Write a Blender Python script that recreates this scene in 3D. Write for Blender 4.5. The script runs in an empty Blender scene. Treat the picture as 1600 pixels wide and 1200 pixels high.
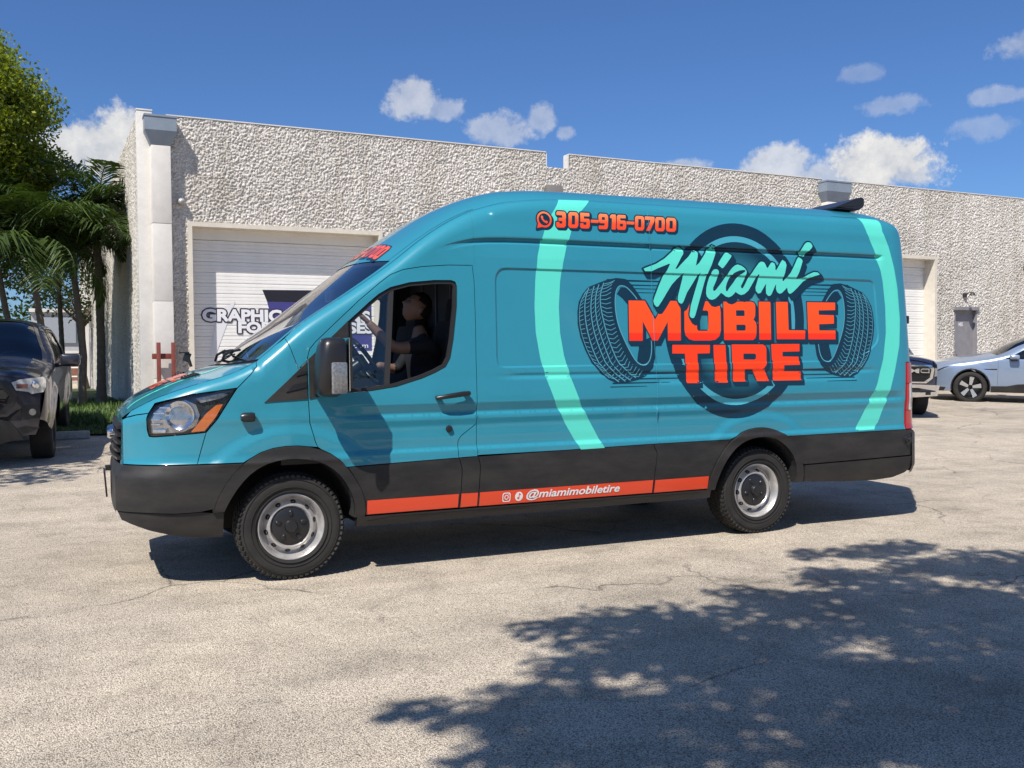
import bpy, bmesh, math, random
import numpy as np
from mathutils import Vector, Matrix, noise
from mathutils.geometry import delaunay_2d_cdt
from mathutils.bvhtree import BVHTree
R = math.radians
PI = math.pi
SC = bpy.context.scene
COL = SC.collection

# ------------------------------------------------------------------ camera
cam_d = bpy.data.cameras.new('camera')
cam = bpy.data.objects.new('camera', cam_d)
COL.objects.link(cam)
SC.camera = cam
CAM = Vector((-0.164, -7.3084, 1.4327))
_yaw, _pit, _rol = 0.41291, 0.025717, -0.009907
_f = Vector((math.sin(_yaw) * math.cos(_pit), math.cos(_yaw) * math.cos(_pit), -math.sin(_pit)))
_r = Vector((math.cos(_yaw), -math.sin(_yaw), 0))
_u = _r.cross(_f)
_r2 = _r * math.cos(_rol) + _u * math.sin(_rol)
_u2 = -_r * math.sin(_rol) + _u * math.cos(_rol)
_m = Matrix((_r2, _u2, -_f)).transposed().to_4x4()
_m.translation = CAM
cam.matrix_world = _m
cam_d.lens = 33.75
cam_d.sensor_width = 36
cam_d.clip_start = 0.05
cam_d.clip_end = 3000

# ------------------------------------------------------------------ light
SUN = Vector((-0.57, -0.50, 1.0)).normalized()      # towards the sun
elev = math.asin(SUN.z)
az = math.atan2(SUN.x, SUN.y)                       # from +Y towards +X
world = bpy.data.worlds.new('World')
SC.world = world
world.use_nodes = True
sun_d = bpy.data.lights.new('sun', 'SUN')
sun_d.energy = 5.0
sun_d.angle = R(0.53)
sun_d.color = (1.0, 0.955, 0.89)
sun = bpy.data.objects.new('sun', sun_d)
COL.objects.link(sun)
sun.rotation_euler = (-SUN).to_track_quat('-Z', 'Y').to_euler()
SC.view_settings.view_transform = 'Standard'
SC.view_settings.look = 'None'
SC.view_settings.gamma = 1
SC.view_settings.use_curve_mapping = False
SC.view_settings.exposure = 0.32
SC.cycles.max_bounces = 8
SC.cycles.transparent_max_bounces = 16


def sky_nodes():
    nt = world.node_tree
    N, L = nt.nodes, nt.links
    for n in list(N):
        N.remove(n)
    out = N.new('ShaderNodeOutputWorld')
    bg = N.new('ShaderNodeBackground')
    bg.inputs['Strength'].default_value = SKY_STRENGTH
    sky = N.new('ShaderNodeTexSky')
    sky.sky_type = 'NISHITA'
    sky.sun_disc = False
    sky.sun_elevation = elev
    sky.sun_rotation = az
    sky.altitude = 0
    sky.air_density = 1.0
    sky.dust_density = 0.55
    sky.ozone_density = 3.5
    tc = N.new('ShaderNodeTexCoord')

    def math_(op, a, b=None, c=None, clamp=False):
        n = N.new('ShaderNodeMath')
        n.operation = op
        n.use_clamp = clamp
        for i, v in enumerate((a, b, c)):
            if v is None:
                continue
            if isinstance(v, (int, float)):
                n.inputs[i].default_value = v
            else:
                L.new(v, n.inputs[i])
        return n.outputs[0]

    def dist(d, rx, rz):
        # elliptical soft blob round a sky direction, wider than tall
        d = Vector(d).normalized()
        s = N.new('ShaderNodeVectorMath')
        s.operation = 'SUBTRACT'
        L.new(nrm.outputs[0], s.inputs[0])
        s.inputs[1].default_value = d
        m = N.new('ShaderNodeVectorMath')
        m.operation = 'MULTIPLY'
        L.new(s.outputs[0], m.inputs[0])
        m.inputs[1].default_value = (1 / rx, 1 / rx, 1 / rz)
        ln = N.new('ShaderNodeVectorMath')
        ln.operation = 'LENGTH'
        L.new(m.outputs[0], ln.inputs[0])
        return math_('SUBTRACT', 1.0, ln.outputs['Value'])
    nrm = N.new('ShaderNodeVectorMath')
    nrm.operation = 'NORMALIZE'
    L.new(tc.outputs['Generated'], nrm.inputs[0])
    n1 = N.new('ShaderNodeTexNoise')
    n1.inputs['Scale'].default_value = 30
    n1.inputs['Detail'].default_value = 12
    n1.inputs['Roughness'].default_value = 0.66
    L.new(nrm.outputs[0], n1.inputs['Vector'])
    n2 = N.new('ShaderNodeTexNoise')
    n2.inputs['Scale'].default_value = 9
    n2.inputs['Detail'].default_value = 7
    n2.inputs['Roughness'].default_value = 0.58
    L.new(nrm.outputs[0], n2.inputs['Vector'])
    total = None
    for d, rx, rz, dens in CLOUDS:
        b = dist(d, rx, rz)
        t = math_('MULTIPLY_ADD', math_('SUBTRACT', n1.outputs['Fac'], 0.5), 2.3, b)
        t = math_('MULTIPLY', t, 2.5, None, True)
        t = math_('MULTIPLY', t, dens)
        total = t if total is None else math_('MAXIMUM', total, t)
    # wisps and scattered clouds in the rest of the sky, fading out overhead
    sep = N.new('ShaderNodeSeparateXYZ')
    L.new(nrm.outputs[0], sep.inputs[0])
    up = N.new('ShaderNodeMapRange')
    L.new(sep.outputs['Y'], up.inputs['Value'])
    up.inputs['From Min'].default_value = 0.25
    up.inputs['From Max'].default_value = -0.1
    gen = math_('MULTIPLY', math_('SUBTRACT', n2.outputs['Fac'], 0.56), 7.0, None, True)
    gen = math_('MULTIPLY', math_('MULTIPLY', gen, up.outputs[0]), 0.8)
    total = math_('MAXIMUM', total, gen, None, True)
    # cloud body: bright top, grey belly from finer noise
    ramp = N.new('ShaderNodeMapRange')
    L.new(n1.outputs['Fac'], ramp.inputs['Value'])
    ramp.inputs['From Min'].default_value = 0.35
    ramp.inputs['From Max'].default_value = 0.65
    cmix = N.new('ShaderNodeMixRGB')
    cmix.inputs[1].default_value = (0.62 * CL, 0.66 * CL, 0.74 * CL, 1)
    cmix.inputs[2].default_value = (1.0 * CL, 0.99 * CL, 0.97 * CL, 1)
    L.new(ramp.outputs[0], cmix.inputs[0])
    mix = N.new('ShaderNodeMixRGB')
    L.new(total, mix.inputs[0])
    tint = N.new('ShaderNodeMixRGB')
    tint.blend_type = 'MULTIPLY'
    tint.inputs[0].default_value = 1
    tint.inputs[2].default_value = SKY_TINT
    L.new(sky.outputs[0], tint.inputs[1])
    L.new(tint.outputs[0], mix.inputs[1])
    L.new(cmix.outputs[0], mix.inputs[2])
    L.new(mix.outputs[0], bg.inputs['Color'])
    L.new(bg.outputs[0], out.inputs[0])


SKY_STRENGTH = 0.080
SKY_TINT = (0.56, 0.80, 1.15, 1)
CL = 8.6
CLOUDS = [((.008, .98, .202), .052, .034, 1.0), ((-.018, .982, .192), .040, .026, 1.0), ((.040, .975, .215), .040, .028, 1.0),
          ((.298, .918, .260), .030, .024, .60), ((.324, .911, .250), .024, .012, .42),
          ((.380, .896, .230), .040, .018, .48), ((.419, .876, .241), .017, .014, .42), ((.443, .868, .228), .010, .008, .4),
          ((.620, .760, .190), .040, .017, .75), ((.690, .702, .182), .060, .030, 1.0), ((.712, .684, .170), .026, .014, .85), ((.655, .735, .176), .05, .014, .7),
          ((.760, .590, .270), .036, .015, .40), ((.668, .696, .264), .026, .008, .2), ((.689, .686, .234), .035, .010, .30), ((.750, .619, .232), .032, .009, .32),
          ((.750, .628, .205), .035, .012, .25), ((.545, .816, .192), .03, .008, .5)]
sky_nodes()


# ------------------------------------------------------------------ helpers
_mats = {}


def mat(name, col, rough=0.6, metal=0.0, coat=0.0, spec=0.5, noise_amt=0.0, noise_scale=8.0, bump=0.0, bump_scale=40.0,
        trans=0.0, emit=None, coat_rough=0.03):
    if name in _mats:
        return _mats[name]
    m = bpy.data.materials.new(name)
    m.use_nodes = True
    nt = m.node_tree
    N, L = nt.nodes, nt.links
    p = N['Principled BSDF']
    p.inputs['Base Color'].default_value = (*col, 1)
    p.inputs['Roughness'].default_value = rough
    p.inputs['Metallic'].default_value = metal
    p.inputs['Specular IOR Level'].default_value = spec
    p.inputs['Coat Weight'].default_value = coat
    p.inputs['Coat Roughness'].default_value = coat_rough
    if trans:
        p.inputs['Transmission Weight'].default_value = trans
    tc = N.new('ShaderNodeTexCoord')
    if noise_amt:
        n = N.new('ShaderNodeTexNoise')
        n.inputs['Scale'].default_value = noise_scale
        n.inputs['Detail'].default_value = 6
        n.inputs['Roughness'].default_value = 0.65
        L.new(tc.outputs['Object'], n.inputs['Vector'])
        mr = N.new('ShaderNodeMapRange')
        mr.inputs['From Min'].default_value = 0.3
        mr.inputs['From Max'].default_value = 0.7
        mr.inputs['To Min'].default_value = 1 - noise_amt
        mr.inputs['To Max'].default_value = 1 + noise_amt * 0.6
        L.new(n.outputs['Fac'], mr.inputs['Value'])
        mx = N.new('ShaderNodeVectorMath')
        mx.operation = 'SCALE'
        mx.inputs[0].default_value = col
        L.new(mr.outputs[0], mx.inputs['Scale'])
        L.new(mx.outputs[0], p.inputs['Base Color'])
    if bump:
        n = N.new('ShaderNodeTexNoise')
        n.inputs['Scale'].default_value = bump_scale
        n.inputs['Detail'].default_value = 5
        L.new(tc.outputs['Object'], n.inputs['Vector'])
        b = N.new('ShaderNodeBump')
        b.inputs['Strength'].default_value = bump
        b.inputs['Distance'].default_value = 0.02
        L.new(n.outputs['Fac'], b.inputs['Height'])
        L.new(b.outputs[0], p.inputs['Normal'])
    if emit:
        p.inputs['Emission Color'].default_value = (*emit, 1)
        p.inputs['Emission Strength'].default_value = 1
    _mats[name] = m
    return m


def glass(name, tint=(0.8, 0.85, 0.85), refl=1.0, rough=0.0):
    """thin window pane: clear (tinted) with a Fresnel reflection"""
    if name in _mats:
        return _mats[name]
    m = bpy.data.materials.new(name)
    m.use_nodes = True
    nt = m.node_tree
    N, L = nt.nodes, nt.links
    N.remove(N['Principled BSDF'])
    out = N['Material Output']
    t = N.new('ShaderNodeBsdfTransparent')
    t.inputs[0].default_value = (*tint, 1)
    g = N.new('ShaderNodeBsdfGlossy')
    g.inputs['Roughness'].default_value = rough
    g.inputs[0].default_value = (refl, refl, refl, 1)
    f = N.new('ShaderNodeFresnel')
    f.inputs['IOR'].default_value = 1.5
    ge = N.new('ShaderNodeNewGeometry')
    mu = N.new('ShaderNodeMath')
    mu.operation = 'MULTIPLY'
    mu.inputs[1].default_value = 1.6
    L.new(f.outputs[0], mu.inputs[0])
    inv = N.new('ShaderNodeMath')
    inv.operation = 'SUBTRACT'
    inv.inputs[0].default_value = 1
    L.new(ge.outputs['Backfacing'], inv.inputs[1])
    mu2 = N.new('ShaderNodeMath')
    mu2.operation = 'MULTIPLY'
    mu2.use_clamp = True
    L.new(mu.outputs[0], mu2.inputs[0])
    L.new(inv.outputs[0], mu2.inputs[1])
    mx = N.new('ShaderNodeMixShader')
    L.new(mu2.outputs[0], mx.inputs[0])
    L.new(t.outputs[0], mx.inputs[1])
    L.new(g.outputs[0], mx.inputs[2])
    L.new(mx.outputs[0], out.inputs[0])
    _mats[name] = m
    return m


def mesh_obj(name, verts, faces, m=None, parent=None, smooth=False, normals=None, mids=None, loc=None):
    me = bpy.data.meshes.new(name)
    verts = np.asarray(verts, dtype=np.float64).reshape(-1, 3)
    if isinstance(faces, np.ndarray) and faces.ndim == 2:
        k = faces.shape[1]
        nf = len(faces)
        me.vertices.add(len(verts))
        me.vertices.foreach_set('co', verts.astype(np.float32).ravel())
        me.loops.add(nf * k)
        me.loops.foreach_set('vertex_index', faces.astype(np.int32).ravel())
        me.polygons.add(nf)
        me.polygons.foreach_set('loop_start', np.arange(0, nf * k, k, dtype=np.int32))
        me.update(calc_edges=True)
    else:
        me.from_pydata([tuple(v) for v in verts], [], [tuple(f) for f in faces])
    for mm in (m if isinstance(m, (list, tuple)) else [m]):
        if mm is not None:
            me.materials.append(mm)
    if mids is not None:
        me.polygons.foreach_set('material_index', np.asarray(mids, dtype=np.int32))
    if smooth is True:
        me.polygons.foreach_set('use_smooth', np.ones(len(me.polygons), dtype=bool))
    elif smooth is not False:
        me.polygons.foreach_set('use_smooth', np.asarray(smooth, dtype=bool))
    me.update()
    if normals is not None:
        me.normals_split_custom_set_from_vertices([tuple(n) for n in normals])
    o = bpy.data.objects.new(name, me)
    COL.objects.link(o)
    if parent is not None:
        o.parent = parent
    if loc is not None:
        o.location = loc
    return o


def auto_smooth(o, ang=35):
    me = o.data
    bm = bmesh.new()
    bm.from_mesh(me)
    for f in bm.faces:
        f.smooth = True
    for e in bm.edges:
        if len(e.link_faces) == 2:
            e.smooth = e.calc_face_angle(0) < R(ang)
        else:
            e.smooth = False
    bm.to_mesh(me)
    bm.free()
    return o


def bm_obj(name, bm, m=None, parent=None, smooth=None, loc=None):
    me = bpy.data.meshes.new(name)
    bmesh.ops.recalc_face_normals(bm, faces=bm.faces)
    bm.to_mesh(me)
    bm.free()
    for mm in (m if isinstance(m, (list, tuple)) else [m]):
        if mm is not None:
            me.materials.append(mm)
    o = bpy.data.objects.new(name, me)
    COL.objects.link(o)
    if parent is not None:
        o.parent = parent
    if loc is not None:
        o.location = loc
    if smooth:
        auto_smooth(o, smooth if smooth is not True else 35)
    return o


def thing(name, label, cat, loc=(0, 0, 0), rz=0.0, group=None):
    o = bpy.data.objects.new(name, None)
    COL.objects.link(o)
    o.location = loc
    o.rotation_euler = (0, 0, rz)
    o.empty_display_size = 0.2
    return tag(o, label, cat, group)


def tag(o, label, cat, group=None):
    o['label'] = label
    o['category'] = cat
    if group:
        o['group'] = group
    return o


def structure(o, label=None):
    o['kind'] = 'structure'
    if label:
        o['label'] = label
    return o


def add_box(bm, c, s, rot=None, bevel=0.0, mi=0):
    r = bmesh.ops.create_cube(bm, size=1.0)
    vs = r['verts']
    bmesh.ops.scale(bm, vec=s, verts=vs)
    if bevel:
        es = list({e for v in vs for e in v.link_edges})
        rb = bmesh.ops.bevel(bm, geom=es, offset=bevel, segments=2, affect='EDGES', profile=0.6)
        vs = list({v for f in rb['faces'] for v in f.verts} | {v for v in vs if v.is_valid})
    if rot is not None:
        bmesh.ops.rotate(bm, cent=(0, 0, 0), matrix=rot, verts=vs)
    bmesh.ops.translate(bm, vec=c, verts=vs)
    if mi:
        for f in {f for v in vs for f in v.link_faces}:
            f.material_index = mi
    return vs


def box_obj(name, c, s, m, parent=None, bevel=0.0, rot=None):
    bm = bmesh.new()
    add_box(bm, c, s, rot, bevel)
    return bm_obj(name, bm, m, parent, smooth=30 if bevel else None)


def add_tube(bm, pts, rad, seg=8, cap=True, mi=0):
    pts = [Vector(p) for p in pts]
    n = len(pts)
    if not isinstance(rad, (list, tuple)):
        rad = [rad] * n
    rings = []
    prev = None
    for i, p in enumerate(pts):
        d = (pts[min(i + 1, n - 1)] - pts[max(i - 1, 0)])
        d = d.normalized() if d.length > 1e-9 else Vector((0, 0, 1))
        if prev is None:
            a = d.orthogonal().normalized()
        else:
            a = (prev - d * prev.dot(d))
            a = a.normalized() if a.length > 1e-6 else d.orthogonal().normalized()
        prev = a
        b = d.cross(a)
        rings.append([bm.verts.new(p + (a * math.cos(2 * PI * k / seg) + b * math.sin(2 * PI * k / seg)) * rad[i]) for k in range(seg)])
    fs = []
    for i in range(n - 1):
        for k in range(seg):
            fs.append(bm.faces.new((rings[i][k], rings[i][(k + 1) % seg], rings[i + 1][(k + 1) % seg], rings[i + 1][k])))
    if cap:
        fs.append(bm.faces.new(list(reversed(rings[0]))))
        fs.append(bm.faces.new(rings[-1]))
    for f in fs:
        f.smooth = True
        f.material_index = mi
    return rings


def tube_obj(name, pts, rad, m, parent=None, seg=8):
    bm = bmesh.new()
    add_tube(bm, pts, rad, seg)
    return bm_obj(name, bm, m, parent, smooth=40)


def add_lathe(bm, prof, axis='Y', seg=48, center=(0, 0, 0), a0=0, a1=2 * PI, mi=0):
    """profile of (radius, position along axis)"""
    full = abs(a1 - a0 - 2 * PI) < 1e-6
    ns = seg if full else seg + 1
    rows = []
    c = Vector(center)
    for r_, h in prof:
        row = []
        for k in range(ns):
            a = a0 + (a1 - a0) * k / seg
            if axis == 'Y':
                v = Vector((r_ * math.cos(a), h, r_ * math.sin(a)))
            elif axis == 'Z':
                v = Vector((r_ * math.cos(a), r_ * math.sin(a), h))
            else:
                v = Vector((h, r_ * math.cos(a), r_ * math.sin(a)))
            row.append(bm.verts.new(v + c))
        rows.append(row)
    for i in range(len(rows) - 1):
        for k in range(ns if full else ns - 1):
            k2 = (k + 1) % ns
            try:
                f = bm.faces.new((rows[i][k], rows[i][k2], rows[i + 1][k2], rows[i + 1][k]))
                f.material_index = mi
                f.smooth = True
            except ValueError:
                pass
    return rows


def lathe_obj(name, prof, m, parent=None, axis='Y', seg=48, center=(0, 0, 0), smooth=30):
    bm = bmesh.new()
    add_lathe(bm, prof, axis, seg, center)
    bmesh.ops.remove_doubles(bm, verts=bm.verts, dist=1e-5)
    return bm_obj(name, bm, m, parent, smooth=smooth)


def prism(name, pts, y0, y1, m, parent=None, plane='XZ', bevel=0.0):
    """polygon in a plane pushed from y0 to y1 along the other axis"""
    bm = bmesh.new()

    def P(a, b, h):
        return {'XZ': (a, h, b), 'XY': (a, b, h), 'YZ': (h, a, b)}[plane]
    vs = [bm.verts.new(P(a, b, y0)) for a, b in pts]
    f = bm.faces.new(vs)
    r = bmesh.ops.extrude_face_region(bm, geom=[f])
    vv = [e for e in r['geom'] if isinstance(e, bmesh.types.BMVert)]
    d = {'XZ': (0, y1 - y0, 0), 'XY': (0, 0, y1 - y0), 'YZ': (y1 - y0, 0, 0)}[plane]
    bmesh.ops.translate(bm, vec=d, verts=vv)
    if bevel:
        bmesh.ops.bevel(bm, geom=list(bm.edges), offset=bevel, segments=2, affect='EDGES')
    return bm_obj(name, bm, m, parent, smooth=30 if bevel else None)


def pip(px, py, poly):
    """even-odd point in polygon for arrays"""
    poly = np.asarray(poly)
    x1, y1 = poly[:, 0], poly[:, 1]
    full = (px >= x1.min()) & (px <= x1.max()) & (py >= y1.min()) & (py <= y1.max())
    if px.size > 64 and full.sum() < px.size:
        res = np.zeros(px.shape, bool)
        if full.any():
            res[full] = pip(px[full], py[full], poly)
        return res
    x2, y2 = np.roll(x1, -1), np.roll(y1, -1)
    ins = np.zeros(px.shape, bool)
    for a, b, c, d in zip(x1, y1, x2, y2):
        if b == d:
            continue
        cond = ((b > py) != (d > py))
        xi = (c - a) * (py - b) / (d - b) + a
        ins ^= cond & (px < xi)
    return ins


def seg_dist(px, py, poly, closed=True):
    poly = np.asarray(poly, float)
    q = np.roll(poly, -1, 0) if closed else poly[1:]
    p = poly if closed else poly[:-1]
    best = np.full(px.shape, 1e9)
    for (a, b), (c, d) in zip(p, q):
        dx, dy = c - a, d - b
        L2 = dx * dx + dy * dy + 1e-12
        t = np.clip(((px - a) * dx + (py - b) * dy) / L2, 0, 1)
        best = np.minimum(best, np.hypot(px - a - t * dx, py - b - t * dy))
    return best


def densify(poly, step, closed=True):
    poly = [tuple(p) for p in poly]
    out = []
    n = len(poly)
    for i in range(n if closed else n - 1):
        a, b = poly[i], poly[(i + 1) % n]
        k = max(1, int(math.ceil(math.hypot(b[0] - a[0], b[1] - a[1]) / step)))
        for j in range(k):
            t = j / k
            out.append((a[0] + (b[0] - a[0]) * t, a[1] + (b[1] - a[1]) * t))
    if not closed:
        out.append(poly[-1])
    return out


def smooth_poly(pts, closed=True, it=2):
    """corner cutting, for rounded outlines"""
    for _ in range(it):
        n = len(pts)
        out = []
        rng = range(n) if closed else range(n - 1)
        if not closed:
            out.append(pts[0])
        for i in rng:
            a, b = pts[i], pts[(i + 1) % n]
            out.append((a[0] * .75 + b[0] * .25, a[1] * .75 + b[1] * .25))
            out.append((a[0] * .25 + b[0] * .75, a[1] * .25 + b[1] * .75))
        if not closed:
            out.append(pts[-1])
        pts = out
    return pts


def round_corners(pts, r, seg=4):
    out = []
    n = len(pts)
    for i in range(n):
        p0, p1, p2 = (Vector(pts[i - 1]).to_2d(), Vector(pts[i]).to_2d(), Vector(pts[(i + 1) % n]).to_2d())
        rr = r[i] if isinstance(r, (list, tuple)) else r
        a, b = (p0 - p1), (p2 - p1)
        k = min(rr, a.length * .45, b.length * .45)
        if k < 1e-5:
            out.append(tuple(p1))
            continue
        a, b = p1 + a.normalized() * k, p1 + b.normalized() * k
        for j in range(seg + 1):
            t = j / seg
            q = a * (1 - t) ** 2 + p1 * 2 * t * (1 - t) + b * t * t
            out.append((q.x, q.y))
    return out


def cdt(outers, holes=(), extra=None, keep=()):
    """triangulate the union of outer rings less the holes; returns 2D verts, triangles"""
    co, ed = [], []
    for ring in list(outers) + list(holes):
        s = len(co)
        co += [Vector(p) for p in ring]
        n = len(ring)
        ed += [(s + i, s + (i + 1) % n) for i in range(n)]
    if extra is not None:
        s = len(co)
        co += [Vector((float(p[0]), float(p[1]))) for p in extra]
        ed += [(s + a, s + b) for a, b in keep]
    v, e, f, _, _, _ = delaunay_2d_cdt(co, ed, [], 0, 1e-6, False)
    V = np.array([(p.x, p.y) for p in v])
    F = np.array([t for t in f if len(t) == 3])
    c = V[F].mean(1)
    ok = np.zeros(len(F), bool)
    for r_ in outers:
        ok |= pip(c[:, 0], c[:, 1], r_)
    for h in holes:
        ok &= ~pip(c[:, 0], c[:, 1], h)
    F = F[ok]
    a = V[F]
    ar = (a[:, 1, 0] - a[:, 0, 0]) * (a[:, 2, 1] - a[:, 0, 1]) - (a[:, 1, 1] - a[:, 0, 1]) * (a[:, 2, 0] - a[:, 0, 0])
    F = F[np.abs(ar) > 1e-10]
    ar = ar[np.abs(ar) > 1e-10]
    F[ar < 0] = F[ar < 0][:, ::-1]
    used, inv = np.unique(F, return_inverse=True)
    return V[used], inv.reshape(F.shape)
# ------------------------------------------------------------------ ground
def gz(x, y):
    """ground height: the lot rises gently to the building"""
    y = np.asarray(y, float)
    t = np.clip(y - 1.3, 0, 10.3)
    return .0495 * t * np.clip(t / 1.2, 0, 1) ** .5


def node_mat(name):
    m = bpy.data.materials.new(name)
    m.use_nodes = True
    N, L = m.node_tree.nodes, m.node_tree.links
    return m, N, L, N['Principled BSDF']


def ramp(N, L, src, stops):
    r = N.new('ShaderNodeValToRGB')
    while len(r.color_ramp.elements) < len(stops):
        r.color_ramp.elements.new(.5)
    for e, (p, c) in zip(r.color_ramp.elements, stops):
        e.position = p
        e.color = (*c, 1) if isinstance(c, tuple) else (c, c, c, 1)
    L.new(src, r.inputs[0])
    return r.outputs[0]


def noise_n(N, L, vec, scale, detail=5, rough=.6, dist=0):
    n = N.new('ShaderNodeTexNoise')
    n.inputs['Scale'].default_value = scale
    n.inputs['Detail'].default_value = detail
    n.inputs['Roughness'].default_value = rough
    n.inputs['Distortion'].default_value = dist
    L.new(vec, n.inputs['Vector'])
    return n.outputs['Fac']


def mul(N, L, a, b, fac=1.0, mode='MULTIPLY'):
    m = N.new('ShaderNodeMixRGB')
    m.blend_type = mode
    if isinstance(fac, float):
        m.inputs[0].default_value = fac
    else:
        L.new(fac, m.inputs[0])
    for i, v in ((1, a), (2, b)):
        if isinstance(v, tuple):
            m.inputs[i].default_value = (*v, 1)
        else:
            L.new(v, m.inputs[i])
    return m.outputs[0]


def asphalt():
    m, N, L, p = node_mat('worn_aggregate_asphalt')
    tc = N.new('ShaderNodeTexCoord')
    v = tc.outputs['Object']
    vo = N.new('ShaderNodeTexVoronoi')
    vo.inputs['Scale'].default_value = 165
    L.new(v, vo.inputs['Vector'])
    stones = ramp(N, L, vo.outputs['Color'], [(.0, (.26, .215, .165)), (.22, (.55, .47, .37)), (.62, (.74, .64, .51)), (1, (.89, .79, .65))])
    gaps = ramp(N, L, vo.outputs['Distance'], [(.0, 1.0), (.45, .95), (.75, .40)])
    col = mul(N, L, stones, gaps)
    fine = ramp(N, L, noise_n(N, L, v, 160, 3, .7), [(.3, .72), (.7, 1.25)])
    col = mul(N, L, col, fine)
    big = ramp(N, L, noise_n(N, L, v, .32, 7, .62, .6), [(.32, (.78, .77, .76)), (.50, (1.0, .99, .98)), (.70, (1.14, 1.12, 1.08))])
    col = mul(N, L, col, big)
    mid = ramp(N, L, noise_n(N, L, v, 2.6, 6, .7, .4), [(.34, .80), (.5, 1.0), (.68, 1.10)])
    col = mul(N, L, col, mid)
    # tyre-polished streaks along the drive lane
    mp = N.new('ShaderNodeMapping')
    mp.inputs['Scale'].default_value = (.16, 1.6, 1)
    L.new(v, mp.inputs[0])
    st = ramp(N, L, noise_n(N, L, mp.outputs[0], 1.3, 5, .6), [(.40, .90), (.55, 1.02)])
    col = mul(N, L, col, st)
    # hairline cracks
    wv = N.new('ShaderNodeMixRGB')
    wv.blend_type = 'ADD'
    wv.inputs[0].default_value = .55
    L.new(v, wv.inputs[1])
    nn = N.new('ShaderNodeTexNoise')
    nn.inputs['Scale'].default_value = 1.6
    nn.inputs['Detail'].default_value = 7
    L.new(v, nn.inputs['Vector'])
    L.new(nn.outputs['Color'], wv.inputs[2])
    ck = N.new('ShaderNodeTexVoronoi')
    ck.feature = 'DISTANCE_TO_EDGE'
    ck.inputs['Scale'].default_value = .42
    L.new(wv.outputs[0], ck.inputs['Vector'])
    cr = ramp(N, L, ck.outputs['Distance'], [(.0, .36), (.0022, .60), (.0052, 1.0)])
    msk = ramp(N, L, noise_n(N, L, v, .5, 3), [(.47, 0.0), (.58, 1.0)])
    col = mul(N, L, col, cr, msk)
    # small oil spots
    sp_ = N.new('ShaderNodeTexVoronoi')
    sp_.inputs['Scale'].default_value = .9
    L.new(v, sp_.inputs['Vector'])
    so_ = ramp(N, L, sp_.outputs['Distance'], [(.0, .30), (.03, .6), (.075, 1.0)])
    col = mul(N, L, col, so_, .8)
    L.new(col, p.inputs['Base Color'])
    p.inputs['Roughness'].default_value = .9
    p.inputs['Specular IOR Level'].default_value = .25
    b = N.new('ShaderNodeBump')
    b.inputs['Strength'].default_value = .75
    b.inputs['Distance'].default_value = .010
    inv = N.new('ShaderNodeMath')
    inv.operation = 'SUBTRACT'
    inv.inputs[0].default_value = 1
    L.new(vo.outputs['Distance'], inv.inputs[1])
    L.new(inv.outputs[0], b.inputs['Height'])
    L.new(b.outputs[0], p.inputs['Normal'])
    return m


xs = np.concatenate([[-900, -300, -120, -60], np.arange(-30, 60, 1.5), [60, 90, 160, 400, 900]])
ys = np.concatenate([[-900, -300, -100, -40], np.arange(-20, 1, 1.5), np.arange(1, 14, .3), [14, 20, 30, 60, 120, 300, 900]])
gx, gy = np.meshgrid(xs, ys)
V = np.stack([gx, gy, gz(gx, gy)], -1).reshape(-1, 3)
nx, ny = len(xs), len(ys)
ii, jj = np.meshgrid(np.arange(ny - 1), np.arange(nx - 1), indexing='ij')
a = (ii * nx + jj).ravel()
F = np.stack([a, a + 1, a + nx + 1, a + nx], -1)
structure(mesh_obj('parking_lot_ground', V, F, asphalt(), smooth=True))

# grass bed beside the building
G_EDGE = 8.35
M_GRASSB = mat('grass_soil', (.055, .075, .018), .95, noise_amt=.5, noise_scale=6)
gp = [(-16, G_EDGE + .25), (-3, G_EDGE + .12), (-.2, G_EDGE), (.75, G_EDGE - .05), (.72, 11.62), (-.1, 30), (-16, 30)]


def strip_mesh(name, poly, m, dz, step=.5):
    po = densify(poly, step)
    al = np.array(po)
    g = np.stack(np.meshgrid(np.arange(al[:, 0].min(), al[:, 0].max(), step), np.arange(al[:, 1].min(), al[:, 1].max(), step)), -1).reshape(-1, 2)
    g = g[pip(g[:, 0], g[:, 1], po)]
    V, F = cdt([po], [], g)
    return mesh_obj(name, np.column_stack([V, gz(V[:, 0], V[:, 1]) + dz]), F, m, smooth=True)


structure(strip_mesh('grass_bed_ground', gp, M_GRASSB, .03))
rng = np.random.default_rng(5)
M_GRASS = mat('grass_blade', (.085, .155, .022), .6, noise_amt=.45, noise_scale=1.5)
n = 34000
bx_ = rng.uniform(-5.5, .8, n)
by_ = G_EDGE - .02 + rng.beta(1.0, 1.6, n) * 9.0
ok = pip(bx_, by_, gp)
bx_, by_ = bx_[ok], by_[ok]
n = len(bx_)
ang = rng.uniform(0, 2 * PI, n)
hh_ = rng.uniform(.05, .13, n) * (1 + .5 * np.sin(bx_ * 3 + by_ * 2))
ln_x, ln_y = np.cos(ang) * hh_ * .6, np.sin(ang) * hh_ * .6
z0 = gz(bx_, by_) + .025
wd_ = .007
P0 = np.stack([bx_ - np.sin(ang) * wd_, by_ + np.cos(ang) * wd_, z0], -1)
P1 = np.stack([bx_ + np.sin(ang) * wd_, by_ - np.cos(ang) * wd_, z0], -1)
P2 = np.stack([bx_ + ln_x, by_ + ln_y, z0 + hh_], -1)
V = np.stack([P0, P1, P2], 1).reshape(-1, 3)
F = np.arange(3 * n).reshape(-1, 3)
gr = mesh_obj('grass', V, F, M_GRASS)
gr['kind'] = 'stuff'
tag(gr, 'short green grass in the bed under the palms', 'grass')
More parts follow.
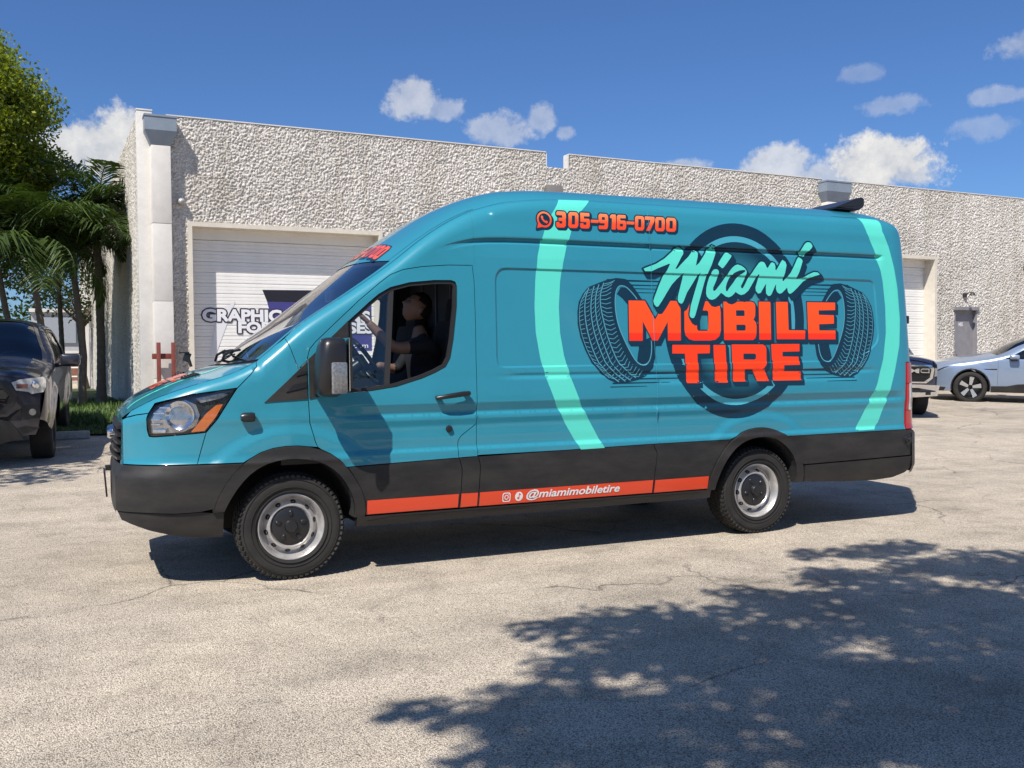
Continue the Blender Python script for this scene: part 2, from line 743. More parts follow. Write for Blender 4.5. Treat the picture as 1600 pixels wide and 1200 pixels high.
ws_ = tag(box_obj('wheel_stop', (0, 0, 0), (1.1, .14, .11), mat('weathered_concrete', (.42, .40, .36), .9, noise_amt=.3, noise_scale=14), bevel=.02), 'pale concrete wheel stop at the edge of the grass', 'wheel stop')
ws_.location = (-.75, G_EDGE - .25, float(gz(0, G_EDGE - .25)) + .055)

# ------------------------------------------------------------------ building
BANG = .043
BO = Vector((-math.sin(BANG) * 11.5556, math.cos(BANG) * 11.5556, 0))
GZ = .50


def pebble_mat():
    m, N, L, p = node_mat('pebble_dash_stucco')
    tc = N.new('ShaderNodeTexCoord')
    v = tc.outputs['Object']
    vo = N.new('ShaderNodeTexVoronoi')
    vo.inputs['Scale'].default_value = 34
    L.new(v, vo.inputs['Vector'])
    c = ramp(N, L, vo.outputs['Color'], [(0, (.47, .435, .38)), (.5, (.64, .60, .54)), (1, (.77, .74, .68))])
    big = ramp(N, L, noise_n(N, L, v, .7, 6, .6), [(.32, (.80, .78, .75)), (.48, (.95, .94, .93)), (.64, (1.04, 1.03, 1.02))])
    c = mul(N, L, c, big)
    # soot and algae in streaks below the coping
    mp = N.new('ShaderNodeMapping')
    mp.inputs['Scale'].default_value = (3.5, 3.5, .25)
    L.new(v, mp.inputs[0])
    st = ramp(N, L, noise_n(N, L, mp.outputs[0], 1.0, 5, .6), [(.36, (.87, .86, .84)), (.52, (1, 1, 1))])
    c = mul(N, L, c, st)
    L.new(c, p.inputs['Base Color'])
    p.inputs['Roughness'].default_value = .92
    p.inputs['Specular IOR Level'].default_value = .2
    b = N.new('ShaderNodeBump')
    b.inputs['Strength'].default_value = .6
    b.inputs['Distance'].default_value = .008
    L.new(noise_n(N, L, v, 90, 4, .7), b.inputs['Height'])
    L.new(b.outputs[0], p.inputs['Normal'])
    return m


M_PEB = pebble_mat()
M_WHITE = mat('painted_white_concrete', (.66, .63, .58), .8, noise_amt=.12, noise_scale=3, bump=.2, bump_scale=30)
M_GALV = mat('grey_painted_metal', (.22, .26, .31), .5, noise_amt=.1, noise_scale=4)
M_DSP = mat('cream_downspout', (.68, .64, .58), .55, noise_amt=.08, noise_scale=5)
M_SLAT = mat('white_door_steel', (.80, .78, .74), .45, noise_amt=.07, noise_scale=3)
M_CREAM = mat('cream_frame', (.66, .60, .50), .6, noise_amt=.1, noise_scale=6)
M_DOORG = mat('grey_painted_door', (.235, .225, .235), .55, noise_amt=.16, noise_scale=5)


def relief(sg, zg, seed, cell=.030, amp=.031):
    """height of thrown pebbles: highest of the domes round each point"""
    r_ = np.random.default_rng(seed)
    ncx = int(math.ceil((sg.max() - sg.min()) / cell)) + 3
    ncz = int(math.ceil((zg.max() - zg.min()) / cell)) + 3
    px_ = r_.uniform(0, 1, (ncx, ncz))
    pz_ = r_.uniform(0, 1, (ncx, ncz))
    rad = r_.uniform(.30, .85, (ncx, ncz)) * cell
    hgt = r_.uniform(.45, 1.0, (ncx, ncz)) * amp
    hgt *= r_.uniform(0, 1, (ncx, ncz)) > .20
    asp = r_.uniform(.6, 1.5, (ncx, ncz))
    u = (sg - sg.min()) / cell + 1
    v = (zg - zg.min()) / cell + 1
    iu, iv = u.astype(int), v.astype(int)
    h = np.zeros_like(u)
    for di in (-1, 0, 1):
        for dj in (-1, 0, 1):
            a, b = np.clip(iu + di, 0, ncx - 1), np.clip(iv + dj, 0, ncz - 1)
            dx = (a + px_[a, b] - u) * cell * asp[a, b]
            dz = (b + pz_[a, b] - v) * cell / asp[a, b]
            d = (dx * dx + dz * dz) / (rad[a, b] ** 2)
            h = np.maximum(h, hgt[a, b] * np.sqrt(np.clip(1 - d, 0, 1)))
    return h + r_.uniform(-.0028, .0028, h.shape)


def wall_grid(name, s0, s1, z0, z1, step, holes, seed, mapf, m, parent):
    s_ = np.arange(s0, s1 + step * .5, step)
    z_ = np.arange(z0, z1 + step * .5, step)
    sg, zg = np.meshgrid(s_, z_)
    h = relief(sg, zg, seed)
    jit = np.random.default_rng(seed + 1)
    h[0] = h[-1] = 0
    V = mapf(sg.ravel(), zg.ravel(), h.ravel())
    nx, nz = len(s_), len(z_)
    ii, jj = np.meshgrid(np.arange(nz - 1), np.arange(nx - 1), indexing='ij')
    cs, cz = s_[jj.ravel()] + step / 2, z_[ii.ravel()] + step / 2
    ok = np.ones(cs.shape, bool)
    for a, b, c, d in holes:
        ok &= ~((cs > a) & (cs < b) & (cz > c) & (cz < d))
    a = (ii * nx + jj).ravel()[ok]
    F = np.stack([a, a + 1, a + nx + 1, a + nx], -1)
    return mesh_obj(name, V, F, m, parent, smooth=True)


bld = thing('warehouse', 'long single storey warehouse faced in pale pebble dash behind the van', 'building', BO, BANG)
HOLES = [(2.06, 5.81, 0, 4.04), (18.15, 21.92, 0, 4.14), (22.67, 23.59, 0, 2.74), (9.64, 10.24, 5.68, 7), (17.72, 18.32, 5.68, 7)]
wall_grid('front_wall', 1.70, 26.6, .34, 6.0, .0135, HOLES, 3, lambda s, z, h: np.stack([s, -h, z], -1), M_PEB, bld)
wall_grid('side_wall', .10, 19.9, .28, 6.0, .020, [], 9, lambda s, z, h: np.stack([1.20 - h, 20 - s, z], -1), M_PEB, bld)
box_obj('front_wall_end', (35.3, .1, 3.1), (17.4, .2, 5.8), M_PEB, bld)
box_obj('rear_wall', (22.6, 29.9, 3.1), (42.8, .3, 5.8), M_PEB, bld)
box_obj('end_wall', (44.0, 15.0, 3.1), (.3, 29.6, 5.8), M_PEB, bld)
box_obj('side_wall_end', (1.33, 24.9, 3.1), (.26, 9.9, 5.8), M_PEB, bld)
bm = bmesh.new()
add_box(bm, (22.9, 15.2, 5.4), (42.6, 29.6, .1))
bm_obj('flat_roof', bm, mat('gravel_roof', (.3, .29, .27), .9), bld)
# parapet backs and copings
bm = bmesh.new()
for a, b in ((1.70, 9.64), (10.24, 17.72), (18.32, 44)):
    add_box(bm, ((a + b) / 2, .115, 5.82), (b - a, .20, .37))
    add_box(bm, ((a + b) / 2, .10, 6.012), (b - a + .02, .25, .022))
add_box(bm, (1.31, 10.3, 6.012), (.23, 19.4, .022))
add_box(bm, (1.34, 10.3, 5.80), (.2, 19.4, .4))
for a in (9.64, 17.72):
    add_box(bm, (a + .30, .12, 5.655), (.62, .22, .02))
for a in (9.66, 10.22, 17.74, 18.30, 1.715):
    add_box(bm, (a, .09, 5.835), (.030, .20, .33))
bm_obj('coping', bm, M_WHITE, bld)
# smooth corner pier
bm = bmesh.new()
add_box(bm, (1.31, .08, 3.18), (.27, .22, 5.74), None, .008)
add_box(bm, (1.56, .10, 2.95), (.28, .16, 5.3))
add_box(bm, (1.31, .08, 6.065), (.285, .24, .03), None, .006)
bm_obj('corner_pier', bm, M_WHITE, bld, smooth=30)
for x_ in (3.9, 20.0):
    box_obj('inner_partition', (x_, 1.0, 2.2), (4.4, .04, 4.4), mat('interior_dark', (.02, .02, .02), .9), bld)


def downspout(s0, s1, hz1, zt=5.90):
    t = thing('downspout', '', 'x')
    del t['label'], t['category']
    t.parent = bld
    w0, w1 = s0 + .11, s1 - .10
    bm = bmesh.new()
    yf = -.34
    rows = []
    for (a, b, z, y_) in ((s0, s1, zt, yf), (s0, s1, zt - .25, yf), (w0, w1, zt - .50, -.235)):
        rows.append([bm.verts.new((a, -.012, z)), bm.verts.new((a, y_, z)), bm.verts.new((b, y_, z)), bm.verts.new((b, -.012, z))])
    for i in range(2):
        for k in range(4):
            bm.faces.new((rows[i][k], rows[i][(k + 1) % 4], rows[i + 1][(k + 1) % 4], rows[i + 1][k]))
    bm.faces.new(rows[0][::-1])
    bm_obj('rain_head', bm, M_GALV, t)
    bm = bmesh.new()
    for a, b, c, d in ((s0 - .012, s1 + .012, yf - .012, yf + .012), (s0 - .012, s0 + .012, yf, -.01), (s1 - .012, s1 + .012, yf, -.01)):
        add_box(bm, ((a + b) / 2, (c + d) / 2, zt + .01), (b - a, abs(d - c), .035))
    bm_obj('rain_head_lip', bm, M_GALV, t)
    z = zt - .50
    k = 0
    while z > GZ + .05:
        h = min(1.42, z - GZ - .03)
        box_obj('pipe_section', ((w0 + w1) / 2, -.125, z - h / 2), (w1 - w0 - (.006 if k % 2 else 0), .225 - (.006 if k % 2 else 0), h - .004), M_DSP, t, .012)
        z -= h
        k += 1
    return t


downspout(1.285, 1.835, 0)
downspout(17.60, 18.44, 0)


def garage(name, s0, s1, zt, nsl):
    t = thing(name, '', 'x')
    del t['label'], t['category']
    t.parent = bld
    f = .085
    bm = bmesh.new()
    zb = GZ
    for (a, b, c, d) in ((s0, s0 + f, zb, zt), (s1 - f, s1, zb, zt), (s0 + f, s1 - f, zt - f, zt)):
        add_box(bm, ((a + b) / 2, .16, (c + d) / 2), (b - a, .40, d - c))
    bm_obj('door_frame', bm, M_CREAM, t)
    box_obj('header_panel', ((s0 + s1) / 2, .33, zt - f - .10), (s1 - s0 - 2 * f, .05, .20), M_SLAT, t)
    z = zt - f - .205
    H = .205
    prof = [(0, .0), (.004, -.014), (.018, -.016), (.062, -.016), (.068, -.007), (.074, -.016), (.128, -.016), (.134, -.009), (.140, -.016), (.186, -.016), (.199, -.012), (.2035, .0)]
    first = None
    while z > GZ + .02:
        if first is None:
            V, F = [], []
            L_ = s1 - s0 - 2 * f - .004
            for (dz, dy) in prof:
                V += [(-L_ / 2, dy, -dz), (L_ / 2, dy, -dz)]
            for i in range(len(prof) - 1):
                F.append((2 * i, 2 * i + 2, 2 * i + 3, 2 * i + 1))
            first = mesh_obj('door_slat', V, F, M_SLAT, t)
            o = first
        else:
            o = first.copy()
            COL.objects.link(o)
            o.parent = t
        o.location = ((s0 + s1) / 2, .36, z)
        z -= H
    bm = bmesh.new()
    add_box(bm, ((s0 + s1) / 2, .40, (GZ + zt) / 2), (s1 - s0 - .1, .02, zt - GZ - .1))
    bm_obj('door_backing', bm, M_SLAT, t)
    return t


gar = garage('roller_door', 2.03, 5.84, 4.07, 17)
garage('roller_door', 18.12, 21.95, 4.17, 17)
# grey service door with its number
sd = thing('service_door', '', 'x')
del sd['label'], sd['category']
sd.parent = bld
bm = bmesh.new()
for (a, b, c, d) in ((22.66, 22.715, .5, 2.70), (23.545, 23.60, .5, 2.70), (22.62, 23.64, 2.70, 2.79)):
    add_box(bm, ((a + b) / 2, .06 if d < 2.75 else .035, (c + d) / 2), (b - a, .16 if d < 2.75 else .22, d - c))
bm_obj('door_frame', bm, M_DOORG, sd)
box_obj('door_leaf', (23.13, .10, 1.60), (.83, .05, 2.20), M_DOORG, sd)
bm = bmesh.new()
add_tube(bm, [(22.80, .07, 1.44), (22.80, .01, 1.44), (22.80, .01, 1.26), (22.80, .07, 1.26)], .012, 8)
add_box(bm, (22.79, .065, 1.52), (.05, .02, .06))
bm_obj('pull_handle', bm, mat('dark_iron', (.03, .03, .03), .5), sd)
# lamps on the wall
bl_lamp = thing('wall_lamp', 'small dark gooseneck lamp above the grey service door', 'lamp', BO, BANG)
bm = bmesh.new()
add_box(bm, (23.06, -.04, 3.12), (.10, .08, .12), None, .01)
add_tube(bm, [(23.06, -.05, 3.12), (23.06, -.20, 3.20), (23.02, -.30, 3.16)], .016, 8)
bm_obj('lamp_arm', bm, mat('dark_iron', (.03, .03, .03), .5), bl_lamp, smooth=30)
bm = bmesh.new()
add_lathe(bm, [(.02, .06), (.05, .03), (.085, -.04), (.08, -.045), (.001, .0)], 'Z', 16, (23.02, -.32, 3.14))
bm_obj('lamp_head', bm, mat('dark_iron', (.03, .03, .03), .5), bl_lamp, smooth=30)
fl_ = thing('flood_light', 'flat grey box light high on the wall below the parapet notch', 'lamp', BO, BANG)
box_obj('light_housing', (9.79, -.10, 5.12), (.40, .20, .26), mat('grey_bronze_housing', (.16, .145, .13), .5), fl_, .02, Matrix.Rotation(R(-22), 3, 'X'))
box_obj('light_lens', (9.79, -.205, 5.09), (.32, .02, .18), mat('prismatic_lens', (.42, .40, .36), .3), fl_, .01, Matrix.Rotation(R(-22), 3, 'X'))
fl2 = thing('wall_light', 'small dark fitting at the right edge of the wall', 'lamp', BO, BANG)
box_obj('light_housing', (25.72, -.09, 3.93), (.24, .17, .22), mat('dark_iron', (.03, .03, .03), .5), fl2, .02)
dm = thing('security_camera', 'round clear dome camera on the wall beside the corner downspout', 'camera', BO, BANG)
bm = bmesh.new()
add_lathe(bm, [(.001, -.17), (.035, -.16), (.06, -.135), (.068, -.10), (.068, -.06)], 'Y', 24, (1.925, 0, 4.42))
bm_obj('dome', bm, mat('smoked_dome', (.38, .36, .34), .12, coat=1.0), dm, smooth=40)
bm = bmesh.new()
add_lathe(bm, [(.072, -.06), (.075, -.02), (.075, .02)], 'Y', 24, (1.925, 0, 4.42))
bm_obj('dome_base', bm, M_WHITE, dm, smooth=30)
# guard rail round the downspout
M_RED0 = mat('rust_red_paint', (.21, .048, .034), .6, noise_amt=.25, noise_scale=14)
pg = thing('pipe_guard', 'red steel guard of two posts and a crossbar in front of the corner downspout', 'guard rail', BO, BANG)
for s_ in (1.437, 1.689):
    box_obj('post', (s_, -.45, (GZ + 1.80) / 2), (.068, .068, 1.80 - GZ), M_RED0, pg, .006)
box_obj('crossbar', (1.53, -.385, 1.55), (.40, .05, .10), M_RED0, pg, .004)

# ------------------------------------------------------------------ leaves
def leaf_mesh(name, pos, size, m, parent=None, seed=0, droop=.3, aspect=.55, mids=None):
    r_ = np.random.default_rng(seed)
    n = len(pos)
    s_ = size * r_.uniform(.6, 1.3, n)
    d = r_.normal(size=(n, 3))
    d[:, 2] = d[:, 2] * .7 - droop
    d /= np.linalg.norm(d, axis=1)[:, None]
    u_ = r_.normal(size=(n, 3))
    w = np.cross(d, u_)
    w /= np.linalg.norm(w, axis=1)[:, None] + 1e-9
    k = np.cross(d, w)
    s3 = s_[:, None]
    A = pos
    B = pos + d * s3 * .5 + w * s3 * aspect * .5 + k * s3 * .06
    C = pos + d * s3
    D = pos + d * s3 * .5 - w * s3 * aspect * .5 + k * s3 * .06
    V = np.stack([A, B, C, D], 1).reshape(-1, 3)
    F = np.arange(4 * n).reshape(-1, 4)
    return mesh_obj(name, V, F, m, parent, mids=mids)


def leaf_mat(name, col, tr=.35, var=.35):
    m, N, L, p = node_mat(name)
    out = N['Material Output']
    oi = N.new('ShaderNodeNewGeometry')
    rr = ramp(N, L, oi.outputs['Random Per Island'], [(0, tuple(c * (1 - var) for c in col)), (.6, col), (1, (col[0] * 1.5, col[1] * 1.25, col[2] * 1.0))])
    L.new(rr, p.inputs['Base Color'])
    p.inputs['Roughness'].default_value = .45
    p.inputs['Specular IOR Level'].default_value = .4
    t = N.new('ShaderNodeBsdfTranslucent')
    L.new(mul(N, L, rr, (1.3, 1.5, .5)), t.inputs[0])
    mx = N.new('ShaderNodeMixShader')
    mx.inputs[0].default_value = tr
    L.new(p.outputs[0], mx.inputs[1])
    L.new(t.outputs[0], mx.inputs[2])
    L.new(mx.outputs[0], out.inputs[0])
    return m


ML_YEL = leaf_mat('yellow_green_leaf', (.19, .235, .020), var=.5)
ML_DRK = leaf_mat('dark_green_leaf', (.034, .062, .014))
ML_PALM = leaf_mat('palm_leaf', (.058, .095, .024), tr=.2, var=.3)
M_BARK = mat('grey_brown_bark', (.13, .105, .08), .9, noise_amt=.35, noise_scale=9, bump=.5, bump_scale=20)
M_PBARK = mat('ringed_palm_bark', (.15, .125, .098), .85, noise_amt=.3, noise_scale=10, bump=.4, bump_scale=25)


def clumps(center, radii, ncl, per, rcl, seed, shell=.6, zmin=None):
    """leaf positions in clumps through a crown, denser towards its outside"""
    r_ = np.random.default_rng(seed)
    d = r_.normal(size=(ncl, 3))
    d /= np.linalg.norm(d, axis=1)[:, None]
    rad = shell + (1 - shell) * r_.uniform(0, 1, ncl) ** .5
    rad *= r_.uniform(.78, 1.12, ncl)
    c = np.array(center) + d * rad[:, None] * np.array(radii)
    if zmin is not None:
        c = c[c[:, 2] > zmin]
    out = []
    for q in c:
        k = max(3, int(per * r_.uniform(.5, 1.4)))
        rc = rcl * r_.uniform(.6, 1.35)
        e = r_.normal(size=(k, 3))
        e = e / np.linalg.norm(e, axis=1)[:, None] * (r_.uniform(0, 1, k) ** .45)[:, None] * rc * .95
        out.append(q + e * np.array([1.1, 1.1, .7]))
    return np.vstack(out), c


def tree(name, label, base, lean, height, crown_c, radii, ncl, per, rcl, leaf, lm, seed, trunk_r=.18, group=None, nb=9, extra=(), shell=.6):
    t = thing(name, label, 'tree', base, 0, group)
    r_ = random.Random(seed)
    cc = Vector(crown_c)
    pos, cs = clumps(cc, radii, ncl, per, rcl, seed, shell)
    for (c2, r2, n2) in extra:
        p2, k2 = clumps(Vector(c2), r2, n2, per, rcl, seed + 7, shell)
        pos = np.vstack([pos, p2])
        cs = np.vstack([cs, k2])
    leaf_mesh('crown', pos, leaf, lm, t, seed)
    bm = bmesh.new()
    top = Vector((cc.x * .6 + lean[0], cc.y * .6 + lean[1], height))
    pts = [Vector((0, 0, -.1))] + [Vector((top.x * k_ + r_.uniform(-.06, .06), top.y * k_ + r_.uniform(-.06, .06), height * k_)) for k_ in (.2, .45, .7, 1.0)]
    add_tube(bm, pts, [trunk_r * 1.35, trunk_r, trunk_r * .85, trunk_r * .75, trunk_r * .6], 10)
    idx = list(range(len(cs)))
    r_.shuffle(idx)
    for i in idx[:nb]:
        e = Vector(cs[i])
        s0 = top * r_.uniform(.72, 1)
        mid = (s0 + e) / 2 + Vector((r_.uniform(-.2, .2), r_.uniform(-.2, .2), r_.uniform(-.1, .3)))
        add_tube(bm, [s0, mid, e], [trunk_r * .42, trunk_r * .26, trunk_r * .08], 6)
    bm_obj('trunk', bm, M_BARK, t, smooth=60)
    return t


# tall broadleaf tree at the left edge, crown in the sun
tree('tall_tree', 'tall broadleaf tree with a sunlit yellow green crown at the left edge', (-3.5, 15.6, .5), (0, 0), 4.2, (.55, -.4, 6.05), (2.0, 2.4, 1.75), 260, 190, .46, .095, ML_YEL, 11, .20,
     extra=[((1.65, -.2, 5.0), (1.15, 1.5, .75), 80), ((1.0, 0, 7.0), (1.15, 1.2, .7), 60), ((2.0, 0, 6.3), (.7, .9, .5), 30)], nb=16, shell=.5)
tree('shade_tree', 'dark spreading tree behind the pickup with several limbs', (-4.6, 21.5, .5), (0, 0), 3.2, (.6, 0, 5.4), (3.8, 2.6, 1.7), 230, 100, .6, .13, ML_DRK, 21, .30, nb=16, extra=[((1.2, -1.5, 3.9), (3.2, 1.8, 1.1), 120)])
tree('far_tree', 'small dark tree between the palms and the far buildings', (-.4, 30, .5), (0, 0), 2.6, (0, 0, 4.0), (2.4, 2.0, 1.5), 110, 70, .5, .13, ML_DRK, 31, .16, nb=9)
tree('far_tree', 'slim tree at the far left beyond the pickup roof', (-8.0, 27, .5), (.2, 0), 3.2, (.3, 0, 5.6), (2.6, 2.2, 1.9), 130, 60, .5, .14, ML_DRK, 33, .16, nb=9)
# tree over the photographer, its shade on the lot
tree('shade_tree', 'leafy tree beyond the left edge of the view whose shade falls on the pickup', (-6.2, 2.2, .05), (0, 0), 3.6, (1.2, 1.2, 5.7), (2.0, 2.5, 1.1), 120, 50, .50, .13, ML_DRK, 51, .18, nb=12, shell=.2)
# its limbs reach out in separate leafy boughs
BOUGHS = [(-2.51,7.23,5.86,0.3),(-2.19,7.04,5.77,0.3),(-2.07,6.7,5.54,0.35),(-2.34,6.1,6.27,0.35),(-2.38,7.04,5.41,0.3),(-1.15,7.2,5.9,0.25),(-2.02,6.97,6.3,0.28),(-2.01,6.24,5.48,0.35),(-3.59,6.28,5.95,0.3),(-3.73,6.65,6.02,0.2),(-3.9,6.83,5.44,0.25),(-3.04,6.16,5.78,0.35),(-3.24,5.58,6.1,0.4),(-3.92,5.88,5.85,0.35),(-4.53,5.86,6.13,0.3),(-3.9,5.47,5.56,0.4),(-3.65,5.22,5.64,0.4),(-4.91,5.69,5.51,0.3),(-5.32,5.57,5.91,0.25),(-4.58,7.01,5.64,0.22),(-4.12,7.07,5.5,0.3),(-3.91,6.88,5.8,0.28),(-3.12,7.29,5.55,0.2),(-3.01,6.96,5.47,0.33),(-2.09,7.85,5.8,0.19),(-2.01,7.51,6.32,0.27),(-1.55,7.53,6.2,0.28),(-1.76,6.88,6.17,0.38),(-1.31,6.83,5.62,0.4),(-4.89,6.28,5.94,0.27),(-4.38,6.45,5.68,0.36),(-3.98,6.46,5.57,0.38),(-3.63,6.4,5.51,0.4),(-2.87,6.7,5.61,0.42),(-2.85,6.14,6.33,0.45),(-2.64,5.82,6.23,0.5),(-5.44,5.82,6.21,0.22),(-5.66,5.69,6.2,0.19),(-5.47,6.17,5.59,0.12),(-5.69,6.17,5.71,0.075),(-5.23,5.7,6.03,0.3),(-5.02,5.56,6.13,0.36),(-4.72,5.4,6.25,0.36),(-4.15,5.46,6.28,0.42),(-3.39,5.62,5.49,0.42),(-3.43,5.15,6.01,0.45),(-5.66,5.41,6.07,0.24),(-5.32,5.32,5.91,0.3),(-4.82,5.34,5.58,0.3),(-4.63,5.11,5.87,0.32),(-4.05,5.17,5.49,0.32),(-4.25,4.55,6.33,0.35),(-1.28,6.31,6.27,0.5),(-2.41,5.53,5.95,0.55),(-3.12,4.92,5.7,0.5),(-1.57,5.53,6.31,0.6),(-0.75,6.95,5.97,0.3),(1.32,4.35,5.96,0.42),(-0.55,2.74,5.51,0.39),(1.14,1.11,5.36,0.49),(-3.17,3.0,5.91,0.4),(2.25,1.54,5.84,0.36),(-0.44,1.93,5.76,0.52),(-3.19,2.82,6.48,0.33),(-5.03,1.46,6.29,0.48),(-3.27,2.29,5.53,0.44),(-5.26,3.44,6.46,0.59),(0.58,5.16,5.32,0.39),(2.02,4.09,5.83,0.58),(-0.48,4.36,5.68,0.36),(-1.87,1.3,5.8,0.59),(-2.47,0.96,5.36,0.35),(0.74,2.36,5.68,0.33),(2.29,2.68,5.57,0.32),(-5.01,1.25,6.18,0.34),(-4.8,2.95,5.62,0.6),(-4.58,2.78,6.31,0.42),(2.31,2.89,5.61,0.42),(-4.83,2.64,5.62,0.57),(1.29,3.12,5.34,0.38),(-3.27,1.72,5.6,0.56),(-4.55,0.57,6.51,0.47),(1.84,2.14,6.47,0.5),(0.64,3.91,5.94,0.33),(-4.01,4.21,6.47,0.58),(-2.99,3.32,6.34,0.49),(0.71,2.85,6.15,0.51),(-3.62,4.39,6.54,0.32),(1.87,4.75,6.17,0.31),(1.1,0.88,6.56,0.5),(-4.94,1.27,6.13,0.47),(0.52,4.89,5.58,0.3),(1.35,0.44,6.44,0.33),(0.5,3.82,6.44,0.47),(1.17,1.4,6.17,0.4),(1.42,4.05,5.91,0.46),(-5.16,0.71,6.07,0.45),(1.46,3.54,5.48,0.41),(0.83,3.24,5.31,0.55),(0.88,0.97,6.01,0.41),(0.81,2.17,5.6,0.45),(2.24,1.29,5.45,0.49),(1.4,2.92,5.86,0.56),(0.25,0.67,6.45,0.36),(-2.97,4.36,5.85,0.54),(-3.8,4.68,5.53,0.34),(-1.62,2.09,6.0,0.57),(0.18,0.77,5.71,0.46),(-1.63,3.78,5.93,0.32),(-3.34,4.45,5.76,0.53),(1.97,3.27,6.18,0.48),(-2.92,4.66,5.91,0.57),(-3.21,4.26,6.32,0.48),(-2.18,1.07,6.3,0.41),(-0.02,1.48,5.41,0.34),(0.48,1.15,6.47,0.41),(-1.06,2.09,6.11,0.33)]
st_ = thing('street_tree', 'leafy tree standing behind the camera that shades the lower right of the lot', 'tree', (3.4, -12.6, 0))
r_ = np.random.default_rng(41)
pos = []
for (bx0, by0, bz0, br0) in BOUGHS:
    n = int(br0 * br0 * 3.14 * 820) + 14
    d = r_.normal(size=(n, 3))
    d /= np.linalg.norm(d, axis=1)[:, None]
    d *= (r_.uniform(0, 1, n) ** .38)[:, None] * br0
    d[:, 2] *= .55
    pos.append(d + np.array([bx0, by0, bz0]))
leaf_mesh('crown', np.vstack(pos), .115, ML_DRK, st_, 41)
bm = bmesh.new()
add_tube(bm, [(0, 0, -.1), (-.1, .2, 1.2), (-.5, .9, 2.6), (-1.0, 2.0, 3.9)], [.26, .21, .19, .15], 10)
rb = random.Random(2)
hubs = [Vector((-1.0, 2.0, 3.9)), Vector((-1.6, 3.4, 4.9)), Vector((.4, 3.2, 4.9)), Vector((-2.8, 4.6, 5.3)), Vector((-.6, 5.2, 5.4))]
for i, j in ((0, 1), (0, 2), (1, 3), (1, 4)):
    add_tube(bm, [hubs[i], (hubs[i] + hubs[j]) / 2 + Vector((0, 0, .1)), hubs[j]], [.13, .11, .08], 8)
for q in BOUGHS[:70:2]:
    e_ = Vector(q[:3])
    h_ = min(hubs, key=lambda k: (k - e_).length)
    add_tube(bm, [h_, (h_ + e_) / 2 + Vector((0, 0, .12)), e_], [.045, .03, .008], 5)
bm_obj('trunk', bm, M_BARK, st_, smooth=60)

# ------------------------------------------------------------------ palms
def frond_mesh(name, length, seed, droop):
    r_ = random.Random(seed)
    V, F = [], []
    n = 30
    pts = []
    for i in range(n + 1):
        t = i / n
        a = R(62) - R(droop) * t ** 1.15
        if i == 0:
            p = Vector((0, 0, 0))
        else:
            p = pts[-1] + Vector((math.cos(a), 0, math.sin(a))) * (length / n)
        pts.append(p)
    # rachis as thin strip prism
    for i in range(n):
        w = .020 * (1 - i / n) + .004
        s = len(V)
        for p, ww in ((pts[i], w), (pts[i + 1], w * .96)):
            V += [p + Vector((0, -ww, 0)), p + Vector((0, 0, ww)), p + Vector((0, ww, 0))]
        F += [(s, s + 1, s + 4, s + 3), (s + 1, s + 2, s + 5, s + 4)]
    for i in range(3, n + 1):
        t = i / n
        d = (pts[min(i + 1, n)] - pts[i - 1]).normalized()
        for sgn in (-1, 1):
            for sub in (0, .5):
                p = pts[i - 1].lerp(pts[i], sub)
                L_ = length * .40 * (math.sin(PI * min(1, t * .86 + .12)) ** .7) * r_.uniform(.8, 1.1)
                dirv = (d * r_.uniform(.45, .8) + Vector((0, sgn, 0)) * r_.uniform(.7, 1) + Vector((0, 0, r_.uniform(-.15, .45)))).normalized()
                side = dirv.cross(Vector((0, 0, 1))).normalized() * .018
                m1 = p + dirv * L_ * .5 + Vector((0, 0, -.02))
                e = p + dirv * L_ + Vector((0, 0, -L_ * r_.uniform(.25, .6)))
                s = len(V)
                V += [p - side * .4, p + side * .4, m1 + side, m1 - side, e]
                F += [(s, s + 1, s + 2, s + 3), (s + 3, s + 2, s + 4)]
    me = bpy.data.meshes.new(name)
    me.from_pydata([tuple(v) for v in V], [], F)
    me.materials.append(ML_PALM)
    return me


FR = [frond_mesh('frond', 1.9, 1, 105), frond_mesh('frond', 1.7, 2, 140), frond_mesh('frond', 1.75, 3, 75)]


def palm(label, base, pts, r0, crown=18, seed=0, scale=1.0, shaft=True):
    t = thing('palm', label, 'palm', base, 0, 'palms in the grass bed beside the building')
    r_ = random.Random(seed)
    bm = bmesh.new()
    P_ = [Vector((0, 0, -.05))] + [Vector(p) for p in pts]
    full, rad = [], []
    for i in range(len(P_) - 1):
        k = max(2, int((P_[i + 1] - P_[i]).length / .07))
        for j in range(k):
            full.append(P_[i].lerp(P_[i + 1], j / k))
    full.append(P_[-1])
    for i, p in enumerate(full):
        q = i / len(full)
        rad.append(r0 * (1.35 - .35 * min(1, q * 5)) * (1 - .2 * q) * (1.06 if i % 2 else .97))
    add_tube(bm, full, rad, 12)
    bm_obj('trunk', bm, M_PBARK, t, smooth=70)
    top = P_[-1]
    if shaft:
        tube_obj('crownshaft', [top - Vector((0, 0, .02)), top + Vector((0, 0, .25)), top + Vector((0, 0, .55))], [r0 * .95, r0 * 1.05, r0 * .5], mat('green_crownshaft', (.10, .16, .05), .5), t, 10)
    top = top + Vector((0, 0, .45))
    for k in range(crown):
        o = bpy.data.objects.new('frond', FR[(k + seed) % 3])
        COL.objects.link(o)
        o.parent = t
        o.location = top
        tier = k / crown
        o.rotation_euler = (r_.uniform(-.15, .15), R(-38 + 66 * tier + r_.uniform(-12, 12)), k * 2.399 + r_.uniform(-.2, .2))
        s = scale * r_.uniform(.85, 1.1)
        o.scale = (s, s, s)
    return t


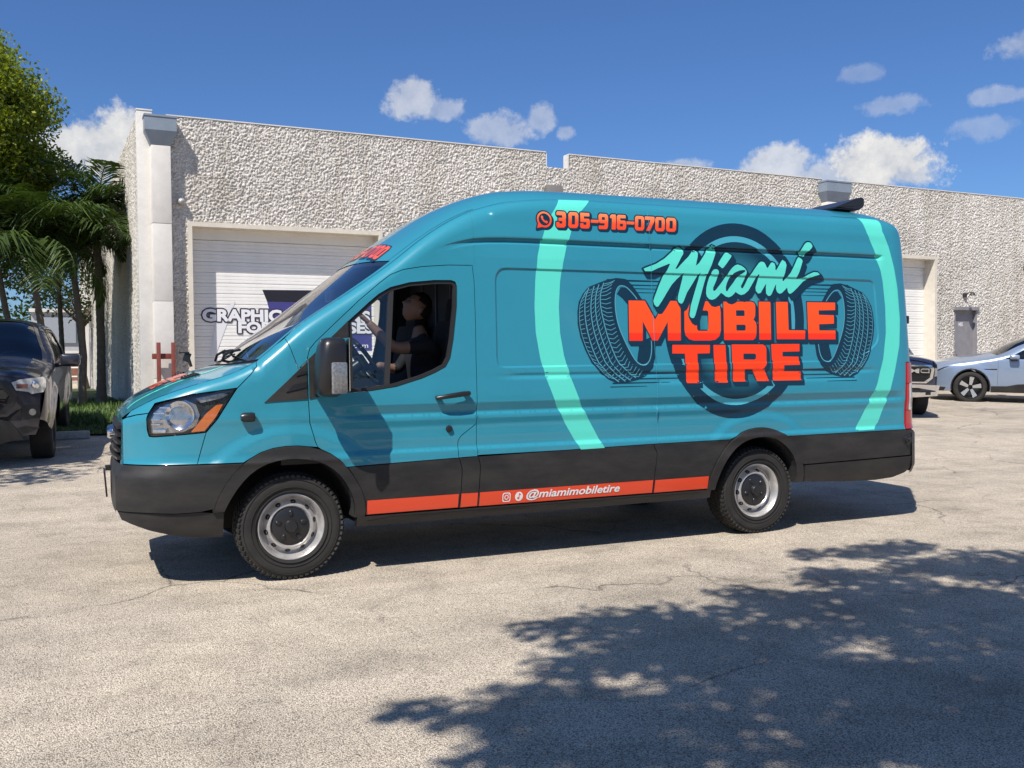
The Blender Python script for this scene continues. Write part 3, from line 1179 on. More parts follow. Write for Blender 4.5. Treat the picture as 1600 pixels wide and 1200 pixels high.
palm('slender palm nearest the building corner with a thick ringed trunk', (.02, 14.9, .45), [(.02, 0, 1.4), (.0, .05, 2.9), (-.02, 0, 3.45)], .095, 24, 1, .95)
palm('palm with a curved trunk and bright lower leaves in front of the side wall', (-.35, 14.2, .45), [(.04, 0, 1.2), (-.06, .0, 2.4), (-.10, 0, 2.75)], .075, 22, 2, .92)
palm('palm with a thin dark trunk between the leaning ones', (-.72, 16.6, .45), [(-.03, 0, 1.2), (-.08, .0, 2.9)], .06, 20, 3, .9)
palm('leaning palm whose trunk crosses behind the pickup mirror', (-.62, 13.6, .45), [(-.20, .02, .8), (-.42, .03, 1.7), (-.52, 0, 2.5)], .075, 24, 4, 1.05)
palm('palm leaning furthest left over the pickup cab', (-1.25, 14.4, .45), [(-.22, .02, 1.0), (-.45, .03, 2.0), (-.6, 0, 3.0)], .07, 26, 5, 1.15)
palm('tall palm rising behind the pickup roof', (-2.3, 15.8, .45), [(-.05, .02, 1.2), (-.1, .03, 2.4), (-.1, 0, 3.3)], .07, 26, 6, 1.2)

# far background at the left
fb = thing('far_building', 'distant white and grey workshop building seen between the palm trunks', 'building', (-1.0, 58, .5))
box_obj('wall', (0, 0, 2.0), (4.6, 6, 4.0), mat('far_white_wall', (.42, .42, .41), .8, noise_amt=.1), fb)
box_obj('grey_bay', (-.9, -3.06, 2.9), (1.9, .1, 1.5), mat('far_grey_metal', (.30, .32, .34), .6), fb)
box_obj('roof_edge', (0, -3.1, 4.05), (4.8, .3, .2), M_WHITE, fb)
fb2 = thing('brick_wall', 'low red brick wall in front of the far workshop', 'wall', (-1.2, 50, .5))
box_obj('brickwork', (0, 0, .75), (4.2, .3, 1.5), mat('brick_red', (.25, .11, .07), .85, noise_amt=.3, noise_scale=5), fb2)
box_obj('wall_cap', (0, 0, 1.56), (4.4, .42, .14), M_WHITE, fb2)
fr = thing('white_railing', 'white tube railing beyond the grass bed', 'railing', (-1.5, 40, .5))
for z_ in (.35, .75):
    tube_obj('rail', [(-5, 0, z_), (5, 0, z_)], .035, M_WHITE, fr)
for k in range(6):
    tube_obj('rail_post', [(-5 + 2 * k, 0, 0), (-5 + 2 * k, 0, .78)], .035, M_WHITE, fr)
pos, _ = clumps((-9, 85, 3.5), (34, 4, 3.2), 420, 24, 2.0, 77, .2)
ft = leaf_mesh('far_tree_line', pos, .5, ML_DRK, None, 5)
ft['kind'] = 'stuff'
tag(ft, 'distant line of trees on the horizon at the left', 'trees')
# ------------------------------------------------------------------ van: shape of the side
def interp(x, xs, ys):
    return np.interp(x, xs, ys)


def sstep(x, a, b):
    t = np.clip((x - a) / (b - a), 0, 1)
    return t * t * (3 - 2 * t)


def pchip(xs, ys):
    xs, ys = np.array(xs, float), np.array(ys, float)
    h = np.diff(xs)
    d = np.diff(ys) / h
    m = np.zeros_like(xs)
    m[1:-1] = np.where(d[:-1] * d[1:] > 0, 2 * d[:-1] * d[1:] / (d[:-1] + d[1:] + 1e-30), 0)
    m[0], m[-1] = d[0], d[-1]

    def f(x):
        x = np.clip(np.asarray(x, float), xs[0], xs[-1])
        i = np.clip(np.searchsorted(xs, x) - 1, 0, len(h) - 1)
        t = (x - xs[i]) / h[i]
        return ((1 + 2 * t) * (1 - t) ** 2 * ys[i] + t * (1 - t) ** 2 * h[i] * m[i] +
                t * t * (3 - 2 * t) * ys[i + 1] + t * t * (t - 1) * h[i] * m[i + 1])
    return f


side_base = pchip([.2, .30, .34, .40, .52, .66, .76, .785, .80, .84, .95, 1.02, 1.06, 1.12, 1.18, 1.30, 1.5, 1.8, 2.1, 2.3, 2.45, 2.62, 2.8],
                  [.955, .975, .99, 1.008, 1.026, 1.033, 1.030, 1.028, 1.021, 1.013, 1.010, 1.012, 1.016, 1.012, 1.010, 1.004, .988, .962, .934, .914, .893, .862, .83])
# plan view inset of the nose, against distance from the nose
nose_in = pchip([-.03, .0, .03, .09, .16, .25, .44, .7, 1.0], [.44, .34, .28, .205, .145, .095, .045, .017, 0.0])
# roof / windscreen / bonnet shoulder seen from the side: x -> z
SH_X = [.02, .06, .10, .20, .35, .50, .65, .80, .842, 1.127, 1.45, 1.72, 2.0, 2.206, 2.39, 2.7, 3.0, 3.4, 6.1, 6.3, 6.42, 6.50]
SH_Z = [1.09, 1.125, 1.15, 1.205, 1.262, 1.31, 1.355, 1.425, 1.455, 1.69, 1.90, 2.085, 2.30, 2.43, 2.515, 2.60, 2.632, 2.645, 2.645, 2.635, 2.61, 2.55]
shoulder = pchip(SH_X, SH_Z)
# centre line of bonnet, windscreen, roof
CE_X = [.0, .03, .08, .16, .30, .45, .60, .66, .90, 1.2, 1.45, 1.67, 1.95, 2.27, 2.5, 2.75, 3.1, 4.0, 6.1, 6.32, 6.44, 6.50]
CE_Z = [1.06, 1.12, 1.175, 1.225, 1.295, 1.35, 1.395, 1.415, 1.59, 1.82, 2.01, 2.18, 2.385, 2.585, 2.68, 2.74, 2.765, 2.77, 2.765, 2.745, 2.70, 2.60]
center = pchip(CE_X, CE_Z)
REAR = 6.50
PANEL = [(2.485, 1.43), (2.497, 1.385), (2.535, 1.372), (5.74, 1.388), (5.80, 1.395), (5.95, 1.46), (6.06, 1.54), (6.085, 1.60), (6.075, 2.03), (6.06, 2.075), (6.02, 2.089),
         (2.60, 2.094), (2.545, 2.088), (2.51, 2.05), (2.50, 2.0)]
PANEL = round_corners(PANEL, .035, 4) if 'round_corners' in globals() else PANEL
DRIPX = [2.05, 2.15, 2.25, 2.348, 2.45, 2.6, 2.75, 6.2]
DRIPZ = [2.205, 2.248, 2.276, 2.296, 2.306, 2.312, 2.314, 2.309]
WHX = (1.021, 4.770)
WHZ = 0.342


def W(x, z, feat=True):
    """half width of the van at length x and height z"""
    x = np.asarray(x, float)
    z = np.asarray(z, float)
    w = side_base(z)
    sx = x + .05 * sstep(z, .80, .70) - .05 * sstep(z, .36, .22)
    w = w - nose_in(sx) * (1 - .0 * z)
    # rear corner
    t = np.clip((x - 6.30) / .20, 0, 1)
    w = w - .10 * (1 - np.sqrt(np.clip(1 - t ** 2, 0, 1))) - .012 * sstep(x, 5.7, 6.3)
    # shoulder rounding, in to the bonnet / screen pillar / roof
    d = shoulder(np.clip(x, .02, REAR)) - z
    slope = np.where(x < .842, .75, np.where(x < 2.5, .80, 1.0))
    d = d * slope
    rr = np.where(x < .8, .085, .10)
    q = np.clip(1 - d / rr, 0, 1)
    w = w - rr * .85 * (1 - np.sqrt(np.clip(1 - q ** 2.2, 0, 1)))
    if not feat:
        return w
    # drip groove under the high roof
    zl = interp(x, DRIPX, DRIPZ)
    t = zl - z
    amp = sstep(x, 2.05, 2.5) * sstep(x, 6.2, 6.12)
    g = np.interp(t, [0, .006, .030, .040, .046, .14], [0, .024, .022, .010, .008, 0]) - np.interp(t, [-.12, -.01, 0, .005], [0, .004, .004, 0])
    w = w - g * amp
    # body crease up on the roof side
    w = w + .006 * np.interp(z, [2.40, 2.478, 2.482, 2.56], [0, 1, 1, 0]) * sstep(x, 2.5, 3.2) * sstep(x, 6.35, 6.2)
    # recessed side panel
    inside = pip(x, z, PANEL) if x.ndim else pip(np.array([x]), np.array([z]), PANEL)[0]
    near = (x > 2.38) & (x < 6.2) & (z > 1.3) & (z < 2.2)
    dist = np.full(np.shape(x), 1.0)
    if x.ndim:
        if near.any():
            dist[near] = seg_dist(x[near], z[near], PANEL)
    elif near:
        dist = seg_dist(np.array([x]), np.array([z]), PANEL)[0]
    rec = np.where(inside, np.interp(dist, [0, .010], [.0, .010]), 0)
    w = w - rec
    # double rib below it
    ribx = sstep(x, 2.45, 2.7) * sstep(x, 6.1, 5.9)
    w = w - ribx * np.interp(z, [1.30, 1.308, 1.322, 1.335], [0, .010, .006, 0])
    rib2 = sstep(x, 3.80, 3.86) * sstep(x, 5.85, 5.7)
    w = w - rib2 * np.interp(z, [1.238, 1.250, 1.30, 1.308], [0, .011, .006, 0])
    # waist crease: face above leans under, ledge, then the lower door face
    cr = sstep(x, 1.25, 1.55) * sstep(x, 6.4, 6.2)
    w = w + cr * np.interp(z, [.83, .98, 1.035, 1.065, 1.13, 1.30], [0, -.006, .004, -.019, .007, 0])
    w = w + cr * np.interp(z, [.785, .80, .825, .90], [0, .008, -.006, 0])
    # swelling round the wheel arches
    for cx, rad in ((WHX[0], .66), (WHX[1], .64)):
        rd = np.hypot(x - cx, z - WHZ)
        w = w + .015 * (1 - sstep(rd, rad - .045, rad + .035)) * sstep(z, .74, .80)
    # shallow dish under the door glass
    return w


def Wn(x, z):
    """outward normal on the -y side"""
    h = .0035
    wx = (W(x + h, z) - W(x - h, z)) / (2 * h)
    wz = (W(x, z + h) - W(x, z - h)) / (2 * h)
    n = np.stack([-wx, -np.ones_like(wx), -wz], -1)
    return n / np.linalg.norm(n, axis=1)[:, None]


ZROWS = sorted(set([round(v, 4) for v in list(np.arange(.26, 2.7, .02)) + [1.238, 1.244, 1.25, 1.27, 1.30, 1.304, 1.308, 1.322, 1.335, .785, .79, .80, .825, 1.035, 1.065, 1.05, 2.478, 2.482]]))


def feature_lines(x0, x1, sx=.03):
    """polylines that the mesh edges must follow"""
    L_ = []
    xa, xb = max(x0, 2.05), min(x1, 6.22)
    if xb > xa + .02:
        xx = np.linspace(xa, xb, max(2, int((xb - xa) / sx)))
        for t in (-.016, -.003, .003, .008, .018, .030, .040, .050, .064):
            L_.append((np.stack([xx, interp(xx, DRIPX, DRIPZ) - t], -1), False))
    for zf, a, b in ((1.238, 3.7, 6.0), (1.25, 3.7, 6.0), (1.30, 2.4, 6.15), (1.308, 2.4, 6.15), (1.322, 2.4, 6.15), (1.335, 2.4, 6.15),
                     (1.035, 1.2, 6.45), (1.065, 1.2, 6.45), (1.13, 1.2, 6.45), (.80, 1.2, 6.4), (.825, 1.2, 6.4), (2.48, 2.5, 6.4)):
        a, b = max(a, x0), min(b, x1)
        if b > a + .03:
            xx = np.linspace(a, b, max(2, int((b - a) / (sx * 1.3))))
            L_.append((np.stack([xx, np.full(len(xx), zf)], -1), False))
    if x1 > 2.45 and x0 < 6.1:
        ring = np.array(densify(PANEL, sx))
        c = np.roll(ring, -1, 0) - np.roll(ring, 1, 0)
        nrm = np.stack([c[:, 1], -c[:, 0]], -1) / np.linalg.norm(c, axis=1)[:, None]
        for o_ in (.004, -.001, -.009, -.0145):
            L_.append((ring + nrm * o_ * SGN_PANEL, True))
    return L_


def grid_pts(poly, sx=.03, holes=(), inside=None):
    """inner points and the edges they must keep"""
    poly = np.asarray(poly)
    x0, z0 = poly.min(0)
    x1, z1 = poly.max(0)

    def test(g, dmin):
        if not len(g):
            return np.zeros(0, bool)
        if inside is not None:
            return inside(g, dmin)
        ok = pip(g[:, 0], g[:, 1], poly)
        ok[ok] = seg_dist(g[ok][:, 0], g[ok][:, 1], poly) > dmin
        for h in holes:
            ok &= ~pip(g[:, 0], g[:, 1], h)
            if ok.any():
                ok[ok] = seg_dist(g[ok][:, 0], g[ok][:, 1], h) > dmin
        return ok
    pts, edges = [], []
    for P_, closed in feature_lines(x0, x1, sx):
        ok = test(P_, .0015)
        idx = np.full(len(P_), -1)
        for i in np.nonzero(ok)[0]:
            idx[i] = len(pts)
            pts.append(tuple(P_[i]))
        n = len(P_)
        for i in range(n if closed else n - 1):
            j = (i + 1) % n
            if idx[i] >= 0 and idx[j] >= 0:
                edges.append((int(idx[i]), int(idx[j])))
    xs = np.arange(math.floor(x0 / sx) * sx, x1, sx)
    zr = np.arange(math.floor(z0 / .022) * .022, z1, .022)
    g = np.stack(np.meshgrid(xs, zr), -1).reshape(-1, 2)
    g = g[test(g, .006)]
    if len(g):
        t = interp(g[:, 0], DRIPX, DRIPZ) - g[:, 1]
        g = g[~((g[:, 0] > 2.04) & (g[:, 0] < 6.22) & (t > -.024) & (t < .072))]
    if len(g) and x1 > 2.45 and x0 < 6.1:
        g = g[seg_dist(g[:, 0], g[:, 1], PANEL) > .019]
    if len(pts) and len(g):
        P_ = np.array(pts)
        # drop grid points that crowd a feature line
        key = {}
        for q in P_:
            key.setdefault((int(q[0] / .03), int(q[1] / .03)), []).append(q)
        keep = np.ones(len(g), bool)
        for i, q in enumerate(g):
            a, b = int(q[0] / .03), int(q[1] / .03)
            for da in (-1, 0, 1):
                for db in (-1, 0, 1):
                    for w_ in key.get((a + da, b + db), ()):
                        if abs(w_[0] - q[0]) < .022 and abs(w_[1] - q[1]) < .007:
                            keep[i] = False
        g = g[keep]
    allp = pts + [tuple(q) for q in g]
    return allp, edges


_pa = np.array(PANEL)
SGN_PANEL = 1.0 if np.sum(_pa[:, 0] * np.roll(_pa[:, 1], -1) - np.roll(_pa[:, 0], -1) * _pa[:, 1]) > 0 else -1.0


def side_panel(name, poly, m, parent, holes=(), off=0.0, lip=.022, step=.03, gap=.003, lipm=None, grid=True):
    """sheet cut from the side surface, its edges turned in"""
    def shrink(p, s):
        p = np.array(densify(p, step))
        a = np.sum(p[:, 0] * np.roll(p[:, 1], -1) - np.roll(p[:, 0], -1) * p[:, 1])
        c = np.roll(p, -1, 0) - np.roll(p, 1, 0)
        n = np.stack([-c[:, 1], c[:, 0]], -1) / (np.linalg.norm(c, axis=1)[:, None] + 1e-9)
        return p + n * s * (1 if a > 0 else -1)
    rings = [shrink(poly, gap)]
    hr = [shrink(h, -gap) for h in holes]
    ex, ee = grid_pts(rings[0], step, hr)
    V, F = cdt(rings, hr, ex, ee)
    w = W(V[:, 0], V[:, 1]) + off
    co = np.stack([V[:, 0], -w, V[:, 1]], -1)
    nn = Wn(V[:, 0], V[:, 1])
    faces = [tuple(f) for f in F]          # ccw in xz seen from -y : outward
    # edge lips
    verts = list(co)
    norms = list(nn)
    if lip:
        cnt = {}
        for f in F:
            for i in range(3):
                a, b = int(f[i]), int(f[(i + 1) % 3])
                cnt[(a, b)] = cnt.get((a, b), 0) + 1
        for (a, b) in list(cnt):
            if (b, a) in cnt:
                continue
            s = len(verts)
            pa, pb = co[a], co[b]
            t = pb - pa
            n_in = np.array([0, 1.0, 0])
            fn = np.cross(t, n_in)
            ln = np.linalg.norm(fn)
            if ln < 1e-9:
                continue
            fn = fn / ln
            verts += [pa, pb, pb + n_in * lip, pa + n_in * lip]
            en = (nn[a] * .6 - fn * .6)
            norms += [-fn, -fn, -fn, -fn]
            faces.append((s + 1, s, s + 3, s + 2))
    return mesh_obj(name, verts, faces, m, parent, smooth=True, normals=norms)


def decal(name, outers, m, parent, holes=(), off=.0012, step=.012, tri_mats=None):
    """printed film laid on the side surface (union of the outlines)"""
    outers = [densify(o, step) for o in outers]
    holes = [densify(h, step) for h in holes]
    allp = np.vstack([np.array(o) for o in outers])
    x0, z0 = allp.min(0)
    x1, z1 = allp.max(0)
    bb = [(x0, z0), (x1, z0), (x1, z1), (x0, z1)]
    def inside(g, dmin):
        ok = np.zeros(len(g), bool)
        for o in outers:
            ok |= pip(g[:, 0], g[:, 1], o)
        for h in holes:
            ok &= ~pip(g[:, 0], g[:, 1], h)
        return ok
    ex, ee = grid_pts(bb, .03, inside=inside)
    V, F = cdt(outers, holes, ex, ee)
    w = W(V[:, 0], V[:, 1]) + off
    co = np.stack([V[:, 0], -w, V[:, 1]], -1)
    return mesh_obj(name, co, [tuple(f) for f in F], m, parent, smooth=True, normals=Wn(V[:, 0], V[:, 1]))
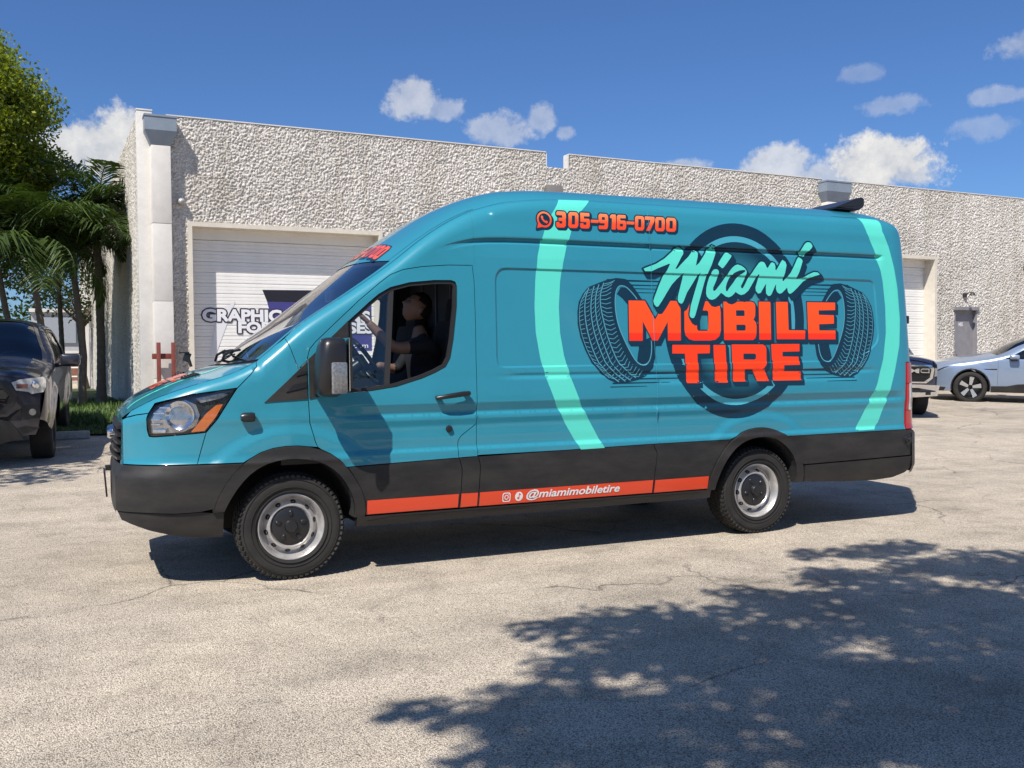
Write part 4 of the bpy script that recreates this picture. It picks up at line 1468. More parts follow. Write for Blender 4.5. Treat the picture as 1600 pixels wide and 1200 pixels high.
# wrap artwork, metres along and up the van side
ART = {'SCRIPT':[[(3.7412,2.1189),(3.7618,2.1279),(3.8059,2.1431),(3.8532,2.1595),(3.9377,2.2047),(3.9997,2.2521),(4.0499,2.2903),(4.0804,2.3006),(4.1037,2.2949),(4.12,2.2757),(4.1167,2.2487),(4.0918,2.2174),(4.0587,2.1684),(4.0311,2.1273),(4.047,2.1277),(4.0882,2.1668),(4.1643,2.23),(4.2004,2.2705),(4.2211,2.2804),(4.2409,2.272),(4.2556,2.2587),(4.2484,2.2278),(4.2335,2.1891),(4.224,2.1572),(4.2569,2.1796),(4.3101,2.2427),(4.368,2.3142),(4.3842,2.3236),(4.4139,2.3133),(4.4294,2.2933),(4.423,2.2621),(4.3713,2.1627),(4.3297,2.095),(4.293,2.0074),(4.2633,1.9305),(4.2267,1.8387),(4.1977,1.7651),(4.1844,1.7448),(4.1662,1.7411),(4.1478,1.7521),(4.1444,1.7721),(4.1611,1.8429),(4.2044,1.9497),(4.2478,2.0521),(4.2638,2.106),(4.2409,2.0825),(4.1846,2.01),(4.1321,1.9433),(4.0979,1.8772),(4.0848,1.8594),(4.0714,1.8537),(4.0508,1.8639),(4.0421,1.8839),(4.0472,1.9166),(4.0728,1.9874),(4.0948,2.0484),(4.109,2.0982),(4.0851,2.0784),(4.0381,2.0419),(3.9941,2.0008),(3.9427,1.9347),(3.8979,1.8741),(3.8665,1.8364),(3.8573,1.8288),(3.8439,1.8277),(3.8255,1.8458),(3.819,1.8704),(3.8268,1.8929),(3.8768,1.9932),(3.9164,2.064),(3.955,2.115),(3.9847,2.1636),(3.97,2.1631),(3.904,2.1386),(3.8564,2.1212),(3.8147,2.1021),(3.7542,2.1004)],[(4.5216,2.2718),(4.5415,2.2715),(4.5761,2.2519),(4.5733,2.2404),(4.5243,2.188),(4.484,2.1471),(4.4714,2.1441),(4.4364,2.1714),(4.4403,2.1828),(4.4711,2.2225),(4.5085,2.2641)],[(4.3935,2.1316),(4.4135,2.1352),(4.4304,2.1311),(4.4393,2.1185),(4.4364,2.0876),(4.411,2.0356),(4.383,1.9889),(4.3802,1.9658),(4.3883,1.9604),(4.4029,1.9663),(4.4326,1.9951),(4.4727,2.0371),(4.5134,2.0844),(4.5477,2.1267),(4.5747,2.1533),(4.6011,2.1712),(4.6236,2.1782),(4.633,2.1779),(4.6589,2.1714),(4.6832,2.1591),(4.7011,2.144),(4.7124,2.1261),(4.7114,2.113),(4.7011,2.0945),(4.694,2.0683),(4.6738,2.0366),(4.6547,2.0092),(4.653,1.9957),(4.6581,1.988),(4.6689,1.9882),(4.6862,2.0083),(4.7114,2.0479),(4.7401,2.0903),(4.7642,2.1145),(4.8029,2.1601),(4.8377,2.1952),(4.858,2.208),(4.873,2.2105),(4.8952,2.2049),(4.9049,2.1894),(4.9129,2.1675),(4.9238,2.1578),(4.9409,2.1773),(4.9609,2.2007),(4.9766,2.2086),(4.9986,2.1987),(5.0046,2.1766),(5.0013,2.1511),(5.007,2.1412),(5.0228,2.1586),(5.0667,2.2146),(5.0847,2.2322),(5.113,2.2161),(5.1208,2.1907),(5.1004,2.1263),(5.0815,2.0886),(5.0751,2.0592),(5.0867,2.0568),(5.1083,2.0786),(5.1587,2.1279),(5.2421,2.2481),(5.2567,2.2604),(5.2888,2.2443),(5.2947,2.2283),(5.2697,2.1792),(5.2455,2.1302),(5.2189,2.0921),(5.2196,2.076),(5.2482,2.0821),(5.2962,2.094),(5.3454,2.1179),(5.4014,2.1388),(5.4421,2.1367),(5.4626,2.121),(5.4436,2.114),(5.4053,2.1049),(5.3566,2.0902),(5.2862,2.0562),(5.2285,2.0067),(5.1787,1.9684),(5.1509,1.953),(5.1344,1.9537),(5.1232,1.97),(5.1187,2.0044),(5.1009,1.9881),(5.0588,1.9555),(5.0335,1.9508),(5.0123,1.9642),(5.0026,1.9888),(5.0077,2.0285),(4.9947,2.0124),(4.9534,1.943),(4.9395,1.9322),(4.9199,1.9298),(4.9001,1.9499),(4.9004,1.9946),(4.9072,2.0315),(4.8909,2.0128),(4.8443,1.9526),(4.8183,1.9484),(4.7982,1.9689),(4.7966,1.9976),(4.8263,2.0664),(4.837,2.1044),(4.8241,2.103),(4.781,2.0443),(4.7244,1.9701),(4.6843,1.9418),(4.6489,1.9323),(4.6213,1.9422),(4.5973,1.9562),(4.5974,1.9572),(4.5773,1.9388),(4.5574,1.923),(4.5267,1.9121),(4.4998,1.9178),(4.4716,1.9384),(4.4537,1.9468),(4.4305,1.9243),(4.3949,1.8981),(4.3636,1.889),(4.3366,1.8952),(4.3168,1.9162),(4.3113,1.9416),(4.3167,1.9824),(4.3322,2.0287),(4.3741,2.1167)],[(5.3654,2.3905),(5.3854,2.3875),(5.3988,2.3755),(5.406,2.3567),(5.3932,2.3399),(5.3633,2.316),(5.3328,2.2824),(5.3169,2.2711),(5.2974,2.265),(5.2748,2.2745),(5.2656,2.2973),(5.2719,2.3127),(5.2848,2.3261),(5.3064,2.3502),(5.3222,2.3698),(5.3445,2.3859)]],'SCRIPT_HOLE':[[(4.5837,2.107),(4.6097,2.1191),(4.642,2.1309),(4.6739,2.1354),(4.6967,2.1361),(4.6984,2.1257),(4.6864,2.117),(4.6652,2.105),(4.6391,2.0929),(4.6052,2.0609),(4.5778,2.0292),(4.5372,1.987),(4.5166,1.9608),(4.5044,1.9632),(4.504,1.9915),(4.515,2.0226),(4.5364,2.0592),(4.5569,2.083)]],'MOBILE':[[(3.5998,1.8726),(3.743,1.873),(3.8271,1.7276),(3.9307,1.8746),(4.0681,1.8755),(4.0516,1.5656),(3.9329,1.5658),(3.9399,1.7129),(3.8409,1.5659),(3.7941,1.566),(3.7153,1.7145),(3.7062,1.5642),(3.5876,1.5644)],[(4.0987,1.8018),(4.1087,1.8396),(4.144,1.8666),(4.1933,1.8762),(4.3674,1.8775),(4.4125,1.8661),(4.4374,1.8377),(4.4419,1.793),(4.4333,1.6461),(4.4172,1.6015),(4.3771,1.5728),(4.3233,1.5653),(4.1726,1.5655),(4.1286,1.5762),(4.0972,1.6075),(4.0903,1.6513)],[(4.4733,1.8766),(4.7414,1.8806),(4.7727,1.8733),(4.7833,1.8552),(4.7823,1.8096),(4.7765,1.764),(4.7584,1.7346),(4.7807,1.7121),(4.7863,1.6796),(4.7792,1.6147),(4.7676,1.5855),(4.7426,1.5693),(4.4597,1.5696)],[(4.8212,1.8818),(4.9397,1.8823),(4.9229,1.5711),(4.8048,1.5712)],[(4.995,1.8831),(5.1156,1.8836),(5.1083,1.6501),(5.281,1.6486),(5.2729,1.5754),(4.9824,1.5756)],[(5.3182,1.8847),(5.6174,1.8857),(5.6121,1.8225),(5.4355,1.8171),(5.4342,1.7801),(5.5954,1.7782),(5.5896,1.7071),(5.4304,1.7014),(5.4288,1.6491),(5.6022,1.6496),(5.5962,1.5738),(5.308,1.5741)]],'MOBILE_H':[[(4.2168,1.8032),(4.309,1.8042),(4.3235,1.7949),(4.3158,1.6584),(4.3018,1.6425),(4.2188,1.6423),(4.2071,1.658)],[(4.5904,1.8087),(4.665,1.8096),(4.6747,1.8019),(4.6718,1.7631),(4.5894,1.7623)],[(4.586,1.6928),(4.6684,1.6933),(4.6779,1.6823),(4.6734,1.6533),(4.665,1.6455),(4.585,1.6452)]],'TIRE':[[(3.971,1.5328),(4.321,1.5305),(4.3152,1.4654),(4.1975,1.463),(4.1967,1.2322),(4.0815,1.2344),(4.0822,1.4638),(3.9669,1.4658)],[(4.3537,1.5304),(4.4701,1.53),(4.4661,1.2309),(4.3491,1.2331)],[(4.5284,1.5343),(4.8358,1.5335),(4.8629,1.5204),(4.8705,1.491),(4.8643,1.3936),(4.8519,1.3645),(4.8288,1.342),(4.8771,1.2362),(4.7573,1.2384),(4.713,1.3339),(4.6399,1.3348),(4.6389,1.2367),(4.5229,1.2388)],[(4.9204,1.5365),(5.2116,1.537),(5.207,1.4748),(5.032,1.4725),(5.03,1.4345),(5.1937,1.4312),(5.1945,1.3638),(5.0322,1.3624),(5.0324,1.3133),(5.2036,1.3109),(5.2024,1.2369),(4.9175,1.2394)]],'TIRE_H':[[(4.6404,1.4601),(4.7508,1.4593),(4.7636,1.4495),(4.76,1.4205),(4.7474,1.4109),(4.6372,1.4138)]],'TY_OUT':[(3.5057,2.0428),(3.5846,2.0366),(3.6382,1.9929),(3.6818,1.9364),(3.734,1.8634),(3.7841,1.7489),(3.8147,1.6257),(3.8203,1.5271),(3.811,1.4369),(3.7794,1.3554),(3.7195,1.2991),(3.6427,1.2679),(3.5484,1.2494),(3.4557,1.2455),(3.3836,1.2764),(3.3133,1.3334),(3.2536,1.4018),(3.2049,1.4974),(3.1698,1.5927),(3.1527,1.6878),(3.1562,1.7831),(3.1709,1.8549),(3.2105,1.9194),(3.2584,1.9684),(3.3513,2.0026),(3.4262,2.0287)],'TY_HOLE':[(3.5347,1.9865),(3.5104,1.9697),(3.4914,1.9328),(3.481,1.8677),(3.4825,1.7705),(3.5018,1.6736),(3.5426,1.5766),(3.5972,1.4711),(3.6402,1.4058),(3.6857,1.3769),(3.7335,1.3845),(3.7661,1.4209),(3.7839,1.4945),(3.784,1.5928),(3.7614,1.6912),(3.7204,1.7975),(3.6784,1.883),(3.6256,1.9435),(3.5809,1.9794)],'TY_IN':[[(3.5009,1.9208),(3.5385,1.9727),(3.5804,1.9712),(3.6162,1.9433),(3.6692,1.887),(3.7109,1.7974),(3.6767,1.7807),(3.636,1.8088),(3.591,1.8409),(3.5473,1.8891)],[(3.6696,1.552),(3.7821,1.5928),(3.782,1.4945),(3.7647,1.4291),(3.7338,1.3902),(3.6907,1.3825),(3.6499,1.4098),(3.6572,1.4544),(3.6695,1.5032)]],'TY_C':[[(3.2627,1.9645),(3.2316,1.8958),(3.2176,1.8077),(3.2207,1.7041),(3.2415,1.5927),(3.276,1.4811),(3.3248,1.3811),(3.403,1.3041),(3.4745,1.2548)],[(3.3088,1.9775),(3.2818,1.9047),(3.2689,1.8084),(3.2748,1.7045),(3.2961,1.6007),(3.3353,1.4888),(3.3796,1.3844),(3.4584,1.3113),(3.5302,1.2578)],[(3.3505,1.9905),(3.3186,1.9134),(3.3084,1.8169),(3.316,1.7128),(3.342,1.6087),(3.3813,1.4965),(3.4253,1.3839),(3.5046,1.3106),(3.577,1.265)],[(3.3925,2.0036),(3.3574,1.9222),(3.3526,1.8416),(3.3657,1.7533),(3.3931,1.6249),(3.4285,1.5204),(3.4814,1.3994),(3.5521,1.334),(3.6245,1.2828)]],'TY_R':[(3.5003,2.0305),(3.4709,2.0054),(3.4581,1.9483),(3.4486,1.8672),(3.4576,1.7864),(3.4635,1.7299),(3.4787,1.6735),(3.4939,1.617),(3.5133,1.5524),(3.5333,1.4957),(3.5626,1.439),(3.602,1.3941),(3.6563,1.3569),(3.7067,1.3278)],'TY_L':[(3.2337,1.9319),(3.1844,1.8551),(3.1714,1.7833),(3.1687,1.6879),(3.1877,1.5927),(3.2211,1.4973),(3.2675,1.4096),(3.3273,1.3412),(3.393,1.2843)],'SWOOSH':[[(3.0768,2.6794),(2.9439,2.4534),(2.8854,2.3072),(2.8471,2.1874),(2.8212,1.9982),(2.806,1.8105),(2.8067,1.6237),(2.8334,1.4372),(2.8681,1.2971),(2.9399,1.1088),(3.0288,0.9413),(3.1386,0.7586),(3.3382,0.7635),(3.242,0.9335),(3.1453,1.1032),(3.0719,1.2936),(3.0273,1.4591),(3.0043,1.6241),(3.0039,1.813),(3.025,2.003),(3.0545,2.1467),(3.1005,2.292),(3.1401,2.3903),(3.2057,2.5155),(3.3394,2.6804)],[(5.9903,2.6695),(6.0321,2.4946),(6.0869,2.3671),(6.1489,2.1894),(6.1681,2.0778),(6.1768,1.854),(6.1641,1.6307),(6.115,1.4087),(6.0264,1.1891),(5.8929,0.9728),(5.766,0.7977),(5.9778,0.8),(6.0386,0.8578),(6.14,1.0484),(6.2408,1.2962),(6.3111,1.519),(6.3402,1.7436),(6.3363,2.0255),(6.3139,2.1944),(6.2699,2.3914),(6.2166,2.5205),(6.2239,2.6709)]],'RING':[(4.6369,2.5165),(4.5458,0.9367),(3.9174,1.7252),(5.2802,1.7352)],'PHONE':[['3',(3.0115,2.4066),(3.0912,2.4076),(3.1029,2.5303),(3.023,2.5302)],['0',(3.1116,2.4078),(3.1955,2.4089),(3.2073,2.5304),(3.1232,2.5303)],['5',(3.2117,2.4091),(3.2932,2.4101),(3.3053,2.5305),(3.2235,2.5304)],['-',(3.3009,2.4102),(3.3667,2.4111),(3.3789,2.5305),(3.3129,2.5305)],['9',(3.3667,2.4111),(3.4497,2.4121),(3.462,2.5306),(3.3789,2.5305)],['1',(3.4664,2.4123),(3.5178,2.413),(3.5302,2.5307),(3.4787,2.5306)],['6',(3.5256,2.4131),(3.6078,2.4141),(3.6204,2.5308),(3.538,2.5307)],['-',(3.6101,2.4141),(3.6805,2.415),(3.6932,2.5309),(3.6226,2.5308)],['0',(3.6862,2.4151),(3.7699,2.4162),(3.7827,2.531),(3.6989,2.5309)],['7',(3.7756,2.4162),(3.8624,2.4173),(3.8754,2.531),(3.7884,2.531)],['0',(3.8682,2.4174),(3.9559,2.4185),(3.969,2.5311),(3.8812,2.5311)],['0',(3.9677,2.4187),(4.0599,2.4198),(4.0731,2.5312),(3.9808,2.5312)]],'WA':[(2.9184,2.4618),(2.9244,2.5249),(2.987,2.4652)],'SOCIAL':[(2.535,0.465),(2.6326,0.4679),(2.6914,0.4213),(3.4658,0.4271),(2.6867,0.5019),(3.4603,0.4965)],'XT':[(3.9268,2.0442),(3.6228,2.0466),(3.867,1.3789),(3.7058,1.244)]}
# ------------------------------------------------------------------ van
TEAL = (0.028, 0.228, 0.308)
M_PAINT = mat('teal_wrap_paint', TEAL, rough=0.30, coat=0.85, spec=0.25, noise_amt=0.03, noise_scale=2.0, coat_rough=0.04)
M_TRIM = mat('black_textured_plastic', (0.019, 0.018, 0.018), rough=0.52, spec=0.35, noise_amt=0.38, noise_scale=5, bump=0.05, bump_scale=300)
M_TRIM2 = mat('smooth_black_plastic', (0.016, 0.016, 0.018), rough=0.32)
M_SEAL = mat('black_rubber_seal', (0.012, 0.012, 0.012), rough=0.6)
M_DARK = mat('dark_underbody', (0.012, 0.012, 0.012), rough=0.9)
M_CAB = mat('dark_grey_cab_plastic', (0.020, 0.020, 0.022), rough=0.6)
M_FABRIC = mat('black_seat_fabric', (0.018, 0.018, 0.020), rough=0.95, noise_amt=0.2, noise_scale=60)
M_TYRE = mat('tyre_rubber', (0.015, 0.014, 0.013), rough=0.78, noise_amt=0.45, noise_scale=7, bump=0.1, bump_scale=120)
M_STEEL = mat('silver_painted_steel', (0.54, 0.52, 0.50), rough=0.34, metal=0.55, noise_amt=0.28, noise_scale=12)
M_CHROME = mat('bright_reflector', (0.75, 0.75, 0.76), rough=0.14, metal=1.0)
M_ORANGE = mat('amber_lens', (0.55, 0.13, 0.02), rough=0.2, coat=0.6)
M_RED = mat('red_lens', (0.42, 0.018, 0.02), rough=0.22, coat=0.7)
M_CLEAR = mat('clear_lens_with_prisms', (0.36, 0.35, 0.34), rough=0.25, metal=0.5, noise_amt=0.5, noise_scale=70)
M_WHLENS = mat('white_lens', (0.70, 0.68, 0.66), rough=0.3, coat=0.5, noise_amt=0.2, noise_scale=30)
G_WIN = glass('window_glass', (0.72, 0.78, 0.80))
G_WS = glass('windscreen_glass', (0.66, 0.72, 0.78))
G_LENS = glass('headlight_lens', (0.93, 0.94, 0.95))
P_MINT = mat('mint_film', (0.10, 0.62, 0.50), rough=0.36, coat=0.3, spec=0.2)
P_NAVY = mat('navy_film', (0.006, 0.030, 0.055), rough=0.34, coat=0.3, spec=0.2)
P_LINE = mat('pale_teal_film', (0.085, 0.31, 0.39), rough=0.35, coat=0.7)
P_TEAL = mat('teal_backing_film', (0.04, 0.27, 0.31), rough=0.34, coat=0.7)
P_STRIPE = mat('orange_red_film', (0.74, 0.060, 0.016), rough=0.36, coat=0.5)
P_WHITE = mat('white_film', (0.78, 0.76, 0.74), rough=0.4)
P_HDARK = mat('dark_teal_film', (0.02, 0.16, 0.22), rough=0.34, coat=0.7)


def dusty(m, col, dust, amt=.5):
    """road dust lying in soft streaks over a plastic or rubber part"""
    N, L = m.node_tree.nodes, m.node_tree.links
    tc = N.new('ShaderNodeTexCoord')
    mp = N.new('ShaderNodeMapping')
    mp.inputs['Scale'].default_value = (.7, .7, 2.2)
    L.new(tc.outputs['Object'], mp.inputs[0])
    n = N.new('ShaderNodeTexNoise')
    n.inputs['Scale'].default_value = 3.2
    n.inputs['Detail'].default_value = 9
    n.inputs['Roughness'].default_value = .7
    L.new(mp.outputs[0], n.inputs['Vector'])
    r = N.new('ShaderNodeValToRGB')
    r.color_ramp.elements[0].position, r.color_ramp.elements[0].color = .38, (*col, 1)
    r.color_ramp.elements[1].position, r.color_ramp.elements[1].color = .78, (*dust, 1)
    L.new(n.outputs['Fac'], r.inputs[0])
    L.new(r.outputs[0], N['Principled BSDF'].inputs['Base Color'])


dusty(M_TRIM, (.017, .016, .016), (.044, .040, .035))
dusty(M_TYRE, (.013, .012, .011), (.034, .030, .025))


def grad_mat(name, z0, z1, stops, hard=False):
    m = mat(name, stops[0][1], rough=0.36, coat=0.25, spec=0.15)
    N, L = m.node_tree.nodes, m.node_tree.links
    g = N.new('ShaderNodeTexCoord')
    s = N.new('ShaderNodeSeparateXYZ')
    L.new(g.outputs['Object'], s.inputs[0])
    mr = N.new('ShaderNodeMapRange')
    mr.inputs['From Min'].default_value = z0
    mr.inputs['From Max'].default_value = z1
    L.new(s.outputs['Z'], mr.inputs['Value'])
    r = N.new('ShaderNodeValToRGB')
    r.color_ramp.interpolation = 'LINEAR'
    while len(r.color_ramp.elements) < len(stops):
        r.color_ramp.elements.new(0.5)
    for e, (p, c) in zip(r.color_ramp.elements, stops):
        e.position = p
        e.color = (*c, 1)
    L.new(mr.outputs[0], r.inputs[0])
    L.new(r.outputs[0], N['Principled BSDF'].inputs['Base Color'])
    return m


P_MOBILE = grad_mat('printed_red_letters', 1.37, 1.85, [(0, (0.84, 0.022, 0.008)), (0.525, (0.88, 0.035, 0.010)), (0.535, (1.0, 0.075, 0.012)), (1, (1.0, 0.085, 0.014))])
P_TIRE = grad_mat('printed_red_letters_lower', 1.0, 1.4, [(0, (0.98, 0.060, 0.012)), (1, (0.88, 0.050, 0.010))])
P_PHONE = grad_mat('printed_orange_digits', 2.40, 2.54, [(0, (0.85, 0.06, 0.02)), (0.4, (0.86, 0.09, 0.025)), (1, (0.86, 0.26, 0.10))])

van = thing('cargo_van', 'teal high roof cargo van wrapped with red, navy and mint tire shop lettering', 'van', (0, 0, 0))


def trimz(x):
    return float(np.interp(x, [0, 1.2, 1.4, 2.3, 3.7, 5.1, 6.4], [.79, .722, .727, .752, .774, .782, .786]))


ARCH_F_OUT = [(1.500, .385), (1.508, .45), (1.482, .56), (1.405, .70), (1.305, .805), (1.18, .868), (1.02, .888), (.86, .868), (.72, .795), (.62, .69), (.555, .58), (.522, .48)]
ARCH_F_IN = [(1.430, .385), (1.435, .45), (1.412, .54), (1.350, .655), (1.262, .742), (1.15, .788), (1.02, .804), (.885, .788), (.775, .733), (.69, .65), (.625, .55), (.592, .48)]
ARCH_R_OUT = [(4.255, .385), (4.272, .47), (4.32, .585), (4.40, .70), (4.50, .79), (4.62, .845), (4.76, .866), (4.90, .848), (5.02, .795), (5.12, .70), (5.18, .585), (5.205, .47), (5.205, .395)]
ARCH_R_IN = [(4.330, .385), (4.345, .46), (4.392, .565), (4.46, .66), (4.545, .73), (4.645, .775), (4.76, .79), (4.88, .775), (4.98, .73), (5.065, .65), (5.115, .555), (5.130, .46), (5.130, .395)]
ARCH_F_OUT = smooth_poly(ARCH_F_OUT, False, 1)
ARCH_F_IN = smooth_poly(ARCH_F_IN, False, 1)
ARCH_R_OUT = smooth_poly(ARCH_R_OUT, False, 1)
ARCH_R_IN = smooth_poly(ARCH_R_IN, False, 1)


def cut(poly, f):
    return [p for p in poly if f(p)]


DOOR_TOP = [(1.1414, 1.4687), (1.1555, 1.515), (1.1906, 1.557), (1.3139, 1.6719), (1.4945, 1.8372), (1.65, 1.965), (1.7275, 2.022), (1.8177, 2.0589), (1.957, 2.0837), (2.1466, 2.0999), (2.3301, 2.1032)]
DOOR_REAR = [(2.339, 1.9869), (2.3358, 1.7135), (2.3283, 1.4416), (2.3226, 1.0806), (2.3209, .9855)]
FUEL_L = [(2.30, .967), (2.209, .9041), (2.190, .885), (2.1792, .8606), (2.1745, .80)]
DOOR_FRONT = [(1.1356, 1.43), (1.1356, 1.284), (1.1366, 1.18), (1.1426, 1.032), (1.1748, .9042), (1.190, .868)]
WIN = [(1.415, 1.222), (1.422, 1.700), (1.491, 1.7592), (1.565, 1.825), (1.638, 1.885), (1.7207, 1.932), (1.8595, 1.969), (2.0467, 1.989), (2.165, 1.991), (2.195, 1.980), (2.207, 1.945), (2.1998, 1.8028), (2.1658, 1.5775), (2.1363, 1.4433), (2.1008, 1.385),
       (2.02, 1.345), (1.9248, 1.308), (1.74, 1.255), (1.5605, 1.230)]
nearparts = []


def sp(*a, **k):
    o = side_panel(*a, **k)
    nearparts.append(o)
    return o


# fender
arc = cut(ARCH_F_OUT, lambda p: p[0] < 1.19 and p[1] > .79)
def SH(xs):
    out = []
    for i, x in enumerate(xs):
        if i:
            k = max(1, int(abs(x - xs[i - 1]) / .04))
            out += [xs[i - 1] + (x - xs[i - 1]) * j / k for j in range(1, k)]
        out.append(x)
    return [(x, float(shoulder(x))) for x in out]



fender_poly = [(.437, .79), (.715, .79)] + list(reversed(arc)) + list(reversed(DOOR_FRONT)) + [(1.133, 1.433), (1.078, 1.380), (1.030, 1.520), (1.005, 1.5855)] + SH([.95, .90, .842]) + \
    [(.8176, 1.43), (.8159, 1.4011), (.7757, 1.3523), (.6895, 1.2660), (.6529, 1.2114), (.5643, 1.0714), (.4942, .9879)]
fender = sp('fender', fender_poly, M_PAINT, van, gap=.0025)
# front corner below the lamp
fascia = sp('front_corner_panel', [(.011, .79), (.437, .79), (.4942, .9879), (.3352, .976), (.1871, .9659), (.1617, .9698), (.1514, 1.0102), (.1488, 1.0789), (.158, 1.114), (.092, 1.1035), (.035, 1.085), (.011, 1.07)], M_PAINT, van, gap=.0025)
# bonnet edge that turns down onto the lamp
hs = [(.035, 1.088), (.092, 1.1057), (.1608, 1.1169), (.1995, 1.1784), (.2585, 1.1942), (.4159, 1.2322), (.6895, 1.2678), (.7757, 1.3543), (.8159, 1.4031), (.8176, 1.4345)] + SH([.80, .72, .65, .58, .50, .42, .35, .28, .20, .15, .10, .06])
hood_side = sp('hood_edge', hs, M_PAINT, van, gap=.002, lip=.01)
# side of the body, one pressing from the screen pillar to the tail
arc = cut(ARCH_R_OUT, lambda p: p[1] > .785)
body_poly = [(1.005, 1.5855), (1.030, 1.520), (1.078, 1.383)] + [(1.133, 1.436)] + DOOR_TOP + DOOR_REAR + [(2.3165, .76)] + \
    [(x, trimz(x)) for x in (3.0, 3.7, 4.2)] + [(4.47, trimz(4.47))] + arc + [(5.03, trimz(5.05)), (5.6, .784), (6.345, .787), (6.355, 1.0), (6.385, 1.373), (6.497, 1.373)] + \
    [(6.497, z) for z in (1.6, 1.9, 2.2, 2.45)] + SH([6.50, 6.42, 6.3, 6.1, 5.5, 5.0, 4.5, 4.0, 3.4, 3.0, 2.85, 2.7, 2.55, 2.39, 2.3, 2.206, 2.1, 2.0, 1.86, 1.72, 1.58, 1.45, 1.28, 1.127, 1.06])
body = sp('body_side', body_poly, M_PAINT, van, gap=.002, step=.03)
# door
fl = cut(ARCH_F_OUT, lambda p: p[0] > 1.19 and p[1] > .725)
door_poly = DOOR_TOP + DOOR_REAR + FUEL_L + [(2.1755, trimz(2.17)), (1.8, trimz(1.8)), (1.39, trimz(1.39))] + fl + list(reversed(DOOR_FRONT))
door = sp('front_door', door_poly, M_PAINT, van, holes=[WIN], gap=.0028)
fuel = sp('fuel_flap', [(2.3205, .985)] + FUEL_L + [(2.1755, trimz(2.2)), (2.3165, trimz(2.32))], M_PAINT, van, gap=.0025)


def inset(poly, s, step=.03):
    p = np.array(densify(poly, step))
    a = np.sum(p[:, 0] * np.roll(p[:, 1], -1) - np.roll(p[:, 0], -1) * p[:, 1])
    c = np.roll(p, -1, 0) - np.roll(p, 1, 0)
    n = np.stack([-c[:, 1], c[:, 0]], -1) / (np.linalg.norm(c, axis=1)[:, None] + 1e-9)
    return [tuple(q) for q in p + n * s * (1 if a > 0 else -1)]


WIN_IN = inset(WIN, .024)
sp('window_seal', inset(WIN, .001), M_SEAL, van, holes=[WIN_IN], off=-.010, gap=0, lip=.03)
# quarter glass ahead of the divider; the main pane is wound down
GL = [p for p in WIN_IN]
xd = lambda z: 1.668 + (z - 1.25) * .078
quarter = [p for p in GL if p[0] < xd(p[1])]
ztop = float(np.interp(xd(1.9), [p[0] for p in sorted(quarter)[-12:]], [1.9] * min(12, len(quarter)))) if False else None
qs = sorted(quarter, key=lambda p: math.atan2(p[1] - 1.5, p[0] - 1.52))
g = side_panel('quarter_glass', qs, G_WIN, van, off=-.022, lip=0, gap=0)
nearparts.append(g)
sp('window_divider', [(1.655, 1.235), (1.690, 1.24), (1.747, 1.925), (1.712, 1.915)], M_CAB, van, off=-.012, gap=0, lip=.03)
# wound-down pane shows a low edge above the sill
# mirror sail, fender and door pieces
sp('sail_panel', [(.852, 1.1695), (1.129, 1.183), (1.1345, 1.432)], M_TRIM, van, off=.006, gap=.002, lip=.02)
sp('sail_panel', [(1.141, 1.185), (1.41, 1.222), (1.419, 1.705), (1.141, 1.447)], M_TRIM, van, off=.006, gap=.002, lip=.02)
sp('sail_rib', [(.99, 1.232), (1.129, 1.262), (1.129, 1.300), (1.04, 1.285)], M_TRIM2, van, off=.012, gap=.002, lip=.01)
sp('sail_rib', [(1.06, 1.335), (1.129, 1.352), (1.129, 1.372), (1.09, 1.366)], M_TRIM2, van, off=.012, gap=.002, lip=.01)
# wheel arch mouldings
sp('wheel_arch_moulding', ARCH_F_OUT + list(reversed(ARCH_F_IN)), M_TRIM, van, off=.022, gap=.002, lip=.05)
sp('wheel_arch_moulding', ARCH_R_OUT + list(reversed(ARCH_R_IN)), M_TRIM, van, off=.022, gap=.002, lip=.05)
# lower cladding
rt = [p for p in ARCH_F_OUT if p[0] > 1.3 and p[1] < .725]
sp('door_cladding', [(2.1745, .395)] + [(1.6, .393), (1.503, .392)] + rt[:] + [(1.385, .726), (1.8, trimz(1.8)), (2.1755, trimz(2.17)), (2.196, .668), (2.189, .515)], M_TRIM, van, off=.010, gap=.003)
sp('sill_cladding', [(2.1745, .395), (2.189, .515), (2.196, .668), (2.1755, trimz(2.17)), (2.3165, trimz(2.3)), (2.333, .688), (2.324, .515), (2.300, .395)], M_TRIM, van, off=.010, gap=.003)
lf = [p for p in ARCH_R_OUT if p[0] < 4.49 and p[1] < .775]
sp('side_cladding', [(2.300, .395), (2.324, .515), (2.333, .688), (2.3165, trimz(2.3)), (3.0, trimz(3)), (3.757, trimz(3.76)), (3.789, .7036), (3.768, .5372), (3.755, .395)], M_TRIM, van, off=.010, gap=.003)
sp('side_cladding', [(3.755, .395), (3.768, .5372), (3.789, .7036), (3.757, trimz(3.76)), (4.2, trimz(4.2)), (4.47, trimz(4.4))] + list(reversed(lf)) + [(4.26, .395)], M_TRIM, van, off=.010, gap=.003)
rr_ = [p for p in ARCH_R_OUT if p[0] > 5.04 and .545 < p[1] < .775]
sp('rear_cladding', [(5.2126, .541), (6.4017, .5598), (6.435, .562), (6.435, .787), (5.6, .784), (5.04, .781)] + rr_, M_TRIM, van, off=.010, gap=.003)
sp('bumper_side', [(5.215, .395), (5.6, .372), (6.0, .360), (6.2, .372), (6.34, .41), (6.415, .455), (6.435, .555), (6.4017, .555), (5.2126, .537)], M_TRIM, van, off=.016, gap=.003, lip=.12)
sp('sill', [(1.445, .318), (4.29, .325), (4.29, .392), (1.445, .388)], M_TRIM2, van, off=.024, gap=.001, lip=.06)
